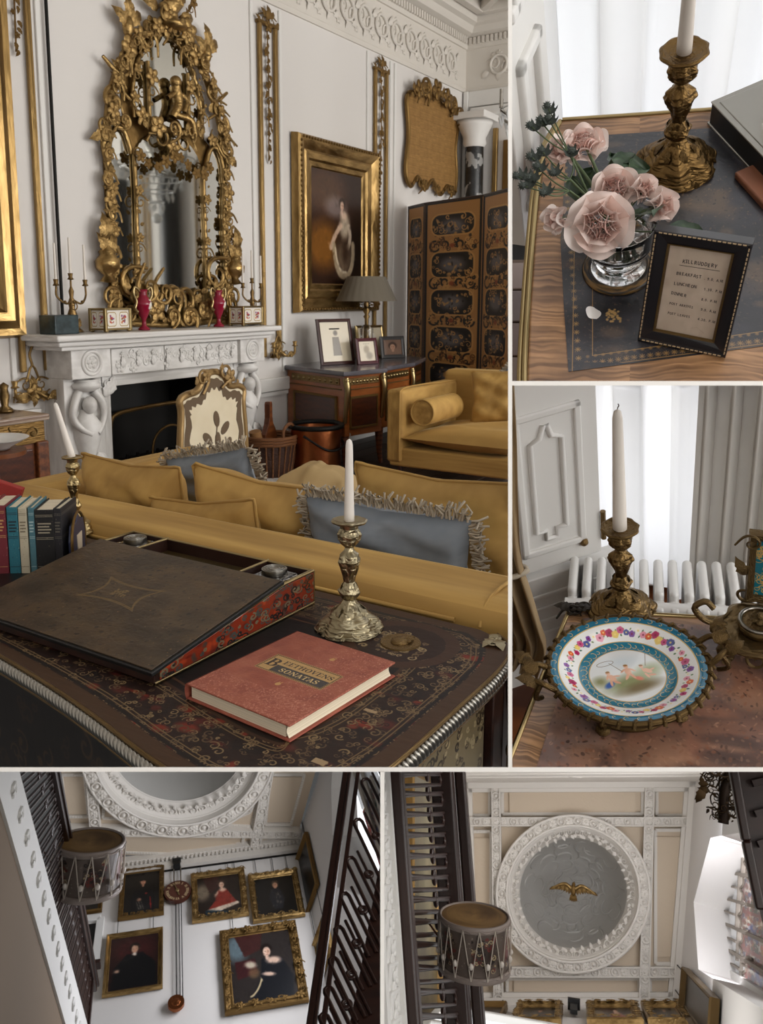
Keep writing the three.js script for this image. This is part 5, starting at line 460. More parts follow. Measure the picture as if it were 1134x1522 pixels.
// ================= row of books =================
{ const o = new V3(1.332, DY, -1.95), th = -0.927, dir = new V3(cos(th), 0, -sin(th)); let s = -0.07;
  const row = [[0.03, 0.185, 'rgb(122,44,30)', 'rust cloth book at the outer end of the desk book row', 'rgb(170,110,70)'], [0.04, 0.185, 'rgb(112,34,44)', 'maroon book with gilt lettering in the desk book row', 'rgb(190,150,90)'], [0.028, 0.18, 'rgb(36,104,118)', 'teal book between maroon and cream books on the desk', 'rgb(20,40,48)'], [0.022, 0.178, 'rgb(186,176,152)', 'worn cream book in the desk book row', 'rgb(120,110,90)'], [0.016, 0.178, 'rgb(70,110,120)', 'thin pale blue book in the desk book row', 'rgb(160,180,180)'], [0.05, 0.172, 'rgb(20,18,18)', 'thick black worn book in the desk book row', 'rgb(150,140,120)'], [0.02, 0.175, 'rgb(28,26,30)', 'thin black book beside the painted bookend', 'rgb(90,84,74)']];
  for (const [w, h, c, label, ink] of row) { const p = o.clone().addScaledVector(dir, s + w / 2), t = thing('book', label, 'book', p, th + rr(-0.05, 0.05), 'row of books on the desk'), tx = ctex(64, 256, (g) => { g.fillStyle = c; g.fillRect(0, 0, 64, 256); g.fillStyle = ink; for (const y of [20, 26, 110, 116, 226]) g.fillRect(4, y, 56, 2); for (let i = 0; i < 4; i++) g.fillRect(10, 52 + i * 12, 44 - 6 * (i % 2), 6); speck(g, 64, 256, 60, ['rgb(200,180,150)', 'rgb(20,14,12)'], 1, 3, 0.4); }), m = mat(white1, 0.6, 0, { map: tx });
    part(t, 'cover', mg(uvFit(box(w, h, 0.006, 0, h / 2, 0.065, 0.003), -w / 2, w / 2, 0, h), uvFit(box(0.003, h, 0.13, -w / 2 + 0.0015, h / 2, 0), 1, 9, 0, h), uvFit(box(0.003, h, 0.13, w / 2 - 0.0015, h / 2, 0), 1, 9, 0, h)), m); part(t, 'page_block', box(w - 0.006, h - 0.008, 0.124, 0, h / 2, 0), M.pages); s += w + 0.002; }
  const p = o.clone().addScaledVector(dir, s + 0.015), t = thing('painted_bookend', 'blue and gold shield-shaped bookend at the end of the book row', 'bookend', p, th); part(t, 'shield', tr(ry(poly([[-0.06, 0], [0.06, 0], [0.065, 0.08], [0.05, 0.12], [0.02, 0.125], [0, 0.145], [-0.02, 0.125], [-0.05, 0.12], [-0.065, 0.08]], 0.012, 0.002), PI / 2), -0.006, 0.002, 0), mat(0x262c46, 0.4)); part(t, 'gilt_rim', tr(ry(tube([[-0.06, 0, 0], [-0.065, 0.08, 0], [-0.05, 0.12, 0], [0, 0.145, 0], [0.05, 0.12, 0], [0.065, 0.08, 0], [0.06, 0, 0]], 0.004, { n: 30 }), PI / 2), 0.004, 0.003, 0), M.goldDull); part(t, 'crest', tr(ry(poly([[-0.02, 0.04], [0.02, 0.04], [0.024, 0.09], [-0.024, 0.09]], 0.003), PI / 2), 0.005, 0, 0), mat(0xc9b8a0, 0.5)); part(t, 'foot_plate', box(0.1, 0.003, 0.12, -0.04, 0.0015, 0), M.iron);
  one('leather_blotter', 'black leather blotter with gilt line under the book row and slope', 'blotter', uvBox(tr(ry(box(0.5, 0.003, 0.34, 0, 0.0015, 0, 0.001), -0.03), 0, 0, 0)), mat(0x17120f, 0.4), [1.28, DY - 0.0005, -1.95]);
  const rb = o.clone().addScaledVector(dir, -0.13); const q = at(2, 716, 'x', 1.5); one('leaning_red_book', 'bright red book leaning at the outer end of the book row', 'book', mg(rz(box(0.16, 0.22, 0.028, 0, 0, 0, 0.003), -0.35), rz(box(0.152, 0.212, 0.03, 0.002, 0, 0), -0.35)), mat(0x9c2c26, 0.55), [q.x - 0.02, q.y - 0.1, q.z - 0.05], th); }
// ================= writing table by the window: roses and menu frame =================
cur = R2;
const T2 = -1.25, sheer = mat(0xeeeeec, 1, 0, { transmission: 0.55, thickness: 0 });
function sheerCurtain(label, x0, x1, y0, y1, z, folds, amp, ph = 0, group) { return one('sheer_curtain', label, 'curtain', grid(folds * 14, 3, (u, v) => { const k = u * folds * 2 * PI + ph; return [lerp(x0, x1, u) + amp * 0.5 * sin(k * 2.1 + 1), lerp(y0, y1, v), z + amp * sin(k) * (1 + 0.3 * sin(k * 0.37)) + amp * 0.35 * sin(k * 2.7 + v)]; }), sheer, [0, 0, 0], 0, group); }
{ struct('floor', span(-2.2, 1.6, -2.12, -2.02, -2.2, 0.2), M.black).name = 'floor_window_room'; const fl = scene.getObjectByName('floor_window_room'); for (let i = 0; i < 9; i++) fl.add(mesh('plank', box(0.9, 0.02, 0.115, -0.45, -2.01, -0.72 - i * 0.12, 0.004, 1), mat([[0.1, 0.06, 0.045], [0.075, 0.045, 0.035], [0.13, 0.085, 0.06]][i % 3], 0.5)));
  struct('wall_window_side', mg(span(-1.9, -0.62, -2.05, 1.6, -2.02, -1.9), span(1.5, 2.2, -2.05, 1.6, -2.02, -1.9), span(-0.7, 1.6, -2.05, -1.75, -2.02, -1.9), span(-0.7, 1.6, 1.3, 1.6, -2.02, -1.9)), M.white);
  const w = struct('window_5', mg([-0.62, 0.08, 0.8, 1.5].map((x) => span(x - 0.025, x + 0.025, -1.75, 1.3, -1.99, -1.93, 0.006)), [-1.72, -0.9, 0.1, 1.28].map((y) => span(-0.62, 1.5, y - 0.02, y + 0.02, -1.99, -1.93, 0.006))), M.white); w.add(mesh('pane', span(-0.62, 1.5, -1.74, 1.3, -2.0, -1.995), mat(0x000000, 1, 0, { emissive: new THREE.Color(0.95, 0.97, 1), emissiveIntensity: 0.7 })));
  windowLight([0.42, -0.25, -1.9], [0.42, -0.35, 0], 1.9, 2.6, 0xf2f6ff, LIGHT.near2); }
sheerCurtain('white sheer window curtain behind the flower table', -0.3, 1.4, -2.0, 1.2, -1.66, 9, 0.03);
{ const a = at(756, 120, 'z', -1.42), b = at(806, 150, 'z', -1.6), t = thing('white_shutter', 'white panelled window shutter folded back beside the flower table', 'shutter', [0, 0, 0]); const yb = at(778, 300, 'z', -1.5).y, L = hypot(b.x - a.x, b.z - a.z) + 0.06, g = new THREE.Group(); const q = (n, geo) => { const m = part(t, n, geo, M.white); m.position.set(b.x, 0, b.z); m.rotation.y = PI - atan2((a.z - b.z), (a.x - b.x)); m.rotation.y = -atan2(a.z - b.z, a.x - b.x); }; q('leaf', span(0, L, yb, 1.4, -0.02, 0.02, 0.004)); for (const [y0, y1] of [[yb + 0.08, yb + 0.45], [yb + 0.55, 0.1], [0.2, 1.2]]) q('panel_moulding', mg(span(0.04, L - 0.03, y0, y0 + 0.03, -0.035, 0.035, 0.008), span(0.06, L - 0.05, y1 - 0.03, y1, -0.035, 0.035, 0.008), span(0.06, 0.09, y0, y1, -0.035, 0.035, 0.008), span(L - 0.08, L - 0.05, y0, y1, -0.035, 0.035, 0.008))); q('hinge', cyl(0.008, 0.008, 0.09, 0.0, yb + 0.3, 0.025, 10)); }
{ const t = thing('white_radiator', 'white column radiator on the floor beside the flower table', 'radiator', [-0.42, -2.02, -1.3]); for (let i = 0; i < 8; i++) part(t, 'column', box(0.14, 0.62, 0.045, 0, 0.39, -0.22 + i * 0.06, 0.02), M.whiteGloss); part(t, 'foot', mg(box(0.1, 0.1, 0.03, 0, 0.05, -0.2, 0.01), box(0.1, 0.1, 0.03, 0, 0.05, 0.2, 0.01)), M.whiteGloss); }
const walnut = dtex(512, (u, v) => { const w = fbm(u, v, 3, 4, 61), g = fbm(u * 1 + 0 * w, (v * 1 + 0.2 * w) % 1, 6, 5, 62), s = vn(u * 6, v * 120 + w * 16, 720, 63); return mixc([98, 68, 43], [186, 142, 100], clamp((0.5 * g + 0.6 * s - 0.5) * 1.5 + 0.45)); });
{ const t = thing('walnut_writing_table', 'walnut writing table with tooled blue-black leather and a brass edge', 'table', [0, T2, 0]);
  const e = [[790, 700], [783, 566], [788, 450], [796, 340], [803, 270], [815, 215], [836, 178]].map(([a, b]) => at(a, b, 'y', T2)).map((p) => [p.x, p.z]), zf = at(1082, 161, 'y', T2).z, out = [...e, [0.8, zf], [0.8, -0.4], [e[0][0], -0.4]];
  part(t, 'wood_top', uvBox(flat(out, -0.03, 0, 0.004), 0.45), mat(white1, 0.38, 0, { map: walnut, clearcoat: 0.3, clearcoatRoughness: 0.3 }));
  const l = [[845, 553], [838, 455], [833, 360], [843, 205]].map(([a, b]) => at(a, b, 'y', T2)).map((p) => [p.x, p.z]), rb = at(1134, 515, 'y', T2), lx0 = -0.15, lx1 = 0.7;
  const lt = ctex(1700, 1300, (g, w, h) => { const S = 2000; g.fillStyle = 'rgb(32,30,35)'; g.fillRect(0, 0, w, h); for (let i = 0; i < 420; i++) blob(g, rnd() * w, rnd() * h, rr(20, 130), rr(16, 90), ['rgb(44,42,50)', 'rgb(20,19,22)', 'rgb(92,72,54)', 'rgb(30,30,36)'][i % 4], 0.6); for (let i = 0; i < 9000; i++) { g.globalAlpha = 0.55 * rnd(); g.fillStyle = i % 3 ? 'rgb(118,90,64)' : 'rgb(14,13,14)'; const x = rnd() * w, y = rnd() * h; g.beginPath(); g.ellipse(x, y, rr(1, 8), rr(1, 4), rnd() * 3, 0, 7); g.fill(); } g.globalAlpha = 1;
    const P = ([x, z]) => [(x - lx0) / (lx1 - lx0) * w, (z + 1.5) / 0.65 * h], nl = P(l[0]), fl2 = P(l[2]), nr = P([rb.x, rb.z]); const star = (x, y, r, c) => { g.strokeStyle = c; g.lineWidth = 2.5; for (let k = 0; k < 4; k++) { const a = k * PI / 4; g.beginPath(); g.moveTo(x - r * cos(a), y - r * sin(a)); g.lineTo(x + r * cos(a), y + r * sin(a)); g.stroke(); } };
    for (let i = 0; i < 40; i++) { const t2 = i / 16; star(lerp(nl[0], fl2[0], t2) + 34, lerp(nl[1], fl2[1], t2) - 20, 11, 'rgb(150,118,70)'); } for (let i = 0; i < 60; i++) { const t2 = i / 24; star(lerp(nl[0], nr[0], t2) + 34, lerp(nl[1], nr[1], t2) - 30, 11, 'rgb(140,108,64)'); star(lerp(nl[0], nr[0], t2) + 60, lerp(nl[1], nr[1], t2) - 64, 7, 'rgb(120,92,56)'); }
    g.strokeStyle = 'rgb(150,116,66)'; g.lineWidth = 3; for (const d of [12, 76]) { g.beginPath(); g.moveTo(fl2[0] + d, -50); g.lineTo(nl[0] + d, nl[1] - d * 0.9); g.lineTo(w, lerp(nl[1], nr[1], (w - nl[0]) / (nr[0] - nl[0])) - d * 0.9); g.stroke(); } const m = P([0, 0]).length && P((() => { const q = at(912, 470, 'y', T2); return [q.x, q.z]; })()); for (let i = 0; i < 46; i++) blob(g, m[0] + rr(-24, 24), m[1] + rr(-28, 28), 6, 6, 'rgb(176,140,84)', 0.9); });
  part(t, 'leather_inset', uvFit(flat([l[0], l[1], l[2], l[3], [0.78, l[3][1] + 0.005], [0.78, rb.z - 0.06], [rb.x, rb.z]], 0, 0.0012), lx0, lx1, -0.85, -1.5, 'x', 'z'), mat(white1, 0.34, 0, { map: lt, clearcoat: 0.5, clearcoatRoughness: 0.28, bumpMap: rep(bumpFine, 3), bumpScale: 0.0008 }), 'blue-black tooled leather');
  part(t, 'brass_edge', mg([0, 1].map((k) => tube([[e[0][0], -0.4], ...e].map(([x, z]) => [x - 0.004 - 0.009 * k, -0.003 - 0.008 * k, z]), 0.006, { n: 60 })), tube([[e[6][0], 0.0, e[6][1]], [0.1, 0, zf], [0.8, 0, zf]], 0.005, { n: 20 })), M.brass); part(t, 'apron', flat(out.map(([x, z]) => [x + 0.03, z]), -0.13, -0.03), M.wood); for (const [x, z] of [[-0.1, -1.38], [-0.1, -0.5], [0.6, -1.38]]) part(t, 'leg', cyl(0.03, 0.02, 0.66, x, -0.44, z, 12), M.wood); }
{ const p = at(1002, 247, 'y', T2), top = cur.height(p.x, T2, p.z, 74); candlestick('dark gilt rococo candlestick behind the roses on the writing table', p, top - T2, 0.072, mat(0x6a5230, 0.36, 0.95, { bumpMap: bumpFine, bumpScale: 0.002 }), M.waxGrey, 0.24, { candle: 'grey-white taper candle in the candlestick behind the roses', r: 0.0125, turn: 0.4 }); }
// glass of roses
const JP = at(919, 400, 'y', T2);
one('inlaid_coaster', 'dark round coaster with gold speckled rim under the glass of roses', 'coaster', mg(lathe([[0.001, 0], [0.06, 0], [0.064, 0.004], [0.06, 0.009], [0.048, 0.009], [0.046, 0.005], [0.001, 0.005]], 48)), mat(white1, 0.35, 0, { map: two(128, [22, 16, 12], [126, 96, 52], 16, 2, 66, 3) }), JP);
one('footed_glass', 'clear ribbed footed glass holding the roses', 'glass', lathe([[0.001, 0], [0.046, 0], [0.048, 0.006], [0.036, 0.012], [0.034, 0.018], [0.042, 0.024], [0.036, 0.03], [0.03, 0.034], [0.05, 0.048], [0.058, 0.07], [0.057, 0.1], [0.062, 0.118], [0.059, 0.119], [0.054, 0.1], [0.053, 0.072], [0.045, 0.052], [0.001, 0.042]], 48), M.glass, [JP.x, T2 + 0.0055, JP.z]);
one('water', 'clear water inside the footed glass', 'water', lathe([[0.001, 0], [0.043, 0.01], [0.0515, 0.03], [0.052, 0.042], [0.001, 0.042]], 32), mat(0xffffff, 0.02, 0, { transmission: 1, thickness: 0.02, ior: 1.33 }), [JP.x, T2 + 0.049, JP.z]);
const petalMat = [0xf2e0d8, 0xecd2c8, 0xe0b8ac, 0xf4e8e2].map((c) => mat(c, 0.7, 0, { transmission: 0.25, thickness: 0, sheen: 0.3, sheenColor: new THREE.Color(0.9, 0.75, 0.7) })), leafMat = mat(white1, 0.45, 0, { map: two(128, [28, 46, 30], [58, 80, 50], 6, 4, 71), transmission: 0.15, thickness: 0 }), stemMat = mat(0x4c5a3a, 0.6);
const petals = [0, 1, 2].map((k) => grid(7, 7, (u, v) => { const x = 2 * u - 1, w = 0.74 * Math.pow(sin(PI * min(0.86, 0.14 + v * 0.74)), 0.7), c = x * w; return [c, v * (1 - 0.16 * x * x) + 0.006 * sin(7 * u + k * 2), 0.34 * (v * v * 0.35 - 0.9 * v) * (k ? 1 : 0.7) + 0.75 * c * c + 0.1 * max(0, v - 0.72) * 4 * (k === 2 ? -1 : -0.6) + 0.008 * sin(u * 9 + k)]; }));
const roseLeaf = () => grid(8, 10, (u, v) => { const a = 2 * u - 1, k = 0.36 * Math.pow(sin(PI * Math.pow(v, 0.8)), 0.8) * (1 + 0.07 * sin(v * 44)); return [a * k, 0.12 * abs(a) + 0.05 * sin(v * 3 + a * 4) - 0.18 * v * v, v]; });
function rose(label, px, py, h, rpx, open, face, leaves = []) {
  const c = at(px, py, 'y', T2 + h), R = 0.78 * rpx * cur.scale(c), t = thing('pink_rose', label, 'flower', c, 0, 'roses in the footed glass'), toCam = new V3().sub(c).normalize(), dir = toCam.clone().add(new V3(...face)).normalize(), q = new THREE.Quaternion().setFromUnitVectors(new V3(0, 1, 0), dir);
  const rows = open ? [[5, 0.24, 0.02, 2], [6, 0.34, 0.1, 2], [6, 0.44, 0.2, 1], [7, 0.5, 0.32, 2], [7, 0.58, 0.42, 1], [7, 0.74, 0.66, 0], [6, 0.9, 0.92, 0], [6, 1.0, 1.2, 3]] : [[5, 0.5, 0.05, 1], [5, 0.75, 0.18, 1], [5, 0.92, 0.4, 0], [5, 1.0, 0.7, 3]];
  rows.forEach(([n, L, tilt, ci], k) => { for (let i = 0; i < n; i++) { const a = i / n * 2 * PI + k * 0.9 + rr(-0.15, 0.15), m = part(t, 'petal', petals[(i + k) % 3], petalMat[(ci + (i % 3 === 0 ? 1 : 0)) % 4]), s = R * L * rr(0.92, 1.08) * (open ? 0.98 : 1.15); m.scale.set(s * (open ? (k < 4 ? 1.25 : 0.95) : 0.8), s, s); m.quaternion.copy(q).multiply(new THREE.Quaternion().setFromEuler(new THREE.Euler(0, a, 0, 'YXZ'))).multiply(new THREE.Quaternion().setFromEuler(new THREE.Euler(tilt, 0, 0))); const o = new V3(0, -R * 0.42 + (open ? -0.06 * k * R : 0) + (5 - k) * 0.025 * R, R * 0.06 * (k + 1)).applyEuler(new THREE.Euler(0, a, 0)).applyQuaternion(q); m.position.copy(o); } });
  const base = dir.clone().multiplyScalar(-R * 0.5), neck = new V3(JP.x, T2 + 0.1, JP.z).sub(c), foot = new V3(JP.x + rr(-0.02, 0.02), T2 + 0.055, JP.z + rr(-0.02, 0.02)).sub(c);
  part(t, 'calyx', mg(tr(sph(R * 0.2, 0, 0, 0), ...base.toArray())), stemMat); part(t, 'stem', tube([base, base.clone().lerp(neck, 0.5).add(new V3(0, 0.012, 0)), neck, foot], 0.0028, { n: 20 }), stemMat);
  for (const [lx, ly, lh, L, a, tl] of leaves) { const p = at(lx, ly, 'y', T2 + lh).sub(c), m = part(t, 'leaf', roseLeaf(), leafMat); m.scale.setScalar(L); m.position.copy(p); m.rotation.set(tl, a, 0.1, 'YXZ'); part(t, 'leaf_stalk', tube([p, p.clone().lerp(neck, 0.5), neck], 0.0014, { n: 8 }), stemMat); }
}
rose('large open pale pink rose at the front of the glass', 893, 338, 0.17, 52, true, [0, -0.1, 0.15]);
rose('pink rose with a dark centre above the large open rose', 914, 276, 0.16, 36, true, [0, 0.5, 0], [[905, 243, 0.13, 0.075, 1.7, 0.3], [935, 246, 0.12, 0.065, -2.6, 0.2]]);
rose('half-open pink rose between the dark-centred rose and the frame-side bud', 957, 281, 0.15, 28, false, [0.25, 0.6, -0.1]);
rose('cupped pink rose just above the menu frame', 984, 306, 0.15, 33, false, [0.5, 0.2, 0.1], [[985, 345, 0.09, 0.085, 1.3, 0.1], [958, 318, 0.13, 0.075, 0.2, -0.9]]);
rose('pale pink rose bud hanging left of the large open rose', 826, 326, 0.15, 28, false, [-1.0, -0.1, 0.1]);
rose('wide pale pink rose at the back among the thistles', 868, 203, 0.17, 36, true, [0, 0.9, -0.5], [[850, 262, 0.13, 0.05, 0.4, 0.5], [882, 252, 0.13, 0.055, -0.6, 0.3]]);
rose('drooping pink rose behind the thistle heads', 832, 222, 0.16, 30, false, [-0.7, -0.1, 0.2]);
{ const spiky = (r) => mg(new THREE.IcosahedronGeometry(r, 1), Array.from({ length: 40 }, (_, i) => { const y = 1 - 2 * (i + 0.5) / 40, a = i * 2.4, k = sqrt(1 - y * y), g = new THREE.ConeGeometry(r * 0.16, r * 0.75, 4); tr(g, 0, r * 1.2, 0); g.applyQuaternion(new THREE.Quaternion().setFromUnitVectors(new V3(0, 1, 0), new V3(k * cos(a), y, k * sin(a)))); return g; })), th = mat(0x3e453f, 0.7), sp = spiky(1);
  const sprigs = [['thistle sprig with the tallest heads beside the wide back rose', [880, 300], [[813, 157], [814, 175], [802, 178], [787, 186]]], ['thistle sprig with mid-height heads in front of the drooping rose', [890, 310], [[804, 223], [787, 232], [850, 224], [821, 257]]], ['thistle sprig with the lowest heads over the pink bud', [895, 320], [[797, 247], [766, 261], [785, 264], [776, 276], [807, 287]]]];
  for (const [label, nk, hs] of sprigs) { const o = at(nk[0], nk[1], 'y', T2 + 0.13), t = thing('thistle_sprig', label, 'flower', o, 0, 'thistles in the footed glass'), ft = new V3(JP.x, T2 + 0.055, JP.z).sub(o); part(t, 'stem', tube([ft, new V3(JP.x, T2 + 0.11, JP.z).sub(o), new V3(0, 0, 0)], 0.0022, { n: 10 }), stemMat); const hub = at(lerp(nk[0], hs[0][0], 0.5), lerp(nk[1], hs[0][1], 0.5), 'y', T2 + 0.19).sub(o); part(t, 'main_branch', tube([[0, 0, 0], hub], 0.002, { n: 3 }), stemMat);
    for (const [x, y] of hs) { const e = at(x, y, 'y', T2 + 0.22).sub(o), r = 5.2 * cur.scale(e.clone().add(o)); part(t, 'branch', tube([hub, hub.clone().lerp(e, 0.5).add(new V3(0.004, -0.006, 0.004)), e], 0.0013, { n: 8, s: 5 }), stemMat); part(t, 'thistle_head', sp.clone().scale(r, r, r).translate(e.x, e.y, e.z), th); part(t, 'bract', mg(Array.from({ length: 7 }, (_, i) => { const g = leaf(0.02, 0.0035, 0.3); rx(g, 0.9); ry(g, i * 0.9); return tr(g, lerp(hub.x, e.x, 0.86), lerp(hub.y, e.y, 0.86), lerp(hub.z, e.z, 0.86)); })), th); } } }
{ const p = at(880, 466, 'y', T2 + 0.002); const m = one('fallen_petal', 'single white fallen petal on the dark leather', 'petal', petals[1].clone().scale(0.02, 0.026, 0.02), mat(0xf0eae6, 0.6, 0, { transmission: 0.2, thickness: 0 }), [p.x, p.y + 0.001, p.z + 0.012]); m.rotation.set(-1.35, 0.5, 0); }
// menu frame
{ const bl = at(951, 500, 'y', T2), br = at(1079, 526, 'y', T2), w = bl.distanceTo(br) + 0.002, a = -atan2(br.z - bl.z, br.x - bl.x), tl = 0.34, mid = bl.clone().add(br).multiplyScalar(0.5); let h = 0.15; for (let i = 0; i < 30; i++) { const y = cur.px([bl.x - 0 + sin(a) * -sin(tl) * h, T2 + h * cos(tl), bl.z - cos(a) * sin(tl) * h])[1]; if (y > 338) h += 0.004; }
  const t = thing('menu_frame', 'small dark wood frame with a handwritten timetable standing on the leather', 'picture frame', mid, a), g = new THREE.Group(); g.name = 'picture'; g.rotation.x = -tl; t.add(g); const b = 0.024, c = (q) => tr(q, 0, h / 2, 0);
  const txt = ctex(512, 700, (k, W, H) => { k.fillStyle = 'rgb(182,164,146)'; k.fillRect(0, 0, W, H); for (let i = 0; i < 70; i++) blob(k, rnd() * W, rnd() * H, rr(20, 90), rr(20, 90), ['rgb(196,178,160)', 'rgb(170,150,132)'][i % 2], 0.3); k.strokeStyle = 'rgb(150,130,112)'; k.lineWidth = 1.5; k.beginPath(); k.moveTo(300, 640); k.lineTo(350, 620); k.lineTo(420, 660); k.stroke(); const wr = (s, x, y, z) => { let X = x; for (const ch of s) { k.save(); k.translate(X, y + rr(-2, 2)); k.rotate(rr(-0.08, 0.08)); k.font = 'bold ' + z + 'px sans-serif'; k.fillStyle = 'rgb(34,28,28)'; k.fillText(ch, 0, 0); k.restore(); X += k.measureText(ch).width * (z / 24) * 0 + z * (ch === ' ' ? 0.5 : ch === '.' || ch === 'I' ? 0.38 : 0.68); } };
    wr('KILLRUDDERY', 128, 130, 40); k.lineWidth = 4; k.strokeStyle = 'rgb(34,28,28)'; k.beginPath(); k.moveTo(110, 152); k.lineTo(440, 148); k.stroke(); [['BREAKFAST', '. 9.0. A.M.', 96, 330], ['LUNCHEON', '1.30. P.M.', 92, 345], ['DINNER', '8.0. P.M.', 84, 340], ['POST ARRIVES', '9.0. A.M.', 84, 352], ['POST LEAVES', '4.30. P.M.', 84, 344]].forEach(([p, q, x, x2], i) => { wr(p, x, 228 + i * 82, i > 2 ? 27 : 35); wr(q, x2, 232 + i * 82, 28); }); });
  g.add(mesh('frame', c(frameGeo(w - 2 * b, h - 2 * b, [[0, 0.003], [0.001, 0.007], [0.004, 0.008], [b - 0.005, 0.009], [b - 0.003, 0.013], [b, 0.012], [b, -0.009], [b - 0.004, -0.009]])), mat(0x171215, 0.28, 0, { clearcoat: 0.4 })), mesh('card', c(uvFit(box(w - 2 * b + 0.004, h - 2 * b + 0.004, 0.002, 0, 0, 0.002), -(w - 2 * b) / 2, (w - 2 * b) / 2, -(h - 2 * b) / 2, (h - 2 * b) / 2)), mat(white1, 0.6, 0, { map: txt })), mesh('gilt_slip', c(frameGeo(w - 2 * b, h - 2 * b, [[-0.002, 0.005], [0, 0.0085], [0.002, 0.0085]])), M.bronze), mesh('back_board', c(box(w - 0.006, h - 0.006, 0.006, 0, 0, -0.004)), M.black));
  const st = []; for (let i = 0; i < 26; i++) for (const s of [-1, 1]) st.push(box(0.0018, 0.005, 0.0015, s * (w / 2 - 0.003), 0.01 + i * (h - 0.02) / 25, 0.013), i < 18 ? box(0.005, 0.0018, 0.0015, -w / 2 + 0.01 + i * (w - 0.02) / 17, s > 0 ? h - 0.003 : 0.003, 0.013) : null); g.add(mesh('inlaid_stringing', mg(st), mat(0xb49a78, 0.4))); part(t, 'easel_strut', tr(rx(box(w * 0.3, h * 0.85, 0.004), 0.3), 0, h * 0.4, -h * 0.5), M.black); }
// box with ink bottle and leather case at the table's end
{ const p = at(1128, 212, 'y', T2), t = thing('ebony_inkstand_box', 'dark inkstand box with a silvered tray at the end of the writing table', 'inkstand', [p.x + 0.035, T2, p.z], 0.5); part(t, 'body', box(0.16, 0.05, 0.22, 0, 0.028, 0, 0.004), M.black); part(t, 'silver_rim', mg(box(0.162, 0.004, 0.222, 0, 0.054, 0, 0.002), box(0.165, 0.006, 0.225, 0, 0.004, 0, 0.002)), M.silver); part(t, 'tray', box(0.14, 0.004, 0.2, 0, 0.056, 0, 0.002), M.silver); part(t, 'ink_bottle', mg(box(0.045, 0.04, 0.045, -0.01, 0.08, 0, 0.008), cyl(0.014, 0.014, 0.012, -0.01, 0.106, 0, 16)), M.glass); part(t, 'quill', tube([[-0.05, 0.085, 0.02], [0.03, 0.12, -0.01], [0.1, 0.14, -0.03]], 0.002, { n: 8 }), M.paper); }
{ const p = at(1128, 285, 'y', T2); one('leather_case', 'small tan leather case on the table edge near the inkstand box', 'case', mg(box(0.07, 0.016, 0.1, 0, 0.008, 0, 0.005)), mat(0x7a4a30, 0.5), [p.x + 0.012, T2 + 0.001, p.z - 0.01], 0.5); }
// ================= table by the radiator: painted dish =================
cur = R3;
const T3 = -1.35, ZC = -2.25;
{ struct('floor_radiator_room', span(-1.6, 2, -2.2, -2.1, -2.6, 0), M.wood);
  struct('wall_radiator_side', mg(span(-1.8, -0.5, -2.2, 1.4, -2.62, -2.5), span(1.6, 2.2, -2.2, 1.4, -2.62, -2.5), span(-0.6, 1.7, -2.2, -2.0, -2.62, -2.5), span(-0.6, 1.7, 1.1, 1.4, -2.62, -2.5)), M.white);
  const w = struct('window_6', mg([-0.5, 0.2, 0.9, 1.6].map((x) => span(x - 0.025, x + 0.025, -1.5, 1.1, -2.58, -2.52, 0.006)), [-1.98, -1.0, 0.1, 1.08].map((y) => span(-0.5, 1.6, y - 0.02, y + 0.02, -2.58, -2.52, 0.006)), span(-0.6, 1.7, -2.06, -2.0, -2.6, -2.4, 0.01)), M.white); w.add(mesh('pane', span(-0.5, 1.6, -2.0, 1.1, -2.6, -2.595), mat(0x000000, 1, 0, { emissive: new THREE.Color(0.96, 0.97, 1), emissiveIntensity: 0.75 })));
  windowLight([0.55, -0.45, -2.48], [0.55, -0.5, 0], 1.9, 2.9, 0xf4f6ff, LIGHT.near3); }
sheerCurtain('white sheer window curtain behind the white radiator', -0.55, 0.62, -1.95, 1.1, ZC, 7, 0.03, 0.6);
{ const m = mat(0xd2cdc5, 0.95, 0, { transmission: 0.4, thickness: 0 }), x = at(1085, 700, 'z', ZC + 0.12).x; one('linen_curtain', 'heavier grey linen curtain gathered at the end of the radiator window', 'curtain', grid(40, 3, (u, v) => { const k = u * 8 * PI; return [x - 0.1 + u * 0.26 + 0.06 * v + 0.015 * sin(k * 2), lerp(-1.9, 1.1, v), ZC + 0.1 + 0.045 * sin(k)]; }), m); sheerCurtain('white sheer curtain beyond the grey linen curtain', x + 0.1, x + 0.9, -1.95, 1.1, ZC, 5, 0.03, 2); }
{ const t = thing('column_radiator', 'white column radiator under the window behind the painted dish', 'radiator', [0, 0, 0]), zr = -1.95, y = at(950, 864, 'z', -1.95).y, x0 = at(852, 872, 'z', zr).x, dx = 20.5 * cur.scale(new V3(0, y, zr)); for (let i = 0; i < 15; i++) part(t, 'radiator_column', mg(box(0.026, 0.6, 0.16, x0 + i * dx, y - 0.3, zr - 0.03, 0.013, 3), box(0.03, 0.05, 0.05, x0 + i * dx, y - 0.05, zr + 0.06, 0.012)), M.whiteGloss); for (const [a, b] of [[0.04, 0.065], [0.56, 0]]) part(t, 'header_pipe', rz(cyl(0.018, 0.018, 15 * dx, 0, 0, 0, 12), PI / 2).translate(x0 + 7 * dx, y - a, zr + b), M.whiteGloss); part(t, 'foot', mg(box(0.05, 0.1, 0.12, x0 + 0.05, -2.05, zr), box(0.05, 0.1, 0.12, x0 + 13 * dx, -2.05, zr)), M.whiteGloss); }
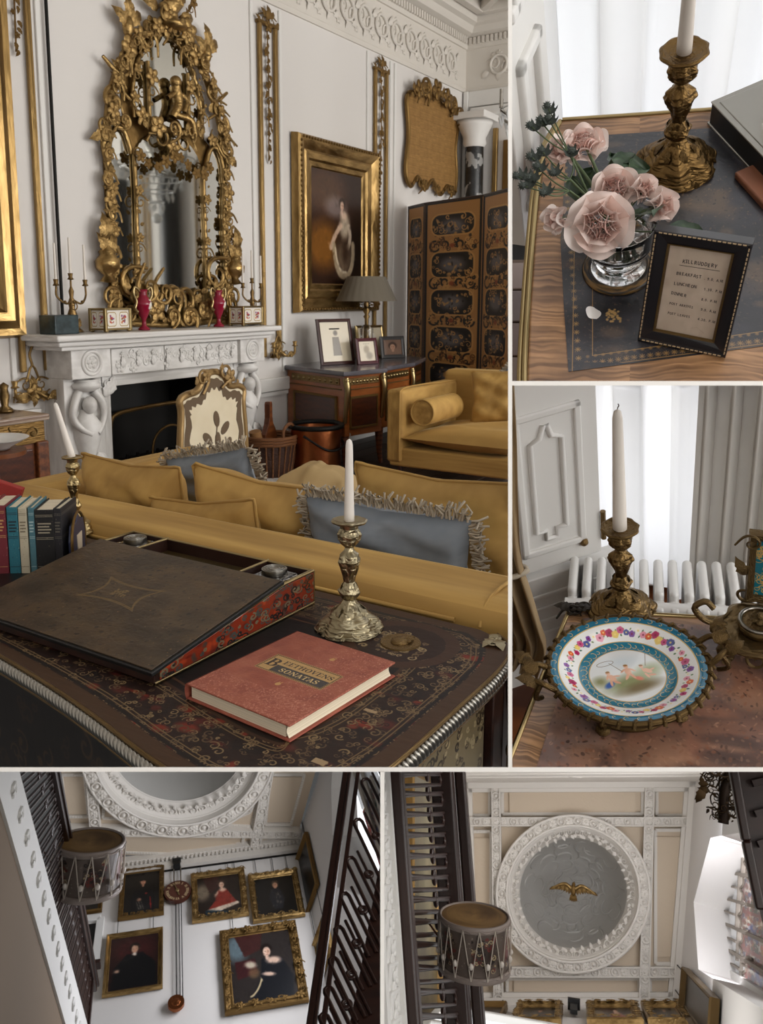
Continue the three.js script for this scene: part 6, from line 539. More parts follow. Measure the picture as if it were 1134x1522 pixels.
{ const zr = -2.12, b = at(884, 700, 'z', zr), a = at(762, 720, 'z', -1.99), yb = at(884, 812, 'z', zr).y, L = hypot(a.x - b.x, a.z - b.z) + 0.1, t = thing('panelled_shutter', 'tall white panelled window shutter with a shaped inner moulding', 'shutter', [b.x, 0, b.z], -atan2(a.z - b.z, a.x - b.x) + 0), y1 = 0.9;
  const s = -1; part(t, 'leaf', span(0, L, yb, y1, -0.025, 0.01, 0.004), M.white); const yt = at(860, 596, 'z', zr + 0.06).y, yq = at(864, 798, 'z', zr + 0.06).y - 0.02, u0 = 0.05, u1 = L * 0.72, F2 = (g) => g;
  const rect = (a0, a1, b0, b1, r, zz) => mg(span(a0, a1, b0, b0 + r, -zz, zz, 0.006), span(a0, a1, b1 - r, b1, -zz, zz, 0.006), span(a0, a0 + r, b0, b1, -zz, zz, 0.006), span(a1 - r, a1, b0, b1, -zz, zz, 0.006)); part(t, 'panel_moulding', mg(rect(u0, u1, yq, yt, 0.022, 0.034), rect(u0 + 0.018, u1 - 0.018, yq + 0.018, yt - 0.018, 0.01, 0.026)), M.white);
  const i0 = u0 + 0.06, i1 = u1 - 0.05, j0 = yq + 0.05, j1 = yt - 0.05, q = 0.03, path = [[i0, j0 + q], [i0 + q, j0 + q], [i0 + q, j0], [i1 - q, j0], [i1 - q, j0 + q], [i1, j0 + q], [i1, j1 - q * 1.6], [i1 - q, j1 - q * 1.2], [i1 - q * 1.4, j1], [i0 + q * 1.4, j1], [i0 + q, j1 - q * 1.2], [i0, j1 - q * 1.6], [i0, j0 + q]]; for (const zz of [0.012, -0.027]) part(t, 'inner_moulding', tube(path.map(([x, y]) => [x, y, zz]), 0.009, { straight: true }), M.white); part(t, 'hinge', mg(cyl(0.008, 0.008, 0.1, -0.005, yb + 0.1, -0.03, 10), sph(0.014, 0.06, yb + 0.06, -0.03, 1, 1, 1, 8), sph(0.014, 0.06, yb + 0.06, 0.014, 1, 1, 1, 8)), M.bronze);
  one('panelled_dado', 'white panelled wall base below the tall shutter', 'wall panel', mg(tr(ry(mg(span(-0.05, L + 0.2, -2.2, yb - 0.02, -0.05, 0.0, 0.005), [0, 1, 2, 3].map((k) => span(0.02, L, yb - 0.1 - k * 0.05, yb - 0.085 - k * 0.05, -0.055, 0.012, 0.004))), t.rotation.y), b.x, 0, b.z - 0.02)), M.white); }
{ const t = thing('gold_drape', 'tan silk drape with a tie cord hanging beside the painted dish table', 'curtain', [0, 0, 0]), zd = -1.8, edge = [[764, 560], [769, 660], [771, 760], [776, 832], [790, 880], [804, 930], [812, 960], [800, 1000]].map(([a, b]) => at(a, b, 'z', zd)), dm = mat(white1, 0.6, 0, { map: two(128, [138, 114, 82], [180, 156, 118], 5, 4, 81), sheen: 0.4, sheenColor: new THREE.Color(0.6, 0.5, 0.35) }), cv = new THREE.CatmullRomCurve3(edge);
  part(t, 'cloth', grid(60, 30, (u, v) => { const p = cv.getPoint(v), k = (1 - u) * 9 * PI; return [p.x - 0.16 * (1 - u) + 0.006 * sin(k * 1.3), p.y, zd + 0.02 * sin(k) + 0.01 * sin(k * 2.3 + 5 * v)]; }), dm); const q = cv.getPoint(0.47); part(t, 'tie_cord', tube([[q.x - 0.14, q.y + 0.03, zd + 0.03], [q.x - 0.05, q.y - 0.005, zd + 0.035], [q.x + 0.008, q.y, zd], [q.x - 0.05, q.y, zd - 0.035]], 0.008, { n: 20 }), M.fringe); }
const brownLeather = ctex(1200, 1200, (g, w, h) => { g.fillStyle = 'rgb(124,88,72)'; g.fillRect(0, 0, w, h); for (let i = 0; i < 520; i++) blob(g, rnd() * w, rnd() * h, rr(20, 150), rr(16, 100), ['rgb(150,102,80)', 'rgb(84,62,54)', 'rgb(162,120,94)', 'rgb(120,98,92)', 'rgb(66,52,49)'][i % 5], 0.6); for (let i = 0; i < 9000; i++) { g.globalAlpha = 0.6 * rnd(); g.fillStyle = ['rgb(50,36,31)', 'rgb(176,134,106)', 'rgb(132,82,58)'][i % 3]; g.beginPath(); g.ellipse(rnd() * w, rnd() * h, rr(1, 9), rr(1, 5), rnd() * 3, 0, 7); g.fill(); } for (const [x, y] of [[900, 520], [940, 560], [700, 800]]) blob(g, x, y, 16, 9, 'rgb(186,140,100)', 0.9); g.globalAlpha = 1; });
{ const t = thing('leather_topped_table', 'table with worn brown leather, walnut border and curled corner mount', 'table', [0, T3, 0]), c = at(846, 906, 'y', T3), l = at(762, 1117, 'y', T3), r = at(1134, 918, 'y', T3), l2 = new V3().lerpVectors(c, l, 1.8);
  part(t, 'wood_top', uvBox(flat([[c.x, c.z], [r.x + 0.3, r.z + 0.01], [r.x + 0.3, l2.z], [l2.x, l2.z]], -0.03, 0, 0.004), 0.4), mat(white1, 0.36, 0, { map: walnut, clearcoat: 0.3, clearcoatRoughness: 0.3 }));
  const p = [[866, 919], [798, 1139]].map(([x, y]) => at(x, y, 'y', T3)), q = at(1134, 936, 'y', T3), pe = new V3().lerpVectors(p[0], p[1], 1.6); part(t, 'leather_inset', uvFit(flat([[p[0].x, p[0].z], [q.x + 0.2, q.z], [q.x + 0.2, pe.z], [pe.x, pe.z]], 0, 0.0014), -0.3, 0.6, -1.7, -0.8, 'x', 'z'), mat(white1, 0.36, 0, { map: brownLeather, clearcoat: 0.3, clearcoatRoughness: 0.3, bumpMap: rep(bumpCoarse, 3), bumpScale: 0.002 }), 'worn brown leather');
  part(t, 'brass_edge', mg(tube([[l2.x, 0, l2.z], [c.x, 0, c.z], [r.x + 0.3, 0, r.z + 0.01]], 0.006, { straight: true })), M.brass); part(t, 'corner_mount', mg(tr(rx(carve([['s', 0, 0, 0, 0.02, 0.006], ['s', 0.025, 0.012, 2, 0.018, 0.006], ['l', 0, 0, 1.2, 0.05, 0.004], ['l', 0, 0, -1.2, 0.05, 0.004], ['f', 0.008, 0.004, 0, 0.016, 0.012], ['c', -0.01, -0.012, 4, 0.016, 0.006]]), -PI / 2), c.x + 0.01, 0.004, c.z + 0.012)), mat(0x2a241c, 0.35, 0.8)); part(t, 'apron', flat([[c.x + 0.03, c.z + 0.03], [r.x + 0.25, r.z + 0.03], [r.x + 0.25, l2.z], [l2.x + 0.04, l2.z]], -0.14, -0.03), M.wood); part(t, 'leg', mg(cyl(0.03, 0.02, 0.64, c.x + 0.07, -0.45, c.z + 0.08, 12)), M.wood); part(t, 'leg', mg(cyl(0.03, 0.02, 0.64, r.x + 0.1, -0.45, c.z + 0.08, 12)), M.wood); }
{ const p = at(924, 907, 'y', T3), top = cur.height(p.x, T3, p.z, 783), ct = cur.height(p.x, top, p.z, 606); candlestick('gilt candlestick with a wide pan behind the painted dish', p, top - T3, 0.07, mat(0x6e5836, 0.34, 0.95, { bumpMap: bumpFine, bumpScale: 0.002 }), M.wax, ct - top, { candle: 'cream taper candle in the candlestick behind the painted dish', r: 0.0145, turn: 0.3 }); }
// painted porcelain dish in its gilt mount
{ const yR = T3 + 0.085, L = at(815, 997, 'y', yR), R = at(1053, 980, 'y', yR), Tt = at(952, 918, 'y', yR), Bt = at(909, 1075, 'y', yR), c = L.clone().add(R).add(Tt).add(Bt).multiplyScalar(0.25), a = L.distanceTo(R) / 2, b = Tt.distanceTo(Bt) / 2 * 0.98, rot = -atan2(R.z - L.z, R.x - L.x) + 0.12, t = thing('painted_porcelain_dish', 'oval turquoise and white porcelain dish painted with children in a gilt mount', 'dish', [c.x, T3, c.z], rot), h = 0.085;
  const tex = ctex(1024, 1024, (g, w) => { const C = w / 2, ring = (k, col) => { g.fillStyle = col; g.beginPath(); g.arc(C, C, k * C, 0, 7); g.fill(); }; ring(1.1, 'rgb(34,104,132)'); ring(0.9, 'rgb(206,178,112)'); ring(0.885, 'rgb(232,232,230)'); ring(0.64, 'rgb(196,164,96)'); ring(0.628, 'rgb(46,116,140)'); ring(0.5, 'rgb(190,158,92)'); ring(0.487, 'rgb(226,228,228)'); g.lineWidth = 4; g.strokeStyle = 'rgb(206,176,108)'; for (let i = 0; i < 40; i++) for (const [k, r] of [[0.56, 26], [0.95, 18]]) { const t2 = i / 40 * 2 * PI, x = C + k * C * cos(t2), y = C + k * C * sin(t2); g.beginPath(); g.arc(x, y, r * (i % 2 ? 0.5 : 0.85), t2, t2 + 4.2); g.stroke(); }
    const fc = ['rgb(196,84,130)', 'rgb(214,90,50)', 'rgb(120,70,150)', 'rgb(232,200,110)', 'rgb(226,150,170)', 'rgb(80,90,150)', 'rgb(170,40,90)', 'rgb(240,236,230)']; for (let i = 0; i < 150; i++) { const t2 = i / 150 * 2 * PI, k = 0.762 + 0.045 * sin(i * 2.3); blob(g, C + k * C * cos(t2), C + k * C * sin(t2), rr(9, 16), rr(5, 9), ['rgb(70,104,64)', 'rgb(104,128,74)', 'rgb(50,84,70)'][i % 3], 0.9, rnd() * 3); } for (let i = 0; i < 62; i++) { const t2 = i / 62 * 2 * PI + 0.03, k = 0.762 + 0.03 * sin(i * 4.1), x = C + k * C * cos(t2), y = C + k * C * sin(t2), r = rr(16, 32), cc = fc[i * 5 % 8]; for (let q = 0; q < 5; q++) blob(g, x + r * 0.45 * cos(q * 1.26), y + r * 0.45 * sin(q * 1.26), r * 0.6, r * 0.6, cc, 0.95, 0, 0.7); blob(g, x, y, r * 0.35, r * 0.35, i % 2 ? 'rgb(240,214,130)' : 'rgb(130,40,70)', 0.9); }
    g.save(); g.translate(C, C); g.scale(1.28, 1.4); g.translate(-C, -C); blob(g, C, C + 60, 190, 78, 'rgb(134,140,96)', 0.95, -0.15, 0.3); blob(g, C + 40, C + 95, 170, 46, 'rgb(120,104,76)', 0.9, -0.2, 0.3); blob(g, C + 120, C - 10, 110, 60, 'rgb(150,160,112)', 0.8, -0.2, 0.2); blob(g, C - 150, C + 20, 60, 50, 'rgb(120,120,70)', 0.8, 0, 0.2); blob(g, C, C - 90, 160, 60, 'rgb(206,218,226)', 0.7, 0, 0.1);
    const kid = (x, y, s, lean) => { blob(g, x, y, 20 * s, 32 * s, 'rgb(226,178,152)', 1, lean, 0.8); blob(g, x + lean * 26 * s, y - 38 * s, 14 * s, 15 * s, 'rgb(230,184,158)', 1, 0, 0.8); blob(g, x + lean * 26 * s, y - 46 * s, 14 * s, 9 * s, 'rgb(150,110,66)', 0.9, 0, 0.7); blob(g, x - 14 * s, y + 34 * s, 9 * s, 26 * s, 'rgb(222,172,146)', 1, 0.6 + lean, 0.8); blob(g, x + 16 * s, y + 34 * s, 9 * s, 26 * s, 'rgb(216,164,138)', 1, -0.5 + lean, 0.8); blob(g, x + 26 * s, y - 8 * s, 7 * s, 24 * s, 'rgb(224,176,150)', 1, -0.9 + lean, 0.8); blob(g, x - 24 * s, y - 10 * s, 7 * s, 22 * s, 'rgb(224,176,150)', 1, 0.9 + lean, 0.8); }; blob(g, C - 110, C + 52, 40, 22, 'rgb(60,96,170)', 0.95, -0.5, 0.5); blob(g, C + 50, C + 40, 30, 18, 'rgb(220,130,112)', 0.9, 0.3, 0.5); kid(C - 84, C + 10, 0.95, -0.5); kid(C + 8, C - 14, 1, 0); kid(C + 110, C - 4, 0.9, -1.0); g.strokeStyle = 'rgb(120,104,80)'; g.lineWidth = 3; g.beginPath(); g.moveTo(C + 110, C - 40); g.lineTo(C + 140, C - 130); g.stroke(); g.beginPath(); g.ellipse(C - 90, C - 96, 46, 16, -0.1, 0, 7); g.stroke(); g.beginPath(); g.moveTo(C - 70, C - 96); g.lineTo(C - 20, C - 20); g.stroke(); g.restore(); });
  part(t, 'porcelain_plate', grid(72, 26, (u, v) => { const th = u * 2 * PI, k = v, y = h - 0.02 - 0.008 * k + (k > 0.5 ? 0.03 * sm((k - 0.5) / 0.5) : 0); return [a * 0.97 * k * cos(th), y, b * 0.97 * k * sin(th)]; }, false), mat(white1, 0.1, 0, { map: tex, clearcoat: 0.6 })); { const g = t.children[0].geometry; const p = g.attributes.position, uv = g.attributes.uv; for (let i = 0; i < p.count; i++) uv.setXY(i, 0.5 + p.getX(i) / (2 * a * 0.97), 0.5 - p.getZ(i) / (2 * b * 0.97)); }
  const el = (k, y, n = 96) => Array.from({ length: n + 1 }, (_, i) => [a * k * cos(i / n * 2 * PI), y, b * k * sin(i / n * 2 * PI)]), gm = mat(0x5e4a2c, 0.36, 0.9, { bumpMap: bumpFine, bumpScale: 0.002 });
  part(t, 'gilt_rim', mg(tube(el(0.99, h - 0.003), 0.0065, { straight: true, s: 8 }), Array.from({ length: 36 }, (_, i) => { const q = i / 36 * 2 * PI, g = tube([[-0.009, -0.006, 0], [0, 0.008, 0.005], [0.009, -0.004, 0.009]], 0.004, { n: 5, s: 5 }); return tr(ry(g, -q), a * 0.995 * cos(q), h - 0.002, b * 0.995 * sin(q)); })), gm); part(t, 'porcelain_underside', grid(48, 8, (u, v) => { const th = u * 2 * PI, k = lerp(0.98, 0.5, v); return [a * k * cos(th), lerp(h - 0.008, 0.045, v), b * k * sin(th)]; }, true), mat(0x2c7a92, 0.15));
  for (const s of [-1, 1]) part(t, 'leaf_handle', mg(tube([[s * a * 0.98, h, 0.03], [s * (a + 0.02), h + 0.018, 0.026], [s * (a + 0.042), h + 0.012, 0], [s * (a + 0.022), h + 0.016, -0.026], [s * a * 0.98, h, -0.03]], 0.006, { n: 24 }), tube([[s * (a + 0.02), h + 0.016, 0.02], [s * (a + 0.035), h - 0.02, 0.024], [s * (a + 0.02), h - 0.034, 0.012]], 0.005), [0.026, -0.026, 0].map((z, i) => { const g = leaf(0.045, 0.014, 0.3); rx(g, -PI / 2 + 0.4); ry(g, s > 0 ? -1.2 + i * 0.5 : 1.2 - i * 0.5); return tr(g, s * (a + 0.03), h + 0.014, z); }), sph(0.011, s * (a + 0.046), h + 0.012, 0, 1, 1, 1.4, 8)), gm);
  part(t, 'gilt_stand', mg(tube(el(0.56, 0.045, 60), 0.006, { straight: true }), tube(el(0.62, 0.008, 60), 0.005, { straight: true }), Array.from({ length: 20 }, (_, i) => { const q = i / 20 * 2 * PI, g = carve([[i % 2 ? 's' : 'c', 0, 0.026, i % 2 ? 0 : 2.5, 0.017, 0, i % 2 ? 1 : -1]]); return tr(ry(g, PI / 2 - q), a * 0.6 * cos(q), 0, b * 0.6 * sin(q)); }), [0.8, 2.3, 3.9, 5.5].map((q) => mg(tube([[a * 0.56 * cos(q), 0.045, b * 0.56 * sin(q)], [a * 0.72 * cos(q), 0.03, b * 0.72 * sin(q)], [a * 0.7 * cos(q), 0.006, b * 0.7 * sin(q)]], 0.008), sph(0.012, a * 0.72 * cos(q), 0.01, b * 0.72 * sin(q), 1.3, 0.8, 1.3, 8)))), gm); }
// gilt inkstand with a turquoise plaque
{ const p = at(1120, 985, 'y', T3), t = thing('gilt_inkstand', 'gilt scrollwork inkstand with a turquoise plaque beside the painted dish', 'inkstand', [p.x + 0.01, T3, p.z - 0.03], -0.15), gm = mat(0x746040, 0.36, 0.92, { bumpMap: bumpFine, bumpScale: 0.002 });
  part(t, 'tray', mg(lobed([[0.001, 0.05], [0.075, 0.05, 0.08], [0.082, 0.06, 0.1], [0.07, 0.066, 0.08], [0.001, 0.06]], 6, 16), around(0.07, 0.045, 6, 's', 0.022, 0.2), tube([[-0.06, 0.06, 0], [-0.1, 0.075, 0.01], [-0.12, 0.1, 0.005], [-0.1, 0.115, 0], [-0.085, 0.1, 0]], 0.007, { n: 20 })), gm); for (let i = 0; i < 4; i++) { const q = i * PI / 2 + 0.9; part(t, 'scroll_leg', mg(tube([[0.065 * cos(q), 0.055, 0.065 * sin(q)], [0.085 * cos(q), 0.035, 0.085 * sin(q)], [0.06 * cos(q), 0.018, 0.06 * sin(q)], [0.075 * cos(q), 0, 0.075 * sin(q)]], (u) => 0.011 - 0.004 * u, { n: 16 }), tr(ry(carve([['l', 0, 0.05, PI, 0.04, 0.006]]), PI / 2 - q), 0.075 * cos(q), 0, 0.075 * sin(q))), gm); }
  part(t, 'inkwell', lathe([[0.001, 0.06], [0.036, 0.06], [0.04, 0.075], [0.034, 0.084], [0.001, 0.086]], 28), gm); part(t, 'white_ring', rx(tor(0.036, 0.004, 0, 0, 0, 36, 8), PI / 2).translate(0, 0.086, 0), M.silver); part(t, 'lid_knob', mg(place(rx(flower(0.018, 6), -PI / 2), 0, 0.09, 0), sph(0.008, 0, 0.098, 0)), gm);
  const q = part(t, 'plaque_frame', mg(tr(rx(frameGeo(0.1, 0.13, [[0, 0.002], [0, 0.01], [0.012, 0.012], [0.016, 0.004], [0.016, -0.008]]), -0.12), 0.035, 0.16, -0.075), tr(carve([['s', -0.06, 0.06, 1, 0.02], ['s', 0.06, 0.06, -1, 0.02, 0, -1], ['l', -0.06, -0.02, 0.6, 0.05], ['l', 0, 0.08, 0, 0.03], ['c', -0.065, -0.07, 0, 0.02]]), 0.035, 0.16, -0.07)), gm); part(t, 'turquoise_plaque', tr(rx(uvFit(box(0.104, 0.134, 0.008), -0.052, 0.052, -0.067, 0.067), -0.12), 0.035, 0.16, -0.077), mat(white1, 0.15, 0, { map: ctex(128, 160, (g, w, h) => { g.fillStyle = 'rgb(28,104,120)'; g.fillRect(0, 0, w, h); scrolls(g, 0, 0, 26, h, 26, ['rgb(190,150,84)'], 3); scrolls(g, w - 26, 0, 26, h, 26, ['rgb(190,150,84)'], 3); }) }), 'turquoise enamel plaque'); }
// ================= stair hall, two views =================
function prism(pts, vec) {   // a flat outline in space pushed along a vector
  const n = pts.length, q = pts.map((p) => p.clone().add(vec)), o = [], t = (a, b, c) => o.push(a.x, a.y, a.z, b.x, b.y, b.z, c.x, c.y, c.z); for (let i = 1; i + 1 < n; i++) { t(pts[0], pts[i], pts[i + 1]); t(q[0], q[i + 1], q[i]); } for (let i = 0; i < n; i++) { const j = (i + 1) % n; t(pts[i], q[i], q[j]); t(pts[i], q[j], pts[j]); }
  const g = new THREE.BufferGeometry(); g.setAttribute('position', new THREE.Float32BufferAttribute(o, 3)); g.computeVertexNormals(); return uvBox(clean(g));
}
const wallAt = (px, py, A, B) => { const d = cur.ray(px, py), n = B.clone().sub(A).cross(new V3(0, 1, 0)); return d.multiplyScalar(A.dot(n) / d.dot(n)); };   // point on the upright wall through A and B
const bar3 = (a, b, w, h, up = new V3(0, 1, 0), r = 0) => { const d = b.clone().sub(a), L = d.length(); d.normalize(); const s = d.clone().cross(up).normalize(), u = s.clone().cross(d), g = box(L, h, w, 0, 0, 0, r, 1); return g.applyMatrix4(new THREE.Matrix4().makeBasis(d, u, s).setPosition(a.clone().add(b).multiplyScalar(0.5))); };
const bossG = mg(flower(1, 8), tor(0.98, 0.14, 0, 0, 0, 14, 5)).rotateX(PI / 2), discG = mg(tor(0.9, 0.2, 0, 0, 0, 14, 5), sph(0.45, 0, 0, 0, 1, 1, 0.6, 8)).rotateX(PI / 2);
function ringCeiling(name, D, rect, ring, panels, ribs) {
  const c = (x, y, dy = 0) => { const p = at(x, y, 'y', D); p.y -= dy; return p; }, rp = (k, th) => [ring[0] + k * ring[2] * cos(th), ring[1] + k * ring[3] * sin(th)], S = cur.scale(c(ring[0], ring[1]));
  const edge = (th) => { let best = 1e9, o = rp(1, th), d = [o[0] - ring[0], o[1] - ring[1]]; for (let i = 0; i < 4; i++) { const A = rect[i], B = rect[(i + 1) % 4], ex = B[0] - A[0], ey = B[1] - A[1], det = d[0] * -ey + d[1] * ex; if (abs(det) < 1e-9) continue; const rx0 = A[0] - ring[0], ry0 = A[1] - ring[1], s = (rx0 * -ey + ry0 * ex) / det; if (s > 0.2) best = min(best, s); } return best; };
  const base = struct(name, grid(144, 6, (u, v) => { const th = u * 2 * PI, k = lerp(0.9, max(1.001, edge(th) * 1.005), v), q = rp(k, th), p = c(q[0], q[1]); return [p.x, p.y, p.z]; }), M.cream);
  for (const q of panels) { const m = q.reduce((a, p) => [a[0] + p[0] / 4, a[1] + p[1] / 4], [0, 0]); base.add(mesh('coffer_panel', prism(q.map(([x, y]) => c(m[0] + (x - m[0]) * 0.9, m[1] + (y - m[1]) * 0.9, -0.002)), new V3(0, -0.03, 0)), M.cream)); const bd = []; for (let k = 0; k < 4; k++) { const A = c(...q[k], 0.05), B = c(...q[(k + 1) % 4], 0.05), n = max(3, Math.round(A.distanceTo(B) / (4.2 * S))); for (let i = 0; i < n; i++) bd.push(tr(box(2.4 * S, 2.6 * S, 2.4 * S), lerp(A.x, B.x, (i + 0.5) / n), A.y + S, lerp(A.z, B.z, (i + 0.5) / n))); bd.push(bar3(c(...q[k], 0.015), c(...q[(k + 1) % 4], 0.015), 4.5 * S, 0.05)); } base.add(mesh('beaded_moulding', mg(bd), M.stucco)); }
  for (const [x0, y0, x1, y1, w, n] of ribs) { const a = c(x0, y0, 0.06), b = c(x1, y1, 0.06); base.add(mesh('ceiling_rib', bar3(a, b, w * S, 0.12, undefined, 0.01), M.stucco)); base.add(mesh('rib_fillet', mg([-1, 1].map((s) => { const d = b.clone().sub(a).normalize(), sd = d.clone().cross(new V3(0, 1, 0)).multiplyScalar(s * (w / 2 - 1) * S); return bar3(a.clone().add(sd).setY(D - 0.13), b.clone().add(sd).setY(D - 0.13), 1.6 * S, 0.03); })), M.stucco)); for (let i = 0; i < n; i++) { const p = a.clone().lerp(b, (i + 0.5) / n), m = mesh(i % 2 ? 'rosette' : 'roundel', i % 2 ? discG : bossG, M.stucco); m.scale.set(w * 0.4 * S, w * 0.7 * S, w * 0.4 * S); m.position.set(p.x, D - 0.125, p.z); base.add(m); } }
  const loop = (k, dy, r) => tube(Array.from({ length: 97 }, (_, i) => { const q = rp(k, i / 96 * 2 * PI), p = c(q[0], q[1], dy); return p; }), r, { straight: true, s: 6 }), band = (k0, k1, d0, d1) => grid(144, 1, (u, v) => { const q = rp(v ? k1 : k0, u * 2 * PI), p = c(q[0], q[1], v ? d1 : d0); return [p.x, p.y, p.z]; }, true);
  base.add(mesh('dome_ring', mg(band(1.02, 1.0, 0, 0.16), band(1.0, 0.86, 0.16, 0.16), band(0.86, 0.85, 0.16, 0.02), loop(1.0, 0.17, 2 * S), loop(0.87, 0.17, 2 * S), band(0.85, 0.72, 0.06, -0.12), loop(0.855, 0.05, 2.2 * S)), M.stucco)); const n = 54; for (let i = 0; i < n; i++) { const q = rp(0.935, i / n * 2 * PI), m = mesh(i % 2 ? 'rosette' : 'roundel', i % 2 ? discG : bossG, M.stucco), p = c(q[0], q[1], 0.165); m.scale.set(ring[2] * 0.054 * S, ring[2] * 0.1 * S, ring[2] * 0.054 * S); m.position.copy(p); base.add(m); }
  for (let i = 0; i < 46; i++) { const th = i / 46 * 2 * PI, q = rp(0.79, th), p = c(q[0], q[1], 0.01), g = carve([['s', 0, 0, i % 2 ? 0.6 : 3.6, 0.5], ['l', 0.3, 0.3, -0.8, 0.8], ['l', -0.3, -0.3, 2.2, 0.7], ['f', 0.5, -0.4, 0, 0.3]]), m = mesh('leaf_scroll', rx(g, PI / 2), M.stucco); m.scale.setScalar(ring[2] * 0.085 * S); m.rotation.y = -th; m.position.copy(p); base.add(m); }
  const dp = (k, th) => { const q = rp(0.73 * k, th), p = c(q[0], q[1], -0.1); p.y += ring[2] * 1.1 * S * sqrt(max(0, 1 - k * k)); return p; }; base.add(mesh('dome', grid(96, 20, (u, v) => { const p = dp(1 - v, u * 2 * PI); return [p.x, p.y, p.z]; }, true), mat(0xb9b6b0, 0.8, 0, { bumpMap: rep(bumpCoarse, 3), bumpScale: 0.01 })));
  const sw = []; for (let i = 0; i < 60; i++) { const th0 = i * 1.71, k0 = 0.25 + 0.7 * ((i * 0.618) % 1), pts = []; for (let j = 0; j < 7; j++) { const a = j * (0.4 + 0.3 * ((i * 0.37) % 1)) + i; const p = dp(clamp(k0 + 0.1 * sin(a), 0, 0.98), th0 + 0.16 * cos(a) / max(0.3, k0)); p.y -= 0.004; pts.push(p); } sw.push(tube(pts, (q) => S * (0.6 + 1.5 * sin(PI * q)), { n: 16, s: 6 })); } base.add(mesh('cloud_relief', mg(sw), mat(0xb9b6b0, 0.8)));
  return { c, rp, dp, S, base };
}
function hungPicture(label, w, h, tex, m, A, B, p, n, ornate, group, wire = 0) { const X = B.clone().sub(A).setY(0).normalize(), t = thing('framed_portrait', label, 'painting', [0, 0, 0], 0, group || (cur === R4 ? 'pictures in the portrait wall view' : 'pictures around the dome view')); t.quaternion.setFromRotationMatrix(new THREE.Matrix4().makeBasis(X, new V3(0, 1, 0), X.clone().cross(new V3(0, 1, 0)))); t.position.copy(p).addScaledVector(X.clone().cross(new V3(0, 1, 0)), 0.02); const b = n; part(t, 'frame', frameGeo(w - 2 * b, h - 2 * b, [[-0.01, 0.02], [0.01, 0.035], [b * 0.3, 0.03], [b * 0.55, 0.055], [b * 0.8, 0.075], [b, 0.06], [b, 0]]), m); part(t, 'canvas', box(w - 2 * b + 0.02, h - 2 * b + 0.02, 0.015, 0, 0, 0.018), art(tex)); if (ornate) part(t, 'carved_ornament', mg([-1, 1].flatMap((s) => [foliage([[-w / 2 + b / 2, s * (h / 2 - b / 2), 0.06], [w / 2 - b / 2, s * (h / 2 - b / 2), 0.06]], b * 0.4, b * 0.4), foliage([[s * (w / 2 - b / 2), -h / 2 + b / 2, 0.06], [s * (w / 2 - b / 2), h / 2 - b / 2, 0.06]], b * 0.4, b * 0.4)])), m); if (wire) for (const s of [-0.32, 0.32]) part(t, 'hanging_wire', cyl(0.006, 0.006, wire, s * w, h / 2 + wire / 2, 0.02, 6), M.iron); return t; }
const dark = 'rgb(22,18,16)';
